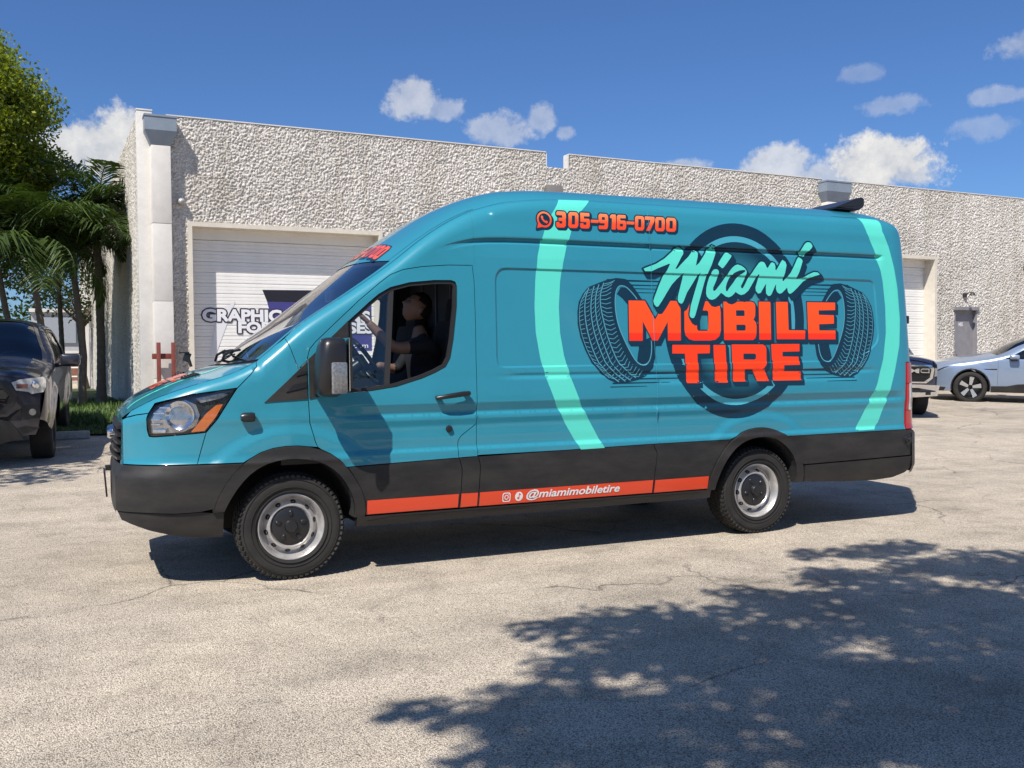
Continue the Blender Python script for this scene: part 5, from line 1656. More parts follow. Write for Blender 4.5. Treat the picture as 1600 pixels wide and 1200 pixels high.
sp('sill_step', [(1.52, .352), (3.9, .357), (4.2, .372), (1.7, .371)], M_TRIM, van, off=.030, gap=.001, lip=.008)
# front bumper, side part
fa = [p for p in ARCH_F_OUT if p[0] < .715 and p[1] < .79]
xs_b = lambda z: .012 - .05 * float(sstep(z, .80, .70)) + .05 * float(sstep(z, .36, .22))
bump_l = [(xs_b(z), z) for z in (.785, .74, .70, .64, .56, .50)]
sp('bumper_corner', bump_l[::-1][::-1] + [(-.030, .497), (.10, .497), (.30, .487), (.45, .492), (.522, .505)] + list(reversed(fa)) + [(.712, .785), (.437, .785), (.2, .785)], M_TRIM, van, off=.016, gap=.0, lip=.03)
sp('bumper_lip', [(-.030, .493), (.10, .493), (.30, .483), (.45, .488), (.524, .48), (.592, .478), (.588, .315), (.45, .318), (.30, .338), (.15, .378), (.05, .415), (-.008, .44)], M_TRIM, van, off=.004, gap=.002, lip=.12)

# printed stripe over the lower cladding
sp_str = []
for x0, x1 in ((1.512, 2.168), (2.186, 2.312), (2.326, 3.752), (3.770, 4.262)):
    b = .398
    o = side_panel('orange_stripe', [(x0, b), (x1, b + .002), (x1 + .003, .500 if x1 > 3 else .497), (x0 + .004, .495 if x0 < 2 else .498)], P_STRIPE, van, off=.013, gap=.001, lip=.002)
    nearparts.append(o)

# lamps
HL = [(.1488, 1.0789), (.165, 1.118), (.20, 1.160), (.2585, 1.186), (.4159, 1.2262), (.55, 1.247), (.678, 1.2607), (.6429, 1.2074), (.5583, 1.0714), (.4892, .9909), (.3352, .980), (.1871, .9699), (.1620, .9760), (.1534, 1.0102)]
headlight = thing('headlight', '', 'x')
del headlight['label'], headlight['category']
headlight.parent = van
nearparts.append(headlight)
hl_parts = [side_panel('lamp_housing', HL, M_TRIM2, headlight, off=-.045, lip=0, gap=0)]
M_REFL = mat('satin_lamp_reflector', (.50, .50, .51), .22, metal=.85, noise_amt=.25, noise_scale=30)
hl_parts.append(side_panel('reflector_shell', [(.172, .985), (.36, .992), (.44, 1.03), (.462, 1.10), (.44, 1.165), (.38, 1.195), (.27, 1.172), (.20, 1.13), (.168, 1.08)], M_REFL, headlight, off=-.036, lip=.02, gap=0))
# walls of the recess
hh = densify(HL, .02)
vv, ff = [], []
for i, (a, b) in enumerate(hh):
    w = float(W(a, b))
    vv += [(a, -w - .001, b), (a, -w + .045, b)]
n_ = len(hh)
for i in range(n_):
    j = (i + 1) % n_
    ff.append((2 * i, 2 * j, 2 * j + 1, 2 * i + 1))
hl_parts.append(mesh_obj('lamp_bezel', vv, ff, M_TRIM2, headlight))
# round main beam bowl
bm = bmesh.new()
prof = [(.001, .040), (.02, .040), (.03, .030), (.07, .008), (.086, -.010), (.091, -.012), (.093, -.008)]
add_lathe(bm, [(r_, h) for r_, h in prof], 'Y', 40)
rot = Matrix.Rotation(R(-24), 3, 'Z')
bmesh.ops.rotate(bm, cent=(0, 0, 0), matrix=rot, verts=bm.verts)
hx, hz = .345, 1.10
bmesh.ops.translate(bm, vec=(hx, -float(W(hx, hz)) + .022, hz), verts=bm.verts)
hl_parts.append(bm_obj('reflector_bowl', bm, M_CHROME, headlight, smooth=35))
bm = bmesh.new()
for (a, b, c_, d) in ((.225, 1.003, .09, .022), (.205, 1.045, .06, .010), (.205, 1.075, .06, .010), (.225, 1.115, .075, .010), (.26, 1.15, .075, .010)):
    add_box(bm, (a, -float(W(a, b)) + .018, b), (c_, .02, d), Matrix.Rotation(R(-35), 3, 'Z').to_3x3(), .003)
hl_parts.append(bm_obj('reflector_fins', bm, M_CHROME, headlight, smooth=30))
hl_parts.append(side_panel('indicator_lens', [(.405, .992), (.485, .998), (.555, 1.085), (.60, 1.165), (.56, 1.160), (.50, 1.11)], M_ORANGE, headlight, off=-.012, lip=.01, gap=0))
hl_parts.append(side_panel('lens_cover', HL, G_LENS, headlight, off=-.002, lip=0, gap=.002))
# inner light guide in the upper corner
hl_parts.append(side_panel('light_guide', [(.44, 1.205), (.60, 1.235), (.64, 1.225), (.60, 1.205), (.47, 1.175)], M_CLEAR, headlight, off=-.03, lip=.005, gap=0))


# tail lamp: side part and rear part
tail = thing('tail_light', '', 'x')
del tail['label'], tail['category']
tail.parent = van
nearparts.append(tail)
tl_parts = []
for nm, z0, z1, mm in (('red_lens', 1.19, 1.370, M_RED), ('reversing_lens', .955, 1.187, M_WHLENS), ('red_lens', .792, .952, M_RED)):
    xa0 = np.interp(z0, [.79, 1.373], [6.350, 6.388])
    xa1 = np.interp(z1, [.79, 1.373], [6.350, 6.388])
    if nm == 'reversing_lens':
        tl_parts.append(side_panel('red_lens', [(xa0, z0), (xa0 + .035, z0), (xa1 + .035, z1), (xa1, z1)], M_RED, tail, off=.014, gap=.001, lip=.02))
        xa0 += .038
        xa1 += .038
    tl_parts.append(side_panel(nm, [(xa0, z0), (6.497, z0), (6.497, z1), (xa1, z1)], mm, tail, off=.014, gap=.001, lip=.02))
tl_parts.append(side_panel('prism_strip', [(6.435, .98), (6.452, .98), (6.458, 1.16), (6.44, 1.16)], M_CLEAR, tail, off=.018, gap=.001, lip=.004))

# side marker / repeater camera pod on the fender
bm = bmesh.new()
add_lathe(bm, [(.001, -.035), (.022, -.034), (.030, -.022), (.031, .02), (.026, .03), (.001, .032)], 'X', 20)
bmesh.ops.scale(bm, vec=(1.35, 1, 1), verts=bm.verts)
bmesh.ops.translate(bm, vec=(.748, -float(W(.748, 1.08)) - .028, 1.08), verts=bm.verts)
nearparts.append(bm_obj('side_camera_pod', bm, M_TRIM2, van, smooth=40))
bm = bmesh.new()
add_lathe(bm, [(.001, -.02), (.020, -.018), (.025, -.004), (.025, .004)], 'Y', 20)
bmesh.ops.translate(bm, vec=(2.1145, -float(W(2.1145, .9527)), .9527), verts=bm.verts)
nearparts.append(bm_obj('door_lock', bm, M_TRIM2, van, smooth=40))
bm = bmesh.new()
add_lathe(bm, [(.001, -.045), (.015, -.045), (.018, -.03), (.034, -.026), (.036, -.012), (.045, -.008), (.045, .004)], 'Y', 24)
bmesh.ops.translate(bm, vec=(6.345, -float(W(6.345, .70)) - .008, .70), verts=bm.verts)
nearparts.append(bm_obj('parking_sensor', bm, M_TRIM2, van, smooth=40))
# door handle with its cup
hy = -float(W(2.13, 1.185))
bm = bmesh.new()
add_tube(bm, [(2.015, hy - .028, 1.172), (2.05, hy - .046, 1.176), (2.12, hy - .052, 1.186), (2.20, hy - .048, 1.195), (2.255, hy - .030, 1.199)], [.012, .016, .018, .019, .016], 12)
for x_, z_ in ((2.03, 1.173), (2.235, 1.197)):
    add_box(bm, (x_, hy - .015, z_), (.036, .04, .028), None, .006)
nearparts.append(bm_obj('door_handle', bm, M_TRIM2, van, smooth=45))

# ---- mirror
mirror = thing('door_mirror', '', 'x')
del mirror['label'], mirror['category']
mirror.parent = van
nearparts.append(mirror)
bm = bmesh.new()
# housing: stacked rounded sections in plan
secs = [(1.205, 1.20, .085, .050), (1.225, 1.205, .125, .085), (1.27, 1.21, .150, .110), (1.36, 1.215, .155, .120), (1.47, 1.220, .150, .118), (1.535, 1.225, .138, .105), (1.572, 1.228, .115, .080), (1.582, 1.23, .07, .045)]
rows = []
for z_, ty, ax, ay in secs:
    row = []
    for k in range(28):
        a = 2 * PI * k / 28
        e = .62
        cx_, sx_ = math.cos(a), math.sin(a)
        row.append(bm.verts.new((1.235 + math.copysign(abs(cx_) ** e, cx_) * ax * .62 + (z_ - 1.4) * .06, -ty - .02 + math.copysign(abs(sx_) ** e, sx_) * ay, z_)))
    rows.append(row)
for i in range(len(rows) - 1):
    for k in range(28):
        bm.faces.new((rows[i][k], rows[i][(k + 1) % 28], rows[i + 1][(k + 1) % 28], rows[i + 1][k]))
bm.faces.new(rows[0][::-1])
bm.faces.new(rows[-1])
bm_obj('mirror_housing', bm, M_TRIM2, mirror, smooth=50)
bm = bmesh.new()
add_box(bm, (1.215, -1.065, 1.275), (.09, .14, .115), None, .012)
bm_obj('mirror_arm', bm, M_TRIM, mirror, smooth=30)
bm = bmesh.new()
vs = add_box(bm, (1.262, -1.358, 1.325), (.105, .028, .200), Matrix.Rotation(R(16), 3, 'Z'), .012)
bm_obj('mirror_indicator', bm, M_CLEAR, mirror, smooth=30)
bm = bmesh.new()
add_box(bm, (1.335, -1.235, 1.41), (.006, .19, .34), None, .002)
bm_obj('mirror_glass', bm, M_CHROME, mirror)

# far side: the same parts mirrored across the centre line
def copy_tree(o, parent=None, mirror_y=False):
    c = o.copy()
    COL.objects.link(c)
    c.parent = parent
    if mirror_y:
        c.scale = (1, -1, 1)
    for ch in list(o.children):
        copy_tree(ch, c)
    return c


for o in list(nearparts):
    copy_tree(o, van, True)

# ---- upper surface
ST_S = [.02, .06, .10, .20, .35, .50, .65, .80, .842, 1.00, 1.20, 1.40, 1.60, 1.758, 1.86, 2.0, 2.2, 2.39, 2.55, 2.7, 2.9, 3.2, 3.6, 4.2, 5.0, 5.8, 6.1, 6.25, 6.35, 6.42, 6.46, 6.50]
ST_C = [.0, .025, .06, .13, .27, .41, .53, .635, .675, .82, 1.02, 1.22, 1.44, 1.620, 1.75, 1.92, 2.14, 2.34, 2.52, 2.7, 2.9, 3.2, 3.6, 4.2, 5.0, 5.8, 6.1, 6.25, 6.36, 6.43, 6.475, 6.515]
NV = 24
us = np.arange(len(ST_S))


_uu = np.arange(0, len(ST_S) - 1 + 1e-9, .01)
_xs = np.interp(_uu, us, ST_S)
_xc = np.interp(_uu, us, ST_C)
_zs = shoulder(_xs)
_ys = W(_xs, _zs)
_zc = center(_xc)
_pz = np.interp(_xs, [0, .8, .9, 1.8, 2.6], [2.6, 2.4, 2.3, 2.6, 4.2])
_px = np.interp(_xs, [0, .8, 2.0, 2.6], [2.6, 2.2, 2.2, 2.2])
_TAB = [tuple(float(q) for q in r_) for r_ in np.stack([_xs, _xc, _zs, _ys, _zc, _pz, _px], -1)]


def top_point(u, v, off=0.0):
    """u station (float), v -1..1 across"""
    k = u * 100
    i = max(0, min(len(_TAB) - 2, int(k)))
    t = max(0.0, min(1.0, k - i))
    A, B = _TAB[i], _TAB[i + 1]
    xs, xc, zs, ys, zc, pz, px_ = [p + (q - p) * t for p, q in zip(A, B)]
    a = abs(v)
    return Vector((xc + (xs - xc) * a ** px_, v * ys, zc - (zc - zs) * a ** pz + off))


def top_ys(u):
    return _TAB[max(0, min(len(_TAB) - 1, int(round(u * 100))))][3]


def top_patch(name, u0, u1, v0, v1, m, nu=None, nv=None, off=0.0, vfun=None, parent=None):
    nu = nu or max(2, int((u1 - u0) * 3))
    nv = nv or NV
    V, F, NN = [], [], []
    for i in range(nu + 1):
        u = u0 + (u1 - u0) * i / nu
        a, b = (v0, v1) if vfun is None else vfun(u)
        for j in range(nv + 1):
            v = a + (b - a) * j / nv
            p = top_point(u, v)
            du = top_point(min(u + .03, us[-1]), v) - top_point(max(u - .03, 0), v)
            dv = top_point(u, min(v + .01, 1)) - top_point(u, max(v - .01, -1))
            n = du.cross(dv)
            if n.length < 1e-9:
                n = Vector((0, 0, 1))
            n.normalize()
            if n.z < 0 and n.x > -.5:
                n = -n
            V.append(p + n * off)
            NN.append(n)
    w = nv + 1
    for i in range(nu):
        for j in range(nv):
            F.append((i * w + j, (i + 1) * w + j, (i + 1) * w + j + 1, i * w + j + 1))
    return mesh_obj(name, V, F, m, parent if parent is not None else van, smooth=True, normals=NN)


U = lambda xs: float(np.interp(xs, ST_S, us))
hood = top_patch('hood', 0, 7, -1, 1, M_PAINT, nv=40)
top_patch('cowl_panel', 6.93, 8.05, -.985, .985, M_TRIM2, off=-.012)
ws_v = lambda u: (-.955, .955)
WS0, WS1 = 8.0, 13.15
top_patch('windscreen', WS0, WS1, -.955, .955, G_WS, nu=20, nv=24, off=-.004)
# black ceramic border of the screen
for a, b in ((-.962, -.93), (.93, .962)):
    top_patch('screen_border', WS0, WS1, a, b, M_SEAL, nu=20, nv=1, off=-.008)
top_patch('screen_border', WS1 - .28, WS1, -.93, .93, M_SEAL, nu=2, nv=24, off=-.008)
top_patch('screen_border', WS0, WS0 + .25, -.93, .93, M_SEAL, nu=2, nv=24, off=-.008)
top_patch('screen_pillar', 7.9, WS1, -1, -.957, M_PAINT, nu=20, nv=2)
top_patch('screen_pillar', 7.9, WS1, .957, 1, M_PAINT, nu=20, nv=2)
roof = top_patch('roof', WS1, len(ST_S) - 1, -1, 1, M_PAINT, nu=60, nv=32)
# header joint, a dark hairline from the screen corner to the roof
V, F = [], []
hu = np.linspace(WS1, U(2.40), 24)
hv = np.linspace(.93, .985, 24)
for u_, v_ in zip(hu, hv):
    for d_ in (-.0028, .0028):
        p = top_point(u_, -v_ + d_)
        V.append(p + Vector((-.001, -.0006, .0014)))
for i in range(23):
    F.append((2 * i, 2 * i + 1, 2 * i + 3, 2 * i + 2))
mesh_obj('roof_joint', V, F, mat('dark_joint', (.01, .09, .13), rough=.6), van)
# vertical wrap joints on the side
MJ = mat('wrap_joint', (.022, .17, .25), rough=.5, coat=.4)
decal('wrap_joint', [[(2.347, 2.12), (2.350, 2.12), (2.350, 2.52), (2.347, 2.52)]], MJ, van, off=.0008)
decal('wrap_joint', [[(3.803, .785), (3.8055, .785), (3.812, 2.57), (3.8095, 2.57)]], mat('wrap_joint_light', (.06, .34, .48), rough=.3, coat=.6), van, off=.0102)

# ---- nose: grille, bumper face between the corners


_FX = {}


def face_x(y, z):
    """front of the van at height z"""
    if z not in _FX:
        xs = .012 - .05 * float(sstep(z, .80, .70)) + .05 * float(sstep(z, .36, .22))
        _FX[z] = (xs, float(W(xs, z)) + (.016 if z < .785 else 0))
    xs, ys = _FX[z]
    x0 = float(np.interp(z, [.25, .36, .45, .70, .80, .95, 1.05, 1.10], [.02, -.02, -.052, -.052, -.030, -.012, .0, .008]))
    a = min(1, abs(y) / ys)
    return x0 + (xs - x0) * a ** 2.6, ys


def face_patch(name, z0, z1, a0, a1, m, nz=10, ny=24, off=0.0, parent=None):
    V, F = [], []
    for i in range(nz + 1):
        z = z0 + (z1 - z0) * i / nz
        _, ys = face_x(0, z)
        for j in range(ny + 1):
            y = (a0 + (a1 - a0) * j / ny) * ys
            V.append((face_x(y, z)[0] - off, y, z))
    w = ny + 1
    for i in range(nz):
        for j in range(ny):
            F.append((i * w + j, (i + 1) * w + j, (i + 1) * w + j + 1, i * w + j + 1))
    return auto_smooth(mesh_obj(name, V, F, m, parent or van), 40)


face_patch('bumper_face', .485, .785, -1, 1, M_TRIM, 8, 40)
face_patch('nose_panel', .785, 1.075, -1, -.86, M_PAINT, 8, 6)
face_patch('nose_panel', .785, 1.075, .86, 1, M_PAINT, 8, 6)
face_patch('nose_panel_top', 1.04, 1.088, -1, 1, M_PAINT, 3, 30)
grille = thing('front_grille', '', 'x')
del grille['label'], grille['category']
grille.parent = van
face_patch('grille_back', .785, 1.045, -.86, .86, M_DARK, 8, 20, off=-.03, parent=grille)
for k in range(5):
    z_ = .82 + k * .05
    bm = bmesh.new()
    pts = [(face_x(y_, z_)[0] - .012, y_, z_) for y_ in np.linspace(-.64, .64, 17)]
    rows = []
    for p in pts:
        rows.append([bm.verts.new((p[0] + a, p[1], p[2] + b)) for a, b in ((.03, -.014), (-.012, -.010), (-.016, .008), (.03, .016))])
    for i in range(16):
        for q in range(4):
            bm.faces.new((rows[i][q], rows[i][(q + 1) % 4], rows[i + 1][(q + 1) % 4], rows[i + 1][q]))
    bm.faces.new(rows[0][::-1])
    bm.faces.new(rows[-1])
    bm_obj('grille_bar', bm, M_TRIM2, grille, smooth=30)
bm = bmesh.new()
add_lathe(bm, [(.001, -.045), (.075, -.04), (.09, -.025), (.09, .01)], 'X', 32)
bmesh.ops.scale(bm, vec=(1, 1.15, .55), verts=bm.verts)
bmesh.ops.translate(bm, vec=(-.03, 0, .955), verts=bm.verts)
bm_obj('oval_badge', bm, M_CHROME, grille, smooth=35)
bm = bmesh.new()
add_box(bm, (-.088, 0, .60), (.012, .33, .17), Matrix.Rotation(R(-4), 3, 'Y'), .003)
add_box(bm, (-.065, 0, .70), (.045, .12, .03))
bm_obj('plate_bracket', bm, M_TRIM2, van, smooth=30)
# hood scoops and washer / cowl hardware
for s in (-1, 1):
    u0, u1 = 4.75, 5.55
    va, vb = (.44 * s, .62 * s) if s > 0 else (-.62, -.44)
    gr = top_patch('hood_vent', u0, u1, va, vb, M_TRIM2, nu=4, nv=4, off=.004)
    for k in range(5):
        u_ = u0 + .08 + k * .15
        a_, b_ = top_point(u_, va), top_point(u_, vb)
        bm = bmesh.new()
        add_tube(bm, [a_ + Vector((0, 0, .008)), b_ + Vector((0, 0, .008))], .006, 6)
        bm_obj('vent_slat', bm, M_DARK, gr)
wip = thing('wiper', '', 'x')
del wip['label'], wip['category']
wip.parent = van
a_, b_, c_ = top_point(7.6, .45), top_point(8.6, .1), top_point(8.7, -.25)
tube_obj('wiper_arm', [top_point(7.75, .70) + Vector((0, 0, .015)), top_point(8.3, .55) + Vector((-.025, 0, .03)), top_point(8.75, .30) + Vector((-.025, 0, .02))], .010, M_TRIM2, wip)
tube_obj('wiper_blade', [top_point(8.55, .55) + Vector((-.015, 0, .012)), top_point(8.75, .30) + Vector((-.02, 0, .016)), top_point(8.85, .02) + Vector((-.015, 0, .012))], .009, M_TRIM2, wip)
wip2 = copy_tree(wip, van)
wip2.location = (-.02, -.60, -.005)
bm = bmesh.new()
add_box(bm, (.52, .55, 1.475), (.05, .012, .07), Matrix.Rotation(R(20), 3, 'Y'), .002)
add_box(bm, (.50, .55, 1.51), (.075, .03, .010), None, .002)
add_tube(bm, [(.55, .55, 1.40), (.53, .55, 1.47)], .012, 8)
bm_obj('hood_hinge_bracket', bm, M_TRIM2, van, smooth=30)

# ---- tail of the van
V, F = [], []
zz = [.56, .78, 1.0, 1.373, 1.7, 2.0, 2.3, 2.45, 2.55]
for z_ in zz:
    w_ = float(W(6.497, z_))
    for k in range(13):
        t = -1 + k / 6
        V.append((6.50 + .02 * (1 - abs(t) ** 4), t * w_, z_))
for i in range(len(zz) - 1):
    for k in range(12):
        F.append((i * 13 + k, i * 13 + k + 1, (i + 1) * 13 + k + 1, (i + 1) * 13 + k))
auto_smooth(mesh_obj('rear_doors', V, F, M_PAINT, van), 30)
bm = bmesh.new()
add_box(bm, (6.515, 0, 1.4), (.012, .012, 1.6))
bm_obj('rear_door_gap', bm, M_SEAL, van)
V, F = [], []
for z_, k_ in ((.40, .02), (.47, .0), (.60, .0), (.745, .0), (.77, .01)):
    for t in np.linspace(-1, 1, 25):
        w_ = float(W(6.42, .6)) + .020 - k_
        V.append((6.60 - .165 * abs(t) ** 14 - .02 * abs(t) ** 3 - k_, t * w_, z_))
for i in range(4):
    for k in range(24):
        F.append((i * 25 + k, i * 25 + k + 1, (i + 1) * 25 + k + 1, (i + 1) * 25 + k))
s_ = len(V)
for t in np.linspace(-1, 1, 25):
    w_ = float(W(6.42, .6)) + .010
    V.append((6.46 - .03 * abs(t) ** 8, t * w_, .77))
for k in range(24):
    F.append((100 + k, 100 + k + 1, s_ + k + 1, s_ + k))
auto_smooth(mesh_obj('rear_bumper', V, F, M_TRIM, van), 35)
for s in (-1, 1):
    bm = bmesh.new()
    for z_ in (1.75, 1.0):
        add_box(bm, (6.495, s * .875, z_), (.035, .04, .07), None, .008)
    bm_obj('door_hinge', bm, M_TRIM2, van, smooth=30)
bm = bmesh.new()
pts = [(5.93, 2.76), (6.215, 2.862), (6.265, 2.858), (6.262, 2.78), (6.19, 2.74), (5.93, 2.745)]
vs = [bm.verts.new((a, -.62, b)) for a, b in pts]
f = bm.faces.new(vs)
r = bmesh.ops.extrude_face_region(bm, geom=[f])
bmesh.ops.translate(bm, vec=(0, .60, 0), verts=[e for e in r['geom'] if isinstance(e, bmesh.types.BMVert)])
bmesh.ops.bevel(bm, geom=list(bm.edges), offset=.012, segments=2, affect='EDGES')
bm_obj('roof_vent_lid', bm, M_TRIM2, van, smooth=30)
tube_obj('roof_aerial', [(5.62, -.1, 2.75), (5.62, -.1, 2.84)], .008, M_TRIM2, van)

# ---- underbody and wheel wells
bm = bmesh.new()
add_box(bm, (.34, 0, .64), (.42, 1.5, .40))
add_box(bm, (1.02, 0, .70), (1.1, 1.06, .8))
add_box(bm, (2.88, 0, .48), (2.85, 1.84, .28))
add_box(bm, (4.77, 0, .60), (1.1, 1.10, .30))
add_box(bm, (5.80, 0, .56), (1.22, 1.78, .24))
add_box(bm, (6.4, 0, .62), (.2, 1.5, .14))
add_box(bm, (4.77, 0, .34), (.12, 1.6, .12))
add_box(bm, (1.02, 0, .30), (.14, 1.4, .10))
bm_obj('underbody', bm, M_DARK, van)
for cx, ins in ((WHX[0], ARCH_F_IN), (WHX[1], ARCH_R_IN)):
    for s in (-1, 1):
        V, F = [], []
        for (a, b) in ins:
            w_ = float(W(a, b)) - .005
            V += [(a, s * w_, b), (a, s * .55, b)]
        for i in range(len(ins) - 1):
            F.append((2 * i, 2 * i + 1, 2 * i + 3, 2 * i + 2))
        s0 = len(V)
        V += [(a, s * .56, b) for a, b in ins]
        F.append(tuple(range(s0, s0 + len(ins))))
        mesh_obj('wheel_well', V, F, M_DARK, van)

# ---- wheels
wheel = thing('wheel', '', 'x')
del wheel['label'], wheel['category']
wheel.parent = van
YF = -.105          # outer face of the tyre relative to wheel middle
prof = [(.212, .10), (.222, .105), (.25, .112), (.29, .118), (.325, .112), (.343, .095), (.350, .070), (.351, 0), (.350, -.070), (.343, -.095), (.325, -.112), (.29, -.118), (.25, -.112), (.222, -.105), (.212, -.10)]
bm = bmesh.new()
add_lathe(bm, prof, 'Y', 96)
bmesh.ops.remove_doubles(bm, verts=bm.verts, dist=1e-5)
bm_obj('tyre', bm, M_TYRE, wheel, smooth=50)
# tread blocks
bm = bmesh.new()
NB = 58
for k in range(NB):
    a = 2 * PI * k / NB
    for j, (yy, wy, ph, la) in enumerate(((-.098, .036, 0, .022), (-.050, .036, .5, .026), (0, .040, 0, .026), (.050, .036, .5, .026), (.098, .036, 0, .022))):
        aa = a + ph * 2 * PI / NB
        rr_w = .3485 if abs(yy) < .09 else .3395
        tilt = 0 if abs(yy) < .09 else math.copysign(.42, yy)
        mrot = Matrix.Rotation(-aa, 3, 'Y') @ Matrix.Rotation(0, 3, 'X')
        vs = add_box(bm, (0, 0, 0), (.014, wy, la))
        bmesh.ops.rotate(bm, cent=(0, 0, 0), matrix=Matrix.Rotation(R(18) * (1 if j % 2 else -1), 3, 'X'), verts=vs)
        bmesh.ops.rotate(bm, cent=(0, 0, 0), matrix=Matrix.Rotation(tilt, 3, 'Z'), verts=vs)
        bmesh.ops.translate(bm, vec=(rr_w, yy, 0), verts=vs)
        bmesh.ops.rotate(bm, cent=(0, 0, 0), matrix=mrot, verts=vs)
tb = bm_obj('tread_blocks', bm, M_TYRE, wheel)
tb['kind'] = 'stuff'
# raised rings and lettering band on the sidewall
bm = bmesh.new()
for r0 in (.236, .262, .312):
    add_lathe(bm, [(r0 - .002, -.112 - (.29 - .25) * 0), (r0, -.1195), (r0 + .002, -.112)], 'Y', 96)
bm_obj('sidewall_ring', bm, M_TYRE, wheel, smooth=50)
# steel rim
rim_prof = [(.2175, -.098), (.2175, -.106), (.212, -.107), (.205, -.100), (.198, -.085), (.190, -.070), (.186, -.045), (.178, -.040), (.172, -.046), (.160, -.066), (.148, -.078), (.136, -.080), (.128, -.070), (.122, -.060)]
bm = bmesh.new()
add_lathe(bm, rim_prof, 'Y', 80)
bmesh.ops.remove_doubles(bm, verts=bm.verts, dist=1e-5)
rim = bm_obj('rim', bm, M_STEEL, wheel, smooth=30)
# hand holes: dark pockets
for k in range(10):
    bm = bmesh.new()
    a = 2 * PI * (k + .3) / 10
    cen = Vector((.1625 * math.cos(a), 0, .1625 * math.sin(a)))
    rad = Vector((math.cos(a), 0, math.sin(a)))
    tan = Vector((-math.sin(a), 0, math.cos(a)))
    vs = []
    for q in range(14):
        b = 2 * PI * q / 14
        r_ = .0115 * math.cos(b)
        t_ = .0185 * math.sin(b)
        p = cen + rad * r_ + tan * t_
        yy = float(np.interp((p.length), [.148, .160, .172], [-.0795, -.0675, -.0475]))
        vs.append(bm.verts.new((p.x, yy - .0012, p.z)))
    bm.faces.new(vs)
    bm_obj('hand_hole', bm, M_DARK, wheel)
# hub cap, black, with five raised pads
bm = bmesh.new()
add_lathe(bm, [(.124, -.060), (.122, -.074), (.112, -.079), (.060, -.083), (.044, -.084), (.042, -.100), (.036, -.108), (.001, -.109)], 'Y', 48)
bmesh.ops.remove_doubles(bm, verts=bm.verts, dist=1e-5)
cap = bm_obj('hub_cap', bm, M_TRIM2, wheel, smooth=30)
for k in range(5):
    a = 2 * PI * (k + .25) / 5
    bm = bmesh.new()
    add_lathe(bm, [(.001, -.091), (.010, -.0905), (.014, -.086), (.015, -.080)], 'Y', 14)
    bmesh.ops.scale(bm, vec=(1.5, 1, 1.0), verts=bm.verts)
    bmesh.ops.rotate(bm, cent=(0, 0, 0), matrix=Matrix.Rotation(-a, 3, 'Y'), verts=bm.verts)
    bmesh.ops.translate(bm, vec=(.085 * math.cos(a), 0, .085 * math.sin(a)), verts=bm.verts)
    bm_obj('cap_boss', bm, M_TRIM2, wheel, smooth=40)
lathe_obj('brake_disc', [(.20, .02), (.20, 0), (.001, 0)], M_DARK, wheel)
wheel.location = (WHX[0], -.868, .348)
for (x_, s, rz) in ((WHX[1], -1, .5), (WHX[0], 1, .2), (WHX[1], 1, .9)):
    c = copy_tree(wheel, van)
    c.location = (x_, s * (.868 if x_ < 3 else .875), .348)
    if s > 0:
        c.scale = (1, -1, 1)
    c.rotation_euler = (0, -rz, 0)

# ---- cab interior
cab = [('cab_floor', (1.75, 0, .78), (1.5, 1.84, .06)), ('bulkhead', (2.46, 0, 1.55), (.04, 1.78, 1.5)), ('headliner', (2.1, 0, 2.28), (.62, 1.55, .04))]
box_obj('cab_floor', (1.72, 0, .78), (1.5, 1.84, .06), M_CAB, van)
box_obj('bulkhead', (2.46, 0, 1.48), (.04, 1.74, 1.38), M_CAB, van)
box_obj('headliner', (2.22, 0, 2.13), (.50, 1.46, .03), M_CAB, van)
bm = bmesh.new()
for y_ in (-.55, -.2, .15, .5):
    add_box(bm, (2.432, y_, 1.5), (.012, .02, 1.25))
bm_obj('bulkhead_ribs', bm, mat('grey_steel_rib', (.10, .10, .11), .5), van)
# seats
for y_ in (-.50, .50):
    st = thing('seat', '', 'x')
    del st['label'], st['category']
    st.parent = van
    st.location = (0, y_, 0)
    box_obj('seat_base', (2.02, 0, .95), (.40, .44, .30), M_CAB, st, .02)
    box_obj('seat_cushion', (2.02, 0, 1.12), (.50, .50, .14), M_FABRIC, st, .04)
    box_obj('seat_backrest', (2.29, 0, 1.42), (.14, .50, .62), M_FABRIC, st, .05, Matrix.Rotation(R(10), 3, 'Y'))
    box_obj('headrest', (2.375, 0, 1.80), (.11, .27, .20), M_FABRIC, st, .04, Matrix.Rotation(R(8), 3, 'Y'))
# dashboard
bm = bmesh.new()
dp = [(.80, 1.30), (.90, 1.36), (1.10, 1.385), (1.27, 1.37), (1.38, 1.30), (1.40, 1.18), (1.30, 1.02), (1.10, .80), (.80, .80)]
vs = [bm.verts.new((a, -.88, b)) for a, b in dp]
f = bm.faces.new(vs)
r = bmesh.ops.extrude_face_region(bm, geom=[f])
bmesh.ops.translate(bm, vec=(0, 1.76, 0), verts=[e for e in r['geom'] if isinstance(e, bmesh.types.BMVert)])
bm_obj('dashboard', bm, M_CAB, van, smooth=40)
box_obj('instrument_hood', (1.32, -.44, 1.40), (.16, .40, .09), M_CAB, van, .03)
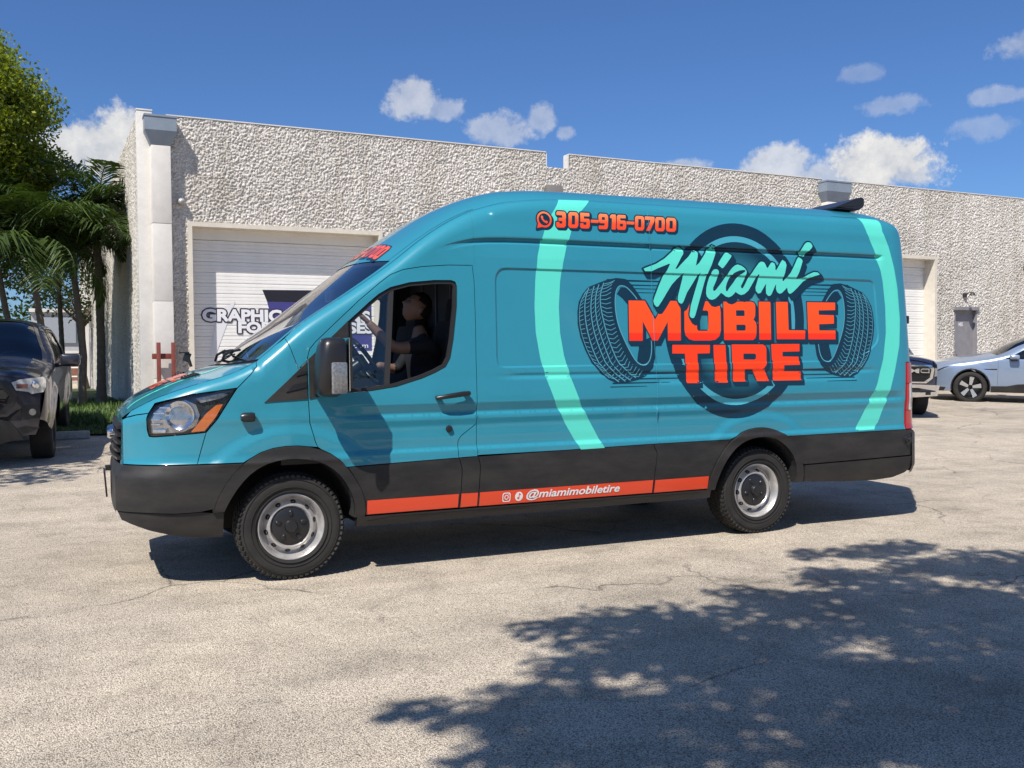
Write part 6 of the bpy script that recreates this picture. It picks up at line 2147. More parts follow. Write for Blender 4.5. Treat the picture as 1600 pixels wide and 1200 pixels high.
# steering wheel, tilted, in front of the driver
sw = thing('steering_wheel', '', 'x')
del sw['label'], sw['category']
sw.parent = van
sw.location = (1.66, -.46, 1.43)
sw.rotation_euler = (0, R(56), 0)
bm = bmesh.new()
pts = [(.195 * math.cos(2 * PI * k / 32), .195 * math.sin(2 * PI * k / 32), 0) for k in range(33)]
add_tube(bm, pts, .017, 10, cap=False)
bm_obj('wheel_rim', bm, M_TRIM2, sw, smooth=40)
bm = bmesh.new()
add_box(bm, (0, 0, -.02), (.13, .15, .05), None, .015)
for a in (0, 120, 240):
    add_box(bm, (.10 * math.cos(R(a + 180)), .10 * math.sin(R(a + 180)), -.012), (.16, .035, .02), Matrix.Rotation(R(a + 180), 3, 'Z'), .005)
bm_obj('wheel_hub', bm, M_TRIM2, sw, smooth=30)
tube_obj('steering_column', [(0, 0, -.02), (0, 0, -.30)], .045, M_TRIM2, sw, 12)
bm = bmesh.new()
add_box(bm, (1.52, .0, 1.93), (.03, .24, .08), None, .012)
add_tube(bm, [(1.52, 0, 1.96), (1.53, 0, 2.04)], .01, 8)
bm_obj('rear_view_mirror', bm, M_TRIM2, van, smooth=30)
for s in (-1, 1):
    tube_obj('grab_handle', [(1.28, s * .80, 1.68), (1.30, s * .76, 1.70), (1.42, s * .755, 1.81), (1.46, s * .79, 1.84)], .014, mat('grey_handle', (.35, .35, .33), .5), van)
# liner behind the door gaps
for s in (1, -1):
    for nm_, pl_ in (('pillar_liner', [(1.08, 1.405), (1.035, 1.50), (1.17, 1.665), (1.46, 1.895), (1.80, 2.10), (2.30, 2.165), (2.44, 2.165), (2.44, .80), (2.245, .80), (2.245, 2.03), (1.80, 2.02), (1.46, 1.785), (1.395, 1.69), (1.145, 1.45)]),
                     ('door_hinge_liner', [(1.09, .95), (1.22, .88), (1.22, 1.20), (1.16, 1.42), (1.09, 1.40)])):
        o = side_panel(nm_, pl_, M_DARK, van, off=-.034, lip=0, gap=0)
        if s < 0:
            o.scale = (1, -1, 1)
# inner door cards
for s in (1, -1):
    o = side_panel('door_card', [(1.20, .80), (2.28, .80), (2.28, 1.40), (2.10, 1.37), (1.92, 1.30), (1.56, 1.222), (1.30, 1.20)], M_CAB, van, off=-.05, lip=0, gap=0)
    if s < 0:
        o.scale = (1, -1, 1)
    o = side_panel('pillar_trim', [(2.215, 1.42), (2.30, 1.42), (2.32, 2.08), (1.8, 2.04), (1.45, 1.79), (1.50, 1.775), (1.80, 1.985), (2.21, 2.01)], M_CAB, van, off=-.045, lip=0, gap=0)
    if s < 0:
        o.scale = (1, -1, 1)
# ------------------------------------------------------------------ printed wrap
def offset_poly(p, d):
    """grow a ring outward by d (mitred, clipped)"""
    p = np.array(p, float)
    keep = [0]
    for i in range(1, len(p)):
        if np.hypot(*(p[i] - p[keep[-1]])) > .0008:
            keep.append(i)
    p = p[keep]
    a = np.sum(p[:, 0] * np.roll(p[:, 1], -1) - np.roll(p[:, 0], -1) * p[:, 1])
    sgn = 1 if a > 0 else -1
    e1 = p - np.roll(p, 1, 0)
    e2 = np.roll(p, -1, 0) - p
    n1 = np.stack([e1[:, 1], -e1[:, 0]], -1) / np.linalg.norm(e1, axis=1)[:, None]
    n2 = np.stack([e2[:, 1], -e2[:, 0]], -1) / np.linalg.norm(e2, axis=1)[:, None]
    m = n1 + n2
    l = np.linalg.norm(m, axis=1)
    m = m / np.maximum(l, 1e-6)[:, None]
    k = 1 / np.clip((m * n1).sum(1), .45, 1)
    return [tuple(q) for q in p + m * (k * d * sgn)[:, None]]


def swept(polys, holes, grow, sx, sz):
    """letters grown by an outline and pushed along a block shadow: rings whose union is the shadow"""
    out = []
    for p in polys:
        q = offset_poly(p, grow)
        out.append(q)
        sh = [(a + sx, b + sz) for a, b in q]
        out.append(sh)
        n = len(q)
        for i in range(n):
            a, b, c, d = q[i], q[(i + 1) % n], sh[(i + 1) % n], sh[i]
            ar = (b[0] - a[0]) * (d[1] - a[1]) - (b[1] - a[1]) * (d[0] - a[0])
            if abs(ar) > 4e-6:
                out.append([a, b, c, d])
    # a hole stays open only where the hole, its shadow and every point between overlap
    hs = []
    for h in holes:
        q = offset_poly(h, -grow)
        x0 = max(min(a for a, _ in q), min(a for a, _ in q) + sx)
        x1 = min(max(a for a, _ in q), max(a for a, _ in q) + sx)
        z0 = max(min(b for _, b in q), min(b for _, b in q) + sz)
        z1 = min(max(b for _, b in q), max(b for _, b in q) + sz)
        if x1 - x0 > .01 and z1 - z0 > .01:
            hs.append([(x0, z0), (x1, z0), (x1, z1), (x0, z1)])
    return out, hs


def ellipse(cx, cz, rx, rz, n=72, sk=0.0):
    return [(cx + rx * math.cos(2 * PI * k / n) + sk * rz * math.sin(2 * PI * k / n), cz + rz * math.sin(2 * PI * k / n)) for k in range(n)]


_cl = lambda q: [(a, min(b, float(shoulder(a)) - .006)) for a, b in q]
decal('mint_swoosh', [_cl(ART['SWOOSH'][0])], P_MINT, van, off=.0010)
decal('mint_swoosh', [_cl(ART['SWOOSH'][1])], P_MINT, van, off=.0010)
# ring emblem behind the lettering
RC = (4.592, 1.730)
SK = .058
P_LINE2 = mat('mid_teal_film', (.06, .32, .41), rough=.36, coat=.3, spec=.2)
decal('emblem_ring', [ellipse(*RC, .683, .786, sk=SK)], P_NAVY, van, holes=[ellipse(*RC, .590, .680, sk=SK)], off=.0014, step=.02)
decal('emblem_ring_line', [ellipse(*RC, .590, .680, sk=SK)], P_LINE2, van, holes=[ellipse(*RC, .548, .632, sk=SK)], off=.0014, step=.02)
m = mat('navy_fading_print', (0.006, 0.030, 0.055), rough=0.34, coat=0.3, spec=0.2)
N, L = m.node_tree.nodes, m.node_tree.links
tcn = N.new('ShaderNodeTexCoord')
mp = N.new('ShaderNodeMapping')
mp.inputs['Location'].default_value = (-RC[0] / .56 + .0, 0, -RC[1] / .64)
mp.inputs['Scale'].default_value = (1 / .56, 0, 1 / .64)
L.new(tcn.outputs['Object'], mp.inputs[0])
ln = N.new('ShaderNodeVectorMath')
ln.operation = 'LENGTH'
L.new(mp.outputs[0], ln.inputs[0])
rp = N.new('ShaderNodeValToRGB')
els = rp.color_ramp.elements
els[0].position, els[0].color = .35, (0.055, 0.31, 0.36, 1)
els[1].position, els[1].color = .92, (0.006, 0.035, 0.06, 1)
e = els.new(.68)
e.color = (0.022, 0.14, 0.19, 1)
L.new(ln.outputs['Value'], rp.inputs[0])
L.new(rp.outputs[0], N['Principled BSDF'].inputs['Base Color'])
decal('emblem_disc', [ellipse(*RC, .548, .632, sk=SK)], m, van, off=.0014, step=.02)

# tyre pictures left and right of the lettering
XM = 4.592


def mir(p):
    return [(2 * XM - a + .012, b + (a - XM) * 0 + .008) for a, b in p]


def lerp_curve(c, t):
    c = np.array(c)
    s = np.linspace(0, 1, len(c))
    return (float(np.interp(t, s, c[:, 0])), float(np.interp(t, s, c[:, 1])))


def stroke(pts, w):
    pts = np.array(pts)
    d = np.gradient(pts, axis=0)
    n = np.stack([-d[:, 1], d[:, 0]], -1) / (np.linalg.norm(d, axis=1)[:, None] + 1e-9)
    ww = w if np.ndim(w) else np.full(len(pts), w)
    a = pts + n * np.asarray(ww)[:, None] / 2
    b = pts - n * np.asarray(ww)[:, None] / 2
    return [tuple(q) for q in a] + [tuple(q) for q in b[::-1]]


C_ = [smooth_poly(c, False, 1) for c in ART['TY_C']]
CR, CL_ = smooth_poly(ART['TY_R'], False, 1), smooth_poly(ART['TY_L'], False, 1)
ln_ = []
for c in C_:
    ln_.append(stroke(c, .0075))
for k in range(26):                                   # shoulder ribs
    t = .03 + k * .037
    a, b = lerp_curve(C_[3], t), lerp_curve(CR, t)
    mid = ((a[0] + b[0]) / 2, (a[1] + b[1]) / 2 - .004 - .022 * t)
    ln_.append(stroke([(a[0] * .93 + b[0] * .07, a[1] * .93 + b[1] * .07), mid, (a[0] * .06 + b[0] * .94, a[1] * .06 + b[1] * .94)], .0046))
for ca, cb, ph in ((C_[0], C_[1], 0), (C_[1], C_[2], .012), (C_[2], C_[3], .02)):   # slanted sipes
    for k in range(24):
        t = .05 + k * .038 + ph
        a, b = lerp_curve(ca, min(1, t + .022)), lerp_curve(cb, max(0, t - .012))
        ln_.append(stroke([(a[0] * .85 + b[0] * .15, a[1] * .85 + b[1] * .15), ((a[0] + b[0]) / 2 + .003, (a[1] + b[1]) / 2 - .004), (a[0] * .22 + b[0] * .78, a[1] * .22 + b[1] * .78)], [.003, .004, .0015]))
for k in range(24):
    t = .04 + k * .039
    a, b = lerp_curve(CL_, t), lerp_curve(C_[0], t)
    ln_.append(stroke([(a[0], a[1]), (a[0] * .3 + b[0] * .7, a[1] * .3 + b[1] * .7)], .004))
ln_.append(stroke([lerp_curve(CL_, t) for t in np.linspace(0, 1, 16)], .004))
hol = smooth_poly(ART['TY_HOLE'], True, 1)
speed = []
for z_, x0, x1, w_ in ((2.025, 3.42, 3.98, .016), (1.992, 3.60, 3.96, .009), (1.965, 3.62, 3.95, .006), (1.935, 3.66, 3.94, .005),
                       (1.315, 3.66, 4.02, .020), (1.275, 3.45, 4.16, .010), (1.245, 3.42, 3.93, .010), (1.218, 3.40, 3.72, .006)):
    speed.append([(x0, z_ - w_ / 2), (x1, z_ - w_ * .2), (x1, z_ + w_ * .2), (x0, z_ + w_ / 2)])
for f_ in (lambda p: p, mir):
    decal('tyre_print', [f_(ART['TY_OUT'])], P_NAVY, van, holes=[f_(hol)], off=.0018)
    for q in ART['TY_IN']:
        decal('tyre_print_bore', [f_(q)], P_NAVY, van, off=.0018)
    decal('tyre_print_lines', [f_(q) for q in ln_] + [f_(stroke(hol + hol[:1], .008))], P_LINE, van, off=.0024, step=.02)
    for q in speed:
        decal('speed_line', [f_(q)], P_NAVY, van, off=.0016)

# block lettering with its shadow
so, sh_ = swept(ART['MOBILE'], ART['MOBILE_H'], .0095, .022, -.030)
so2, sh2 = swept(ART['TIRE'], ART['TIRE_H'], .0095, .022, -.030)
decal('lettering_shadow', so, P_NAVY, van, holes=sh_, off=.0030, step=.02)
decal('lettering_shadow', so2, P_NAVY, van, holes=sh2, off=.0030, step=.02)
decal('block_lettering', ART['MOBILE'], P_MOBILE, van, holes=ART['MOBILE_H'], off=.0037)
decal('block_lettering', ART['TIRE'], P_TIRE, van, holes=ART['TIRE_H'], off=.0037)
# script lettering
so3, _ = swept(ART['SCRIPT'], [], .0125, .027, -.044)
decal('script_shadow', so3, P_NAVY, van, off=.0044, step=.02)
decal('script_lettering', ART['SCRIPT'], P_MINT, van, holes=ART['SCRIPT_HOLE'], off=.0052)

# ---- telephone number: block digits drawn in a unit box
DIG = {
    '0': ([[(.0, .14), (.16, 0), (.84, 0), (1, .14), (1, .86), (.84, 1), (.16, 1), (0, .86)]], [[(.34, .22), (.66, .22), (.66, .78), (.34, .78)]]),
    '3': ([[(0, .10), (.12, 0), (.86, 0), (1, .12), (1, .44), (.94, .5), (1, .57), (1, .88), (.86, 1), (.10, 1), (0, .90), (0, .76), (.62, .76), (.62, .60), (.22, .60), (.22, .40), (.62, .40), (.62, .24), (.34, .24), (.34, .34), (0, .34)]], []),
    '5': ([[(0, .10), (.12, 0), (.86, 0), (1, .12), (1, .50), (.88, .62), (.36, .62), (.36, .77), (.96, .77), (.96, 1), (0, 1), (0, .40), (.64, .40), (.64, .23), (.34, .23), (.34, .33), (0, .33)]], []),
    '9': ([[(.04, 0), (.86, 0), (1, .12), (1, .88), (.86, 1), (.14, 1), (0, .88), (0, .50), (.14, .38), (.64, .38), (.64, .23), (.04, .23)]], [[(.34, .60), (.66, .60), (.66, .78), (.34, .78)]]),
    '1': ([[(.30, 0), (1, 0), (1, 1), (.30, 1), (0, .90), (0, .74), (.30, .74)]], []),
    '6': ([[(0, .12), (.14, 0), (.86, 0), (1, .12), (1, .50), (.86, .62), (.36, .62), (.36, .77), (.96, .77), (.96, 1), (.14, 1), (0, .88)]], [[(.34, .22), (.66, .22), (.66, .40), (.34, .40)]]),
    '7': ([[(.14, 0), (.54, 0), (1, .74), (1, 1), (0, 1), (0, .75), (.58, .75)]], []),
    '-': ([[(0, .38), (1, .38), (1, .58), (0, .58)]], []),
}


def place(poly, bl, br, tr, tl):
    bl, br, tr, tl = map(np.array, (bl, br, tr, tl))
    return [tuple((bl * (1 - a) + br * a) * (1 - b) + (tl * (1 - a) + tr * a) * b) for a, b in poly]


outs, hols = [], []
for ch, bl, br, tr, tl in ART['PHONE']:
    o, h = DIG[ch]
    outs += [place(round_corners(q, .05, 2), bl, br, tr, tl) for q in o]
    hols += [place(q, bl, br, tr, tl) for q in h]
so4, _ = swept(outs, [], .0095, .010, -.012)
decal('phone_number_shadow', so4, P_NAVY, van, off=.0016, step=.02)
decal('phone_number', outs, P_PHONE, van, holes=hols, off=.0024)
cx, cz = ART['WA'][0]
bub = ellipse(cx, cz, .060, .060, 36)
bub = [p for p in bub if not (p[0] < cx - .028 and p[1] < cz - .030)] 
bub.sort(key=lambda p: math.atan2(p[1] - cz, p[0] - cx) % (2 * PI))
k_ = [i for i, p in enumerate(bub) if math.atan2(p[1] - cz, p[0] - cx) % (2 * PI) < R(228)][-1]
bub = bub[:k_ + 1] + [(cx - .062, cz - .066)] + bub[k_ + 1:]
so5, _ = swept([bub], [], .010, .008, -.010)
decal('phone_icon_back', so5, P_NAVY, van, off=.0016, step=.02)
decal('phone_icon', [bub, [(cx + a * .62, cz + b * .62) for a, b in ((-.046, .030), (-.030, .050), (-.012, .030), (-.018, .012), (.012, -.018), (.030, -.012), (.050, -.030), (.030, -.050), (-.010, -.030), (-.036, .0))]],
      P_PHONE, van, holes=[ellipse(cx, cz, .047, .047, 30)], off=.0024) if False else None
ring_ = decal('phone_icon_ring', [bub], P_PHONE, van, holes=[ellipse(cx, cz, .046, .046, 30)], off=.0024)
decal('phone_icon_handset', [[(cx + a * .60, cz + b * .60) for a, b in ((-.046, .030), (-.030, .050), (-.012, .030), (-.018, .012), (.012, -.018), (.030, -.012), (.050, -.030), (.030, -.050), (-.010, -.030), (-.036, .0))]], P_PHONE, van, off=.0024)


# ---- lettering set from a typeface
def text_mesh(s, size=1.0, offset=0.0, shear=0.0, spacing=1.0):
    cu = bpy.data.curves.new('t', 'FONT')
    cu.body = s
    cu.size = size
    cu.offset = offset
    cu.shear = shear
    cu.space_character = spacing
    cu.resolution_u = 3
    o = bpy.data.objects.new('t', cu)
    COL.objects.link(o)
    bpy.context.view_layer.update()
    dg = bpy.context.evaluated_depsgraph_get()
    me = bpy.data.meshes.new_from_object(o.evaluated_get(dg))
    V = np.array([v.co[:] for v in me.vertices])
    F = [tuple(p.vertices) for p in me.polygons]
    bpy.data.objects.remove(o)
    bpy.data.curves.remove(cu)
    bpy.data.meshes.remove(me)
    return V, F


def fit(V, x0, x1, z0, z1, h0=None, h1=None):
    """scale text so that [x0,x1] spans it and cap line/baseline meet z1/z0"""
    a0, a1 = V[:, 0].min(), V[:, 0].max()
    b0 = 0.0 if h0 is None else h0
    b1 = V[:, 1].max() if h1 is None else h1
    X = x0 + (V[:, 0] - a0) / (a1 - a0) * (x1 - x0)
    Z = z0 + (V[:, 1] - b0) / (b1 - b0) * (z1 - z0)
    return X, Z


V, F = text_mesh('@miamimobiletire', offset=.022, shear=.22)
X, Z = fit(V, 2.690, 3.462, .431, .492)
w_ = W(X, Z) + .0155
mesh_obj('handle_lettering', np.stack([X, -w_, Z], -1), F, P_WHITE, van)
sq = round_corners([(2.503, .414), (2.566, .414), (2.566, .482), (2.503, .482)], .018, 4)
sqi = round_corners([(2.510, .421), (2.559, .421), (2.559, .475), (2.510, .475)], .014, 4)
decal('camera_icon', [sq], P_WHITE, van, holes=[sqi], off=.0142)
decal('camera_icon_lens', [ellipse(2.5345, .448, .0165, .018, 20)], P_WHITE, van, holes=[ellipse(2.5345, .448, .0105, .0115, 20)], off=.0142)
decal('camera_icon_dot', [ellipse(2.551, .466, .0035, .0035, 8)], P_WHITE, van, off=.0142)
decal('note_icon', [ellipse(2.632, .448, .031, .034, 28)], P_WHITE, van, off=.0142)
decal('note_icon_mark', [[(2.630, .432), (2.636, .432), (2.636, .462), (2.645, .456), (2.648, .461), (2.636, .472), (2.630, .472)], ellipse(2.627, .436, .009, .008, 14)], P_STRIPE, van, off=.0150)


# ---- graphics on bonnet and header, laid on the upper surface
def on_top(name, X, Y, F, m, off, u_guess=(0, 31)):
    pts = []
    for x, y in zip(X, Y):
        # find u so that the surface point at this y has this x
        lo, hi = u_guess
        for _ in range(18):
            mid = (lo + hi) / 2
            ys = top_ys(mid)
            p = top_point(mid, max(-1, min(1, y / ys)))
            if p.x < x:
                lo = mid
            else:
                hi = mid
        pts.append(p + Vector((-.4, 0, 1)).normalized() * off)
    return mesh_obj(name, pts, F, m, van, smooth=True)


def top_poly(name, outers, holes, m, off, step=.02, rng=(0, 31)):
    outers = [densify(o, step) for o in outers]
    holes = [densify(h, step) for h in holes]
    al = np.vstack([np.array(o) for o in outers])
    g = np.stack(np.meshgrid(np.arange(al[:, 0].min(), al[:, 0].max(), .03), np.arange(al[:, 1].min(), al[:, 1].max(), .04)), -1).reshape(-1, 2)
    ok = np.zeros(len(g), bool)
    for o in outers:
        ok |= pip(g[:, 0], g[:, 1], o)
    for h in holes:
        ok &= ~pip(g[:, 0], g[:, 1], h)
    V, F = cdt(outers, holes, g[ok])
    return on_top(name, V[:, 0], V[:, 1], [tuple(f) for f in F], m, off, rng)


# number on the header, read from the front: runs along y, tops towards +x
outs, hols = [], []
s = 0
yy = -.63
order = ['3', '0', '5', '-', '9', '1', '6', '-', '0', '7', '0', '0']
wd = {'-': .07, '1': .065}
tot = sum(wd.get(c, .098) + .012 for c in order)
yy = tot / 2
for ch in order:
    w_ = wd.get(ch, .098)
    bl, br, tr, tl = (1.715, yy), (1.715, yy - w_), (1.835, yy - w_), (1.835, yy)
    o, h = DIG[ch]
    outs += [place(q, bl, br, tr, tl) for q in o]
    hols += [place(q, bl, br, tr, tl) for q in h]
    yy -= w_ + .012
so6, _ = swept(outs, [], .010, -.012, -.010)
P_RED2 = mat('red_orange_film', (0.82, 0.10, 0.035), rough=0.36, coat=0.6)
top_poly('header_number_shadow', so6, [], P_NAVY, .0022, rng=(12, 20))
top_poly('header_number', outs, hols, P_RED2, .0034, rng=(12, 20))
# bonnet: mint arc, dark panel and small copy of the block lettering
arc_o = [(.05, -.50), (.12, -.535), (.25, -.56), (.40, -.565), (.55, -.555), (.66, -.53), (.66, -.485), (.55, -.51), (.40, -.52), (.25, -.515), (.12, -.49), (.05, -.455)]
top_poly('hood_mint_arc', [arc_o], [], P_MINT, .0016, rng=(0, 8))
arc_p = [(a, -b) for a, b in arc_o]
top_poly('hood_mint_arc', [arc_p], [], P_MINT, .0016, rng=(0, 8))
xr = lambda z: .50 - (z - 1.05) * .36
top_poly('hood_emblem_disc', [[(.29 + .19 * math.cos(2 * PI * k / 40), .34 * math.sin(2 * PI * k / 40)) for k in range(40)]], [], P_NAVY, .0016, rng=(0, 8))
bl_ = lambda polys: [[(.13 + (b - 1.02) * .37, -(a - 4.592) * .46) for a, b in q] for q in polys]
top_poly('hood_lettering', bl_(ART['MOBILE']) + bl_(ART['TIRE']), bl_(ART['MOBILE_H']) + bl_(ART['TIRE_H']), P_RED2, .0034, rng=(0, 8))
# ------------------------------------------------------------------ other vehicles
class Car:
    """body made of a side sheet (y over x,z) and an upper surface, local frame: x back from the nose, y across, z up"""

    def __init__(s, half, nose, sh, ce, length, tail=.25, fshift=None, rr=.09, pz=3.0, arches=(), flare=.03):
        s.half = pchip(*half)
        s.nose = pchip(*nose)
        s.sh = pchip(*sh)
        s.ce = pchip(*ce)
        s.len = length
        s.tail = tail
        s.rr = rr
        s.pz = pz
        s.arches = arches
        s.flare = flare
        s.x0 = sh[0][0]

    def W(s, x, z):
        x, z = np.asarray(x, float), np.asarray(z, float)
        w = s.half(z) - s.nose(x)
        t = np.clip((x - (s.len - s.tail)) / s.tail, 0, 1)
        w = w - .14 * (1 - np.sqrt(np.clip(1 - t * t, 0, 1)))
        d = s.sh(x) - z
        q = np.clip(1 - d * .8 / s.rr, 0, 1)
        w = w - s.rr * .85 * (1 - np.sqrt(np.clip(1 - q ** 2.2, 0, 1)))
        for cx, cz, r_ in s.arches:
            rd = np.hypot(x - cx, z - cz)
            w = w + s.flare * sstep(rd, r_ + .18, r_ + .02)
        return w

    def N(s, x, z):
        h = .004
        wx = (s.W(x + h, z) - s.W(x - h, z)) / (2 * h)
        wz = (s.W(x, z + h) - s.W(x, z - h)) / (2 * h)
        n = np.stack([-wx, -np.ones_like(wx), -wz], -1)
        return n / np.linalg.norm(n, axis=1)[:, None]

    def side(s, name, poly, m, parent, holes=(), off=0.0, step=.06, both=True, lip=.02):
        poly = densify(poly, step)
        holes = [densify(h, step) for h in holes]
        al = np.array(poly)
        g = np.stack(np.meshgrid(np.arange(al[:, 0].min(), al[:, 0].max(), step), np.arange(al[:, 1].min(), al[:, 1].max(), step * .6)), -1).reshape(-1, 2)
        if len(g):
            k = pip(g[:, 0], g[:, 1], poly)
            g = g[k]
        if len(g):
            g = g[seg_dist(g[:, 0], g[:, 1], poly) > .008]
        for h in holes:
            if len(g):
                g = g[~pip(g[:, 0], g[:, 1], h) & (seg_dist(g[:, 0], g[:, 1], h) > .008)]
        V, F = cdt([poly], holes, g)
        co = np.stack([V[:, 0], -(s.W(V[:, 0], V[:, 1]) + off), V[:, 1]], -1)
        nn = s.N(V[:, 0], V[:, 1])
        o = mesh_obj(name, co, [tuple(f) for f in F], m, parent, smooth=True, normals=nn)
        if both:
            c = o.copy()
            COL.objects.link(c)
            c.parent = parent
            c.scale = (1, -1, 1)
        return o

    def top(s, name, x0, x1, m, parent, v0=-1, v1=1, n=40, nv=20, off=0.0, bow=.10):
        V = []
        for i in range(n + 1):
            x = x0 + (x1 - x0) * i / n
            zs = float(s.sh(x))
            ys = float(s.W(x, zs))
            zc = float(s.ce(x))
            for j in range(nv + 1):
                v = v0 + (v1 - v0) * j / nv
                a = abs(v)
                V.append((x - bow * (1 - a ** 2.2) * (1 if x < s.len * .6 else -.4), v * ys, zc - (zc - zs) * a ** s.pz + off))
        w = nv + 1
        F = [(i * w + j, (i + 1) * w + j, (i + 1) * w + j + 1, i * w + j + 1) for i in range(n) for j in range(nv)]
        return auto_smooth(mesh_obj(name, V, F, m, parent), 50)

    def face_x(s, y, z, bow=.10):
        ys = float(s.W(s.x0, z))
        a = min(1, abs(y) / ys)
        return s.x0 - bow * (1 - a ** 2.4) + s.rake(z), ys

    rake = staticmethod(lambda z: 0.0)

    def face(s, name, poly, m, parent, off=0.0, step=.05, depth=0.0):
        """polygon in y,z laid on the front"""
        poly = densify(poly, step)
        al = np.array(poly)
        g = np.stack(np.meshgrid(np.arange(al[:, 0].min(), al[:, 0].max(), step), np.arange(al[:, 1].min(), al[:, 1].max(), step)), -1).reshape(-1, 2)
        if len(g):
            g = g[pip(g[:, 0], g[:, 1], poly)]
        if len(g):
            g = g[seg_dist(g[:, 0], g[:, 1], poly) > .008]
        V, F = cdt([poly], [], g)
        co = [(s.face_x(y, z)[0] - off, y, z) for y, z in V]
        faces = [tuple(int(q) for q in f[::-1]) for f in F]
        n0 = len(co)
        if depth:
            b = [(s.face_x(y, z)[0] - off, y, z) for y, z in poly]
            co += b + [(p[0] + depth, p[1], p[2]) for p in b]
            k = len(poly)
            for i in range(k):
                j = (i + 1) % k
                faces.append((n0 + i, n0 + j, n0 + k + j, n0 + k + i))
        return auto_smooth(mesh_obj(name, co, faces, m, parent), 40)


def arch_pts(cx, cz, r_, zb, n=14):
    a0 = math.asin(max(-1, min(1, (zb - cz) / r_)))
    return [(cx + r_ * math.cos(a0 + (PI - 2 * a0) * k / n), cz + r_ * math.sin(a0 + (PI - 2 * a0) * k / n)) for k in range(n + 1)][::-1]


def car_wheel(parent, x, y, r_, w, spokes, m_spoke, rim_r, side=1, style=0):
    t = bpy.data.objects.new('wheel', None)
    COL.objects.link(t)
    t.parent = parent
    t.location = (x, y, r_)
    h = w / 2
    bm = bmesh.new()
    add_lathe(bm, [(rim_r, h * .8), (rim_r + .01, h * .95), ((rim_r + r_) / 2, h), (r_ - .02, h * .9), (r_, h * .7), (r_, -h * .7), (r_ - .02, -h * .9), ((rim_r + r_) / 2, -h), (rim_r + .01, -h * .95), (rim_r, -h * .8)], 'Y', 48)
    bm_obj('tyre', bm, M_TYRE, t, smooth=50)
    bm = bmesh.new()
    add_lathe(bm, [(rim_r, -h * .8), (rim_r - .012, -h * .9), (rim_r - .02, -h * .8), (rim_r - .03, h * .3), (.05, h * .3), (.001, h * .3)], 'Y', 48)
    bm_obj('rim', bm, M_TRIM2, t, smooth=35)
    for k in range(spokes):
        a = 2 * PI * (k + .15) / spokes
        bm = bmesh.new()
        if style == 0:
            pts = [(.05, -.028), (rim_r - .02, -.055), (rim_r - .015, .045), (.05, .028)]
        else:
            pts = [(.04, -.022), (rim_r - .02, -.022), (rim_r - .02, .022), (.04, .022)]
        vs = [bm.verts.new((p, -h * .78 + (.012 if p < .1 else 0), q)) for p, q in pts]
        f = bm.faces.new(vs)
        r = bmesh.ops.extrude_face_region(bm, geom=[f])
        bmesh.ops.translate(bm, vec=(0, .025, 0), verts=[e for e in r['geom'] if isinstance(e, bmesh.types.BMVert)])
        bmesh.ops.rotate(bm, cent=(0, 0, 0), matrix=Matrix.Rotation(-a, 3, 'Y'), verts=bm.verts)
        bm_obj('spoke', bm, m_spoke, t)
    if side < 0:
        pass
    else:
        t.scale = (1, -1, 1)
    return t


M_GREYP = mat('dark_grey_metallic_paint', (.034, .035, .048), .30, metal=.35, coat=.8, noise_amt=.06, noise_scale=3)
M_BLUEP = mat('pale_blue_grey_metallic_paint', (.24, .30, .40), .28, metal=.35, coat=.8)
M_NAVYP = mat('midnight_blue_paint', (.018, .022, .045), .25, coat=.9)
M_CHR = mat('chrome_trim', (.78, .78, .80), .12, metal=1.0)
G_DARK = glass('tinted_car_glass', (.10, .12, .15))
G_PU = glass('pickup_windscreen', (.30, .36, .42))
M_BRIGHT = mat('machined_alloy', (.62, .62, .62), .25, metal=.8)

# ---------------- dark grey pickup at the left, facing the camera
pk = Car(half=([.2, .35, .5, .7, .95, 1.1, 1.3, 1.5, 1.7, 1.9], [.80, .86, .92, .945, .95, .93, .90, .82, .74, .66]),
         nose=([0, .05, .15, .35, .7, 1.0], [.10, .055, .025, .008, .0, .0]),
         sh=([0, .10, .5, 1.2, 1.35, 1.75, 2.15, 2.4, 3.4, 3.75, 3.85, 5.2, 5.3], [1.04, 1.08, 1.13, 1.17, 1.19, 1.45, 1.66, 1.70, 1.69, 1.60, 1.25, 1.20, 1.12]),
         ce=([0, .10, .5, 1.1, 1.25, 1.70, 2.10, 2.4, 3.4, 3.75, 3.85, 5.2, 5.3], [1.14, 1.19, 1.24, 1.28, 1.30, 1.56, 1.76, 1.79, 1.77, 1.66, 1.30, 1.22, 1.12]),
         length=5.3, arches=((.95, .39, .46), (4.2, .39, .46)), flare=.04, pz=4.5)
pick = thing('pickup_truck', 'dark grey pickup with black honeycomb grille parked facing the camera at the left edge', 'pickup')
arF, arR = arch_pts(.95, .39, .46, .42), arch_pts(4.2, .39, .46, .42)
shp = [(x, float(pk.sh(x))) for x in np.arange(5.28, 0, -.08)]
win1 = [(1.62, 1.20), (1.95, 1.40), (2.25, 1.58), (2.55, 1.60), (2.55, 1.20)]
win2 = [(2.65, 1.20), (2.65, 1.60), (3.35, 1.58), (3.55, 1.42), (3.60, 1.22)]
pk.side('body_side', [(0.0, .60), (.30, .50), (.46, .43)] + arF + [(1.45, .40), (3.7, .40)] + arR + [(4.7, .46), (5.28, .55)] + shp, M_GREYP, pick, holes=[win1, win2])
pk.side('side_window', win1, G_DARK, pick, off=-.015)
pk.side('side_window', win2, G_DARK, pick, off=-.015)
pk.top('hood', 0, 1.22, M_GREYP, pick)
pk.top('windscreen', 1.28, 2.12, G_PU, pick, -.93, .93, off=-.006)
pk.top('screen_pillar', 1.22, 2.12, M_GREYP, pick, -1, -.93, nv=2)
pk.top('screen_pillar', 1.22, 2.12, M_GREYP, pick, .93, 1, nv=2)
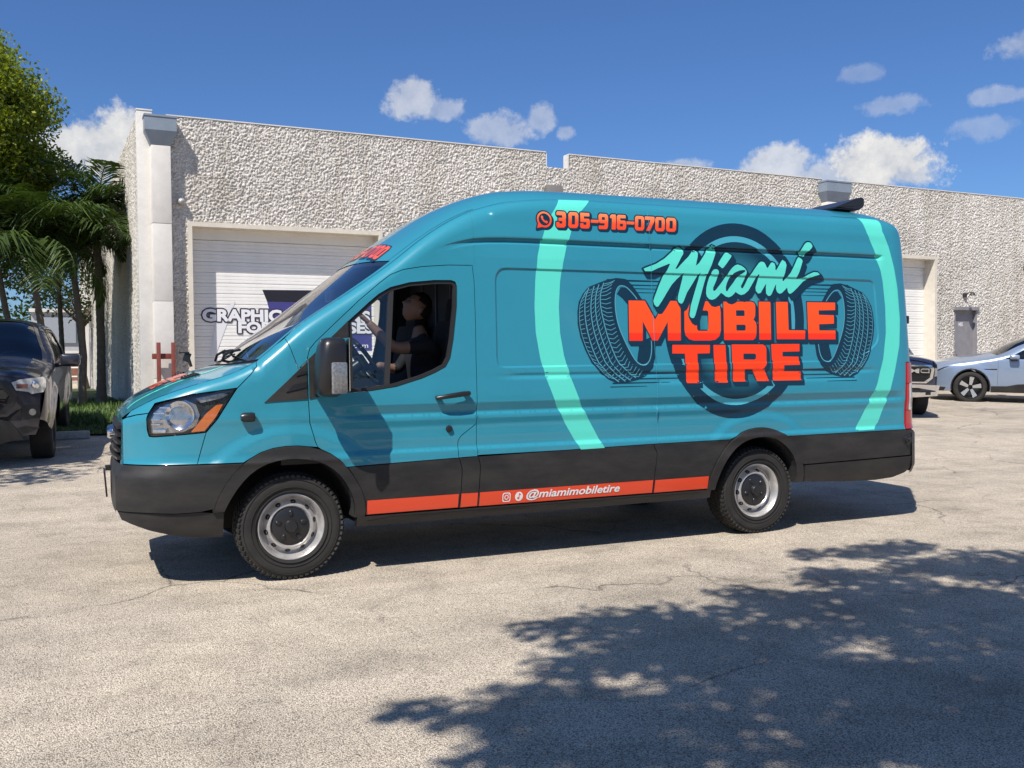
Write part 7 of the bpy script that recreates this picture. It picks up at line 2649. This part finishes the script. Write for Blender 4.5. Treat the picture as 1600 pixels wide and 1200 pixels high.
pk.top('cowl', 1.21, 1.30, M_TRIM2, pick, -.95, .95, n=2)
pk.top('cab_roof', 2.12, 3.75, M_GREYP, pick)
pk.top('bed_cover', 3.75, 5.28, M_TRIM, pick)
box_obj('cab_interior', (2.35, 0, .95), (1.6, 1.5, .55), M_CAB, pick)
box_obj('cab_rear', (3.5, 0, 1.2), (.1, 1.4, .8), M_DARK, pick)
box_obj('underbody', (2.8, 0, .45), (4.6, 1.1, .3), M_DARK, pick)
for y_ in (-.38, .38):
    box_obj('seat_back', (2.6, y_, 1.25), (.14, .46, .62), M_FABRIC, pick, .05)
bm = bmesh.new()
add_tube(bm, [(1.75 - .10 * math.cos(2 * PI * k / 24), -.38 + .18 * math.cos(2 * PI * k / 24), 1.17 + .18 * math.sin(2 * PI * k / 24)) for k in range(25)], .014, 8, cap=False)
bm_obj('steering_wheel', bm, M_TRIM2, pick, smooth=50)
box_obj('interior_mirror', (2.02, 0, 1.62), (.03, .24, .06), M_TRIM2, pick, .01)
# sheet behind the front details
zz = np.linspace(.42, 1.06, 9)
V, F = [], []
for z_ in zz:
    ys = float(pk.W(0, z_))
    for k in range(25):
        y_ = (-1 + k / 12) * ys
        V.append((pk.face_x(y_, z_)[0], y_, z_))
for i in range(8):
    for k in range(24):
        F.append((i * 25 + k, i * 25 + k + 1, (i + 1) * 25 + k + 1, (i + 1) * 25 + k))
auto_smooth(mesh_obj('front_panel', V, F, M_GREYP, pick), 40)
V, F = [], []
for z_ in np.linspace(1.04, 1.16, 4):
    ys = float(pk.W(.02, 1.06)) * (1 - (z_ - 1.04) * .6)
    for k in range(25):
        y_ = (-1 + k / 12) * ys
        V.append((pk.face_x(y_, 1.04)[0] + (z_ - 1.04) * .10, y_, z_ - .10 * abs(y_ / ys) ** 3 * (z_ - 1.04) / .12))
for i in range(3):
    for k in range(24):
        F.append((i * 25 + k, i * 25 + k + 1, (i + 1) * 25 + k + 1, (i + 1) * 25 + k))
auto_smooth(mesh_obj('hood_lip', V, F, M_GREYP, pick), 40)
gri = [(-.48, .68), (-.585, .78), (-.62, .90), (-.52, 1.055), (-.43, 1.085), (.43, 1.085), (.52, 1.055), (.62, .90), (.585, .78), (.48, .68)]
pk.face('grille_surround', gri, M_TRIM2, pick, off=.03, depth=.06)
gin = [(a * .86, .88 + (b - .88) * .84) for a, b in gri]
gr = pk.face('grille', gin, M_DARK, pick, off=.034)
pk.face('grille_bar', [(-.50, .86), (-.53, .905), (-.47, .965), (.47, .965), (.53, .905), (.50, .86)], M_TRIM, pick, off=.055, depth=.03)
bm = bmesh.new()
for j, z_ in enumerate(list(np.arange(.735, .86, .036)) + list(np.arange(.985, 1.05, .034))):
    for k in range(-8, 9):
        y_ = k * .062 + (.031 if j % 2 else 0)
        if abs(y_) < .50 - abs(z_ - .9) * .4:
            add_box(bm, (pk.face_x(y_, z_)[0] - .042, y_, z_), (.012, .040, .010))
hc = bm_obj('grille_honeycomb', bm, M_TRIM2, pick)
hc['kind'] = 'stuff'
for s in (-1, 1):
    hl = [(s * a, b) for a, b in ((-.555, 1.045), (-.64, 1.078), (-.89, 1.105), (-.915, 1.075), (-.915, .985), (-.885, .925), (-.76, .905), (-.735, .93), (-.60, .955))]
    if s > 0:
        hl = hl[::-1]
    base = pk.face('headlight', hl, mat('headlight_bowl', (.66, .63, .57), .25, metal=.25, noise_amt=.35, noise_scale=22), pick, off=.012, depth=.03)
    lathe_obj('projector', [(.001, -.02), (.030, -.018), (.046, -.005), (.050, .01)], M_CHR, base, 'X', 20, (pk.face_x(s * .80, 1.01)[0] - .02, s * .80, 1.01))
    box_obj('turn_signal', (pk.face_x(s * .65, 1.0)[0] - .018, s * .665, 1.0), (.012, .12, .05), mat('dull_red_reflector', (.16, .06, .045), .4, noise_amt=.5, noise_scale=50), base)
    fg = [(s * a, b) for a, b in ((-.655, .765), (-.835, .770), (-.845, .655), (-.80, .615), (-.70, .610), (-.66, .655))]
    fo = pk.face('fog_lamp_bezel', fg if s < 0 else fg[::-1], M_TRIM2, pick, off=.014, depth=.03)
    lathe_obj('fog_lamp', [(.001, -.012), (.036, -.010), (.042, .0), (.044, .02)], mat('dull_fog_lens', (.22, .22, .21), .3, metal=.4), fo, 'X', 20, (pk.face_x(s * .765, .69)[0] - .016, s * .765, .69))
pk.face('bumper_intake', [(-.64, .60), (-.66, .74), (-.60, .72), (-.50, .645), (.50, .645), (.60, .72), (.66, .74), (.64, .60)], M_DARK, pick, off=.004)
pk.face('skid_plate', [(-.66, .37), (-.60, .50), (-.53, .59), (-.44, .62), (.44, .62), (.53, .59), (.60, .50), (.66, .37), (.3, .34), (-.3, .34)], M_TRIM2, pick, off=.035, depth=.05)
pk.face('bumper_lower', [(-.84, .50), (-.70, .44), (-.45, .33), (.45, .33), (.70, .44), (.84, .50), (.70, .53), (.40, .47), (-.40, .47), (-.70, .53)], M_TRIM2, pick, off=.004, depth=.05)
for s in (-1, 1):
    mt = bpy.data.objects.new('door_mirror', None)
    COL.objects.link(mt)
    mt.parent = pick
    bm = bmesh.new()
    vs = add_box(bm, (1.72, s * 1.10, 1.235), (.13, .25, .17), None, .045)
    bm_obj('mirror_shell', bm, M_GREYP, mt, smooth=60)
    tube_obj('mirror_stem', [(1.74, s * .90, 1.16), (1.73, s * 1.02, 1.18)], .03, M_TRIM2, mt)
for x_ in (.95, 4.2):
    for s in (-1, 1):
        car_wheel(pick, x_, s * .80, .385, .27, 6, M_GREYP, .22, side=s, style=1)
pick.location = (-1.57, 5.40, float(gz(0, 5.9)) - .05)
pick.rotation_euler = (0, R(-2.4), R(90) - .03)

# ---------------- black pickup with chrome grille behind the van
rk = Car(half=([.3, .45, .6, .8, 1.0, 1.2, 1.4, 1.6, 1.9, 2.0], [.90, .97, 1.0, 1.01, 1.01, 1.0, .96, .88, .78, .74]),
         nose=([0, .05, .15, .35, .7, 1.0], [.10, .06, .03, .01, .0, .0]),
         sh=([0, .10, .5, 1.3, 1.5, 1.95, 2.35, 2.6, 4.0, 4.3, 4.4, 5.8, 5.9], [1.16, 1.22, 1.25, 1.28, 1.30, 1.58, 1.80, 1.84, 1.83, 1.7, 1.38, 1.36, 1.3]),
         ce=([0, .10, .5, 1.2, 1.4, 1.90, 2.30, 2.6, 4.0, 4.3, 4.4, 5.8, 5.9], [1.26, 1.31, 1.35, 1.39, 1.41, 1.68, 1.88, 1.93, 1.92, 1.76, 1.42, 1.38, 1.3]),
         length=5.9, arches=((1.0, .42, .47), (4.6, .42, .47)), flare=.03, pz=3.0)
ram = thing('pickup_truck', 'dark blue pickup with chrome grille showing past the tail of the van', 'pickup')
arF, arR = arch_pts(1.0, .42, .47, .45), arch_pts(4.6, .42, .47, .45)
shp = [(x, float(rk.sh(x))) for x in np.arange(5.88, 0, -.1)]
win1 = [(1.78, 1.30), (2.1, 1.52), (2.45, 1.72), (2.95, 1.74), (2.95, 1.30)]
win2 = [(3.05, 1.30), (3.05, 1.74), (3.9, 1.72), (4.05, 1.32)]
rk.side('body_side', [(0.0, .62), (.30, .52), (.5, .46)] + arF + [(1.55, .43), (4.0, .43)] + arR + [(5.2, .5), (5.88, .6)] + shp, M_NAVYP, ram, holes=[win1, win2], step=.08)
rk.side('side_window', win1, G_DARK, ram, off=-.015)
rk.side('side_window', win2, G_DARK, ram, off=-.015)
rk.top('hood', 0, 1.4, M_NAVYP, ram)
rk.top('windscreen', 1.45, 2.32, G_DARK, ram, -.94, .94)
rk.top('screen_pillar', 1.4, 2.32, M_NAVYP, ram, -1, -.94, nv=2)
rk.top('screen_pillar', 1.4, 2.32, M_NAVYP, ram, .94, 1, nv=2)
rk.top('cab_roof', 2.32, 4.3, M_NAVYP, ram)
rk.top('bed_cover', 4.3, 5.88, M_TRIM, ram)
box_obj('underbody', (3.0, 0, .50), (5.2, 1.2, .3), M_DARK, ram)
box_obj('cab_interior', (2.7, 0, 1.0), (2.2, 1.6, .6), M_DARK, ram)
V, F = [], []
for z_ in np.linspace(.5, 1.26, 10):
    ys = float(rk.W(0, min(z_, 1.15)))
    for k in range(25):
        y_ = (-1 + k / 12) * ys
        V.append((rk.face_x(y_, min(z_, 1.15))[0] + max(0, z_ - 1.15) * .3, y_, z_ - (.09 * abs(y_ / ys) ** 3 if z_ > 1.16 else 0)))
for i in range(9):
    for k in range(24):
        F.append((i * 25 + k, i * 25 + k + 1, (i + 1) * 25 + k + 1, (i + 1) * 25 + k))
auto_smooth(mesh_obj('front_panel', V, F, M_NAVYP, ram), 40)
go = [(-.72, .76), (-.84, .86), (-.87, 1.06), (-.80, 1.14), (.80, 1.14), (.87, 1.06), (.84, .86), (.72, .76)]
rk.face('grille_surround', go, M_CHR, ram, off=.03, depth=.06)
rk.face('grille', [(a * .93, .95 + (b - .95) * .84) for a, b in go], M_DARK, ram, off=.034)
bm = bmesh.new()
for j, z_ in enumerate(np.arange(.80, 1.10, .036)):
    for k in range(-15, 16):
        y_ = k * .052 + (.026 if j % 2 else 0)
        if abs(y_) < .75:
            add_box(bm, (rk.face_x(y_, z_)[0] - .042, y_, z_), (.010, .030, .006))
hc = bm_obj('grille_mesh', bm, M_TRIM, ram)
hc['kind'] = 'stuff'
V, F = text_mesh('RAM', offset=.035)
X, Z = fit(V, .02, .56, .975, 1.065)
co = [(rk.face_x(-x, z)[0] - .062, -(-x) if False else x, z) for x, z in zip(X, Z)]
co = [(rk.face_x(y, z)[0] - .062, y, z) for (_, y, z) in [(0, -x, z) for x, z in zip(X, Z)]]
# seen from the front the letters read left to right, which is +y to -y here
ltr = mesh_obj('grille_lettering', co, F, M_CHR, ram)
rk.face('grille_badge', [(-.76, .975), (-.76, 1.065), (-.62, 1.065), (-.59, 1.045), (-.59, .995), (-.62, .975)], M_CHR, ram, off=.055, depth=.02)
rk.face('grille_badge_centre', [(-.745, .99), (-.745, 1.05), (-.63, 1.05), (-.605, 1.04), (-.605, 1.0), (-.63, .99)], M_TRIM, ram, off=.060)
rk.face('bumper', [(-.95, .60), (-.97, .72), (-.60, .735), (.60, .735), (.97, .72), (.95, .60), (.55, .665), (-.55, .665)], M_CHR, ram, off=.07, depth=.12)
rk.face('bumper_lower', [(-.93, .50), (-.96, .59), (-.62, .57), (.62, .57), (.96, .59), (.93, .50), (.5, .47), (-.5, .47)], M_CHR, ram, off=.07, depth=.12)
rk.face('bumper_intake', [(-.60, .56), (-.60, .665), (.60, .665), (.60, .56)], M_DARK, ram, off=.05)
for s in (-1, 1):
    hl = [(s * a, b) for a, b in ((-.88, .90), (-.89, 1.08), (-.93, 1.07), (-.935, .92), (-.91, .90))]
    rk.face('headlight', hl if s < 0 else hl[::-1], M_CLEAR, ram, off=.012, depth=.03)
    rk.face('tow_hook_recess', [(s * .70, .52), (s * .70, .58), (s * .80, .58), (s * .80, .52)][::s], M_DARK, ram, off=.075)
for x_ in (1.0, 4.6):
    for s in (-1, 1):
        car_wheel(ram, x_, s * .86, .41, .28, 6, M_BRIGHT, .25, side=s, style=1)
ram.location = (13.54, 6.44, float(gz(0, 6.7)) - .02)
ram.rotation_euler = (R(1.7), R(-1.9), R(60))
ram.scale = (.97, .97, .90)

# ---------------- blue grey crossover at the right edge
bk = Car(half=([.15, .3, .5, .7, .9, 1.0, 1.2, 1.45], [.84, .90, .925, .93, .92, .90, .78, .66]),
         nose=([0, .06, .15, .3, .5, .8], [.40, .24, .14, .06, .02, .0]),
         sh=([0, .1, .3, .7, 1.15, 1.45, 1.9, 2.3, 2.8, 3.4, 4.0, 4.4, 4.6], [.62, .74, .84, .92, .985, 1.06, 1.27, 1.41, 1.45, 1.42, 1.25, 1.05, .9]),
         ce=([0, .1, .3, .7, 1.15, 1.45, 1.9, 2.3, 2.8, 3.4, 4.0, 4.4, 4.6], [.70, .80, .90, .985, 1.05, 1.12, 1.35, 1.48, 1.52, 1.49, 1.32, 1.10, .92]),
         length=4.6, arches=((.85, .355, .40), (3.70, .355, .40)), flare=.02, pz=3.0, tail=.4)
blu = thing('parked_car', 'pale blue grey electric crossover parked by the wall at the right edge', 'car')
arF, arR = arch_pts(.85, .355, .395, .30), arch_pts(3.70, .355, .395, .30)
shp = [(x, float(bk.sh(x))) for x in np.arange(4.58, 0, -.06)]
glw = [(1.52, .985), (1.75, 1.09), (2.0, 1.225), (2.35, 1.345), (2.8, 1.375), (3.4, 1.34), (3.95, 1.14), (3.8, 1.00), (2.5, .985)]
bk.side('body_side', [(.02, .34), (.2, .27), (.44, .26)] + arF + [(1.26, .26), (3.30, .26)] + arR + [(4.15, .30), (4.58, .40)] + shp, M_BLUEP, blu, holes=[glw], step=.06)
bk.side('side_glass', glw, G_DARK, blu, off=-.012)
bk.side('lower_cladding', [(1.27, .255), (3.28, .255), (3.28, .43), (1.95, .45), (1.80, .44), (1.60, .395), (1.27, .39)], M_TRIM, blu, off=.010)
bk.side('arch_lip', arch_pts(.85, .355, .415, .30) + arch_pts(.85, .355, .390, .30)[::-1], M_TRIM2, blu, off=.004)
bk.side('front_vent', [(1.10, .765), (1.385, .770), (1.385, .745), (1.16, .748)], M_TRIM2, blu, off=.003)
bk.side('door_gap', [(1.398, .42), (1.402, .42), (1.405, .98), (1.401, .98)], M_DARK, blu, off=.002)
bk.side('front_lamp', [(.05, .66), (.12, .70), (.30, .79), (.42, .815), (.30, .77), (.12, .67)], M_DARK, blu, off=.004)
bk.side('bumper_dark', [(.03, .27), (.30, .27), (.34, .34), (.12, .36), (.03, .34)], M_TRIM, blu, off=.006)
bk.top('hood', 0, 1.40, M_BLUEP, blu, bow=.14)
bk.top('windscreen', 1.40, 2.28, G_DARK, blu, -.93, .93, bow=.14)
bk.top('screen_pillar', 1.36, 2.28, M_BLUEP, blu, -1, -.93, nv=2, bow=.14)
bk.top('screen_pillar', 1.36, 2.28, M_BLUEP, blu, .93, 1, nv=2, bow=.14)
bk.top('roof_panel', 2.28, 4.58, M_TRIM2, blu)
box_obj('underbody', (2.3, 0, .36), (4.2, 1.3, .22), M_DARK, blu)
box_obj('cabin_floor', (2.6, 0, .62), (2.4, 1.55, .4), M_DARK, blu)
V, F = [], []
for z_ in np.linspace(.26, .70, 8):
    ys = float(bk.W(0, min(z_, .6)))
    for k in range(17):
        y_ = (-1 + k / 8) * ys
        V.append((-.14 * (1 - abs(y_ / ys) ** 2.2) + max(0, z_ - .5) * .1, y_, z_ - (.07 * abs(y_ / ys) ** 3 if z_ > .62 else 0)))
for i in range(7):
    for k in range(16):
        F.append((i * 17 + k, i * 17 + k + 1, (i + 1) * 17 + k + 1, (i + 1) * 17 + k))
auto_smooth(mesh_obj('front_panel', V, F, M_BLUEP, blu), 40)
for s in (-1, 1):
    mt = bpy.data.objects.new('door_mirror', None)
    COL.objects.link(mt)
    mt.parent = blu
    bm = bmesh.new()
    add_box(bm, (1.72, s * 1.0, 1.035), (.20, .16, .10), None, .04)
    bm_obj('mirror_shell', bm, M_BLUEP, mt, smooth=60)
    box_obj('mirror_base', (1.72, s * .93, .975), (.14, .12, .05), M_TRIM2, mt, .01)
for x_ in (.85, 3.70):
    for s in (-1, 1):
        car_wheel(blu, x_, s * .80, .355, .245, 5, M_BRIGHT, .25, side=s)
_a = R(-44)
blu.location = (18.26 - .85 * math.cos(_a) - .80 * math.sin(_a) * 1, 8.63 - .85 * math.sin(_a) + .80 * math.cos(_a), float(gz(0, 8.9)))
blu.rotation_euler = (R(1.8), R(-1.6) * -1, _a)
blu.scale = (1, 1, 1.04)
# ------------------------------------------------------------------ graphics on the roller door
P_PURP = mat('purple_print', (.050, .045, .20), .5)
P_INK = mat('near_black_print', (.012, .011, .018), .5)
P_OUT = mat('dark_plum_outline', (.035, .030, .055), .5)
P_WHT = mat('white_print', (.74, .73, .74), .5)
P_PALE = mat('pale_grey_print', (.70, .69, .69), .5)
YB = .338


def banner(name, polys, m, y, holes=()):
    V, F = cdt([densify(p, .2) for p in polys], holes)
    return mesh_obj(name, [(a, y, b) for a, b in V], [tuple(f) for f in F], m, gar)


banner('banner_black', [[(3.47, 2.85), (5.70, 2.88), (5.70, 2.62), (3.56, 2.62)]], P_INK, YB)
banner('banner_purple', [[(3.56, 2.615), (5.70, 2.615), (5.70, 1.64), (3.95, 1.64), (3.80, 2.02), (3.66, 2.20)]], P_PURP, YB)
banner('banner_streak', [[(2.45, 1.55), (2.55, 1.55), (2.95, 2.62), (2.60, 2.40)], [(3.0, 1.0), (3.12, 1.0), (3.5, 2.1), (3.40, 2.1)]], P_PALE, YB)


def door_text(s, x0, x1, z0, z1, y, off, m, name, sc=0.0):
    V, F = text_mesh(s, offset=off)
    V0, _ = text_mesh(s, offset=.02)
    a0, a1 = V0[:, 0].min(), V0[:, 0].max()
    b1 = V0[:, 1].max()
    X = x0 + (V[:, 0] - a0) / (a1 - a0) * (x1 - x0)
    Z = z0 + V[:, 1] / b1 * (z1 - z0)
    return mesh_obj(name, np.stack([X, np.full(len(X), y), Z], -1), F, m, gar)


for s_, a, b, c, d in (('GRAPHIC', 2.33, 3.83, 2.235, 2.455), ('DESIGNS', 4.02, 5.66, 2.235, 2.455), ('FOR', 3.0, 3.66, 2.01, 2.215), ('BUSINESSES', 3.84, 5.72, 2.01, 2.215)):
    base = door_text(s_, a, b, c, d, YB - .003, .060, P_OUT, 'banner_letter_outline')
    for k in range(8):
        o = base.copy()
        COL.objects.link(o)
        o.parent = base
        o.location = (.023 * math.cos(k * PI / 4), -.0004 * (k + 1), .021 * math.sin(k * PI / 4))
    door_text(s_, a, b, c, d, YB - .009, .046, P_WHT, 'banner_lettering')
door_text('YOUR', 4.35, 4.80, 2.64, 2.75, YB - .008, .02, P_WHT, 'banner_lettering')
door_text('designs.com', 4.70, 5.62, 1.70, 1.80, YB - .008, .012, P_WHT, 'banner_web_address')
# number on the service door
V, F = text_mesh('1485', offset=.02)
X, Z = fit(V, 22.93, 23.12, 2.25, 2.36)
mesh_obj('door_number', np.stack([X, np.full(len(X), .072), Z], -1), F, P_WHT, sd)

# ------------------------------------------------------------------ person in the driver's seat
SKIN = mat('warm_skin', (.27, .145, .095), .55, noise_amt=.08, noise_scale=10)
HAIR = mat('black_hair', (.010, .008, .008), .55, noise_amt=.3, noise_scale=60)
SHIRT = mat('black_tee_shirt', (.010, .010, .012), .85)
JEANS = mat('dark_trousers', (.02, .02, .03), .9)


def skin_body(name, joints, bones, radii, m, parent, root=0, sub=2):
    me = bpy.data.meshes.new(name)
    me.from_pydata([tuple(j) for j in joints], bones, [])
    o = bpy.data.objects.new(name, me)
    COL.objects.link(o)
    sk = o.modifiers.new('s', 'SKIN')
    sk.use_smooth_shade = True
    ss = o.modifiers.new('u', 'SUBSURF')
    ss.levels = ss.render_levels = sub
    lay = me.skin_vertices[0].data if me.skin_vertices else None
    if lay is None:
        o.data.attributes
    for i, r_ in enumerate(radii):
        lay[i].radius = r_ if isinstance(r_, tuple) else (r_, r_)
        lay[i].use_root = (i == root)
    dg = bpy.context.evaluated_depsgraph_get()
    dg.update()
    me2 = bpy.data.meshes.new_from_object(o.evaluated_get(dg))
    bpy.data.objects.remove(o)
    me2.materials.clear()
    for mm in (m if isinstance(m, (list, tuple)) else [m]):
        me2.materials.append(mm)
    me2.polygons.foreach_set('use_smooth', np.ones(len(me2.polygons), dtype=bool))
    q = bpy.data.objects.new(name, me2)
    COL.objects.link(q)
    if parent:
        q.parent = parent
    return q


person = thing('person', 'person in a black tee shirt in the driver seat, looking up and reaching forward', 'person', (0, 0, 0))
HY = -.42
# joints of the seated body (world metres)
J = [(2.13, HY, 1.20), (2.14, HY, 1.32), (2.13, HY, 1.44), (2.125, HY, 1.545),
     (2.105, HY, 1.63), (2.085, HY, 1.70),
     (2.11, HY - .165, 1.535), (1.84, HY - .21, 1.52), (1.745, HY - .19, 1.615), (1.652, HY - .17, 1.715),
     (2.11, HY + .165, 1.535), (1.98, HY + .20, 1.36), (1.80, HY + .14, 1.40),
     (2.08, HY - .10, 1.17), (1.68, HY - .14, 1.19), (1.58, HY - .14, .90),
     (2.08, HY + .10, 1.17), (1.68, HY + .16, 1.19), (1.58, HY + .16, .90)]
B = [(0, 1), (1, 2), (2, 3), (3, 4), (4, 5), (3, 6), (6, 7), (7, 8), (8, 9), (3, 10), (10, 11), (11, 12), (0, 13), (13, 14), (14, 15), (0, 16), (16, 17), (17, 18)]
Rd = [(.14, .15), (.125, .14), (.13, .155), (.09, .12), .052, .050, .062, .046, .040, .028, .062, .046, .030, .085, .062, .045, .085, .062, .045]
body_o = skin_body('body', J, B, Rd, [SKIN, SHIRT, JEANS], person, 0, 2)
ids = []
for p in body_o.data.polygons:
    c = p.center
    if c.z < 1.235:
        ids.append(2)
    elif c.x > 1.955 and (c.z < 1.61 or (c.z < 1.72 and abs(c.y - HY) > .07)):
        ids.append(1)
    else:
        ids.append(0)
body_o.data.polygons.foreach_set('material_index', ids)
# hand with fingers closed round the visor edge
wr = Vector(J[9])
hd = (Vector(J[9]) - Vector(J[8])).normalized()
hj = [tuple(wr - hd * .03), tuple(wr + hd * .03), tuple(wr + hd * .075)]
hb = [(0, 1), (1, 2)]
hr = [(.026, .020), (.036, .018), (.038, .016)]
side_v = hd.cross(Vector((0, 1, 0))).normalized()
lat = hd.cross(side_v).normalized()
hand = skin_body('hand', hj, hb, hr, SKIN, person, 0, 2)
for k, (o_, L_, cu) in enumerate(((-.028, .068, .5), (-.010, .078, .35), (.010, .074, .4), (.027, .058, .6))):
    a = wr + hd * .065 + lat * o_
    b_ = a + hd * L_ * .5 - side_v * .010
    c_ = b_ + (hd * (1 - cu) - side_v * cu).normalized() * L_ * .32
    d_ = c_ + (hd * (.6 - cu) - side_v).normalized() * L_ * .24
    bm = bmesh.new()
    add_tube(bm, [a, b_, c_, d_], [.0095, .009, .008, .0065], 8)
    bm_obj('finger', bm, SKIN, hand, smooth=70)
bm = bmesh.new()
a = wr + hd * .02 - lat * .032
add_tube(bm, [a, a - lat * .022 + hd * .03, a - lat * .02 + hd * .062 - side_v * .01], [.012, .010, .008], 8)
bm_obj('thumb', bm, SKIN, hand, smooth=70)
# head: tilted back, face towards the windscreen
bm = bmesh.new()
bmesh.ops.create_uvsphere(bm, u_segments=40, v_segments=28, radius=1)
for v in bm.verts:
    x, y, z = v.co
    # face looks to -x; jaw narrower, cranium fuller behind
    sx = .100 if x > 0 else .094
    wx, wy, wz = x * sx, y * .074, z * .118
    if z < -.2:
        k = (-z - .2) / .8
        wy *= 1 - .38 * k
        wx = wx * (1 - .18 * k) - .012 * k
        if x > 0:
            wx *= 1 - .45 * k
    f_ = math.exp(-((y * .074) / .016) ** 2)
    if x < -.3:
        # brow, eye hollow, nose, lips, chin
        wx -= .006 * math.exp(-((wz - .022) / .010) ** 2)
        ey = math.exp(-((abs(wy) - .030) / .014) ** 2)
        wx += .010 * ey * math.exp(-((wz - .002) / .011) ** 2)
        wx -= .026 * f_ * math.exp(-((wz + .030) / .011) ** 2) + .014 * f_ * math.exp(-((wz + .012) / .016) ** 2)
        wx -= .008 * math.exp(-(wy / .024) ** 2) * math.exp(-((wz + .060) / .007) ** 2) + .007 * math.exp(-(wy / .022) ** 2) * math.exp(-((wz + .072) / .006) ** 2)
        wx -= .010 * math.exp(-(wy / .022) ** 2) * math.exp(-((wz + .098) / .012) ** 2)
    v.co = (wx, wy, wz)
for f in bm.faces:
    f.smooth = True
head = bm_obj('head', bm, SKIN, person)
head.data.polygons.foreach_set('use_smooth', np.ones(len(head.data.polygons), dtype=bool))
head.location = (2.075, HY, 1.822)
head.rotation_euler = (0, R(36), R(6))
# hair cap, short back and sides
bm = bmesh.new()
bmesh.ops.create_uvsphere(bm, u_segments=36, v_segments=24, radius=1)
rr2 = random.Random(3)
for v in bm.verts:
    x, y, z = v.co
    k = 1 + rr2.uniform(-.02, .04)
    v.co = (x * .108 * k + .010, y * .082 * k, z * .128 * k + .006)
dele = [v for v in bm.verts if (v.co.x < -.045 and v.co.z < .062) or v.co.z < -.055 or (v.co.x < .012 and v.co.z < .035)]
bmesh.ops.delete(bm, geom=dele, context='VERTS')
hair = bm_obj('hair', bm, HAIR, head, smooth=70)
for s in (-1, 1):
    bm = bmesh.new()
    bmesh.ops.create_uvsphere(bm, u_segments=14, v_segments=10, radius=1)
    for v in bm.verts:
        v.co = (v.co.x * .018, v.co.y * .009, v.co.z * .031)
    o = bm_obj('ear', bm, SKIN, head, smooth=80)
    o.location = (.014, s * .076, -.012)
    o.rotation_euler = (0, R(-8), 0)
    bm = bmesh.new()
    bmesh.ops.create_uvsphere(bm, u_segments=14, v_segments=10, radius=.0115)
    o = bm_obj('eye', bm, mat('eye_white', (.09, .08, .075), .5), head, smooth=80)
    o.location = (-.080, s * .030, .002)
    bm = bmesh.new()
    bmesh.ops.create_uvsphere(bm, u_segments=10, v_segments=8, radius=.006)
    o2 = bm_obj('iris', bm, mat('dark_iris', (.02, .012, .01), .2), head, smooth=80)
    o2.location = (-.0885, s * .030, .004)
    bm = bmesh.new()
    add_box(bm, (-.094, s * .031, .020), (.006, .030, .006), None, .002)
    bm_obj('eyebrow', bm, HAIR, head, smooth=60)
bm = bmesh.new()
bmesh.ops.create_uvsphere(bm, u_segments=10, v_segments=8, radius=.006)
o = bm_obj('earring', bm, M_CHROME, head, smooth=80)
o.location = (.012, -.088, -.044)
# sleeve edge and collar
lathe_obj('collar', [(.062, -.012), (.066, 0), (.060, .010)], SHIRT, person, 'Z', 24, (2.11, HY, 1.605))
# trees and a long low building across the lot behind the camera (they show in the paint)
pos, _ = clumps((6, -48, 4.0), (60, 5, 3.6), 700, 34, 2.2, 99, .1)
bt = leaf_mesh('tree_belt', pos, .42, ML_DRK, None, 6)
bt['kind'] = 'stuff'
tag(bt, 'belt of trees across the lot behind the camera', 'trees')
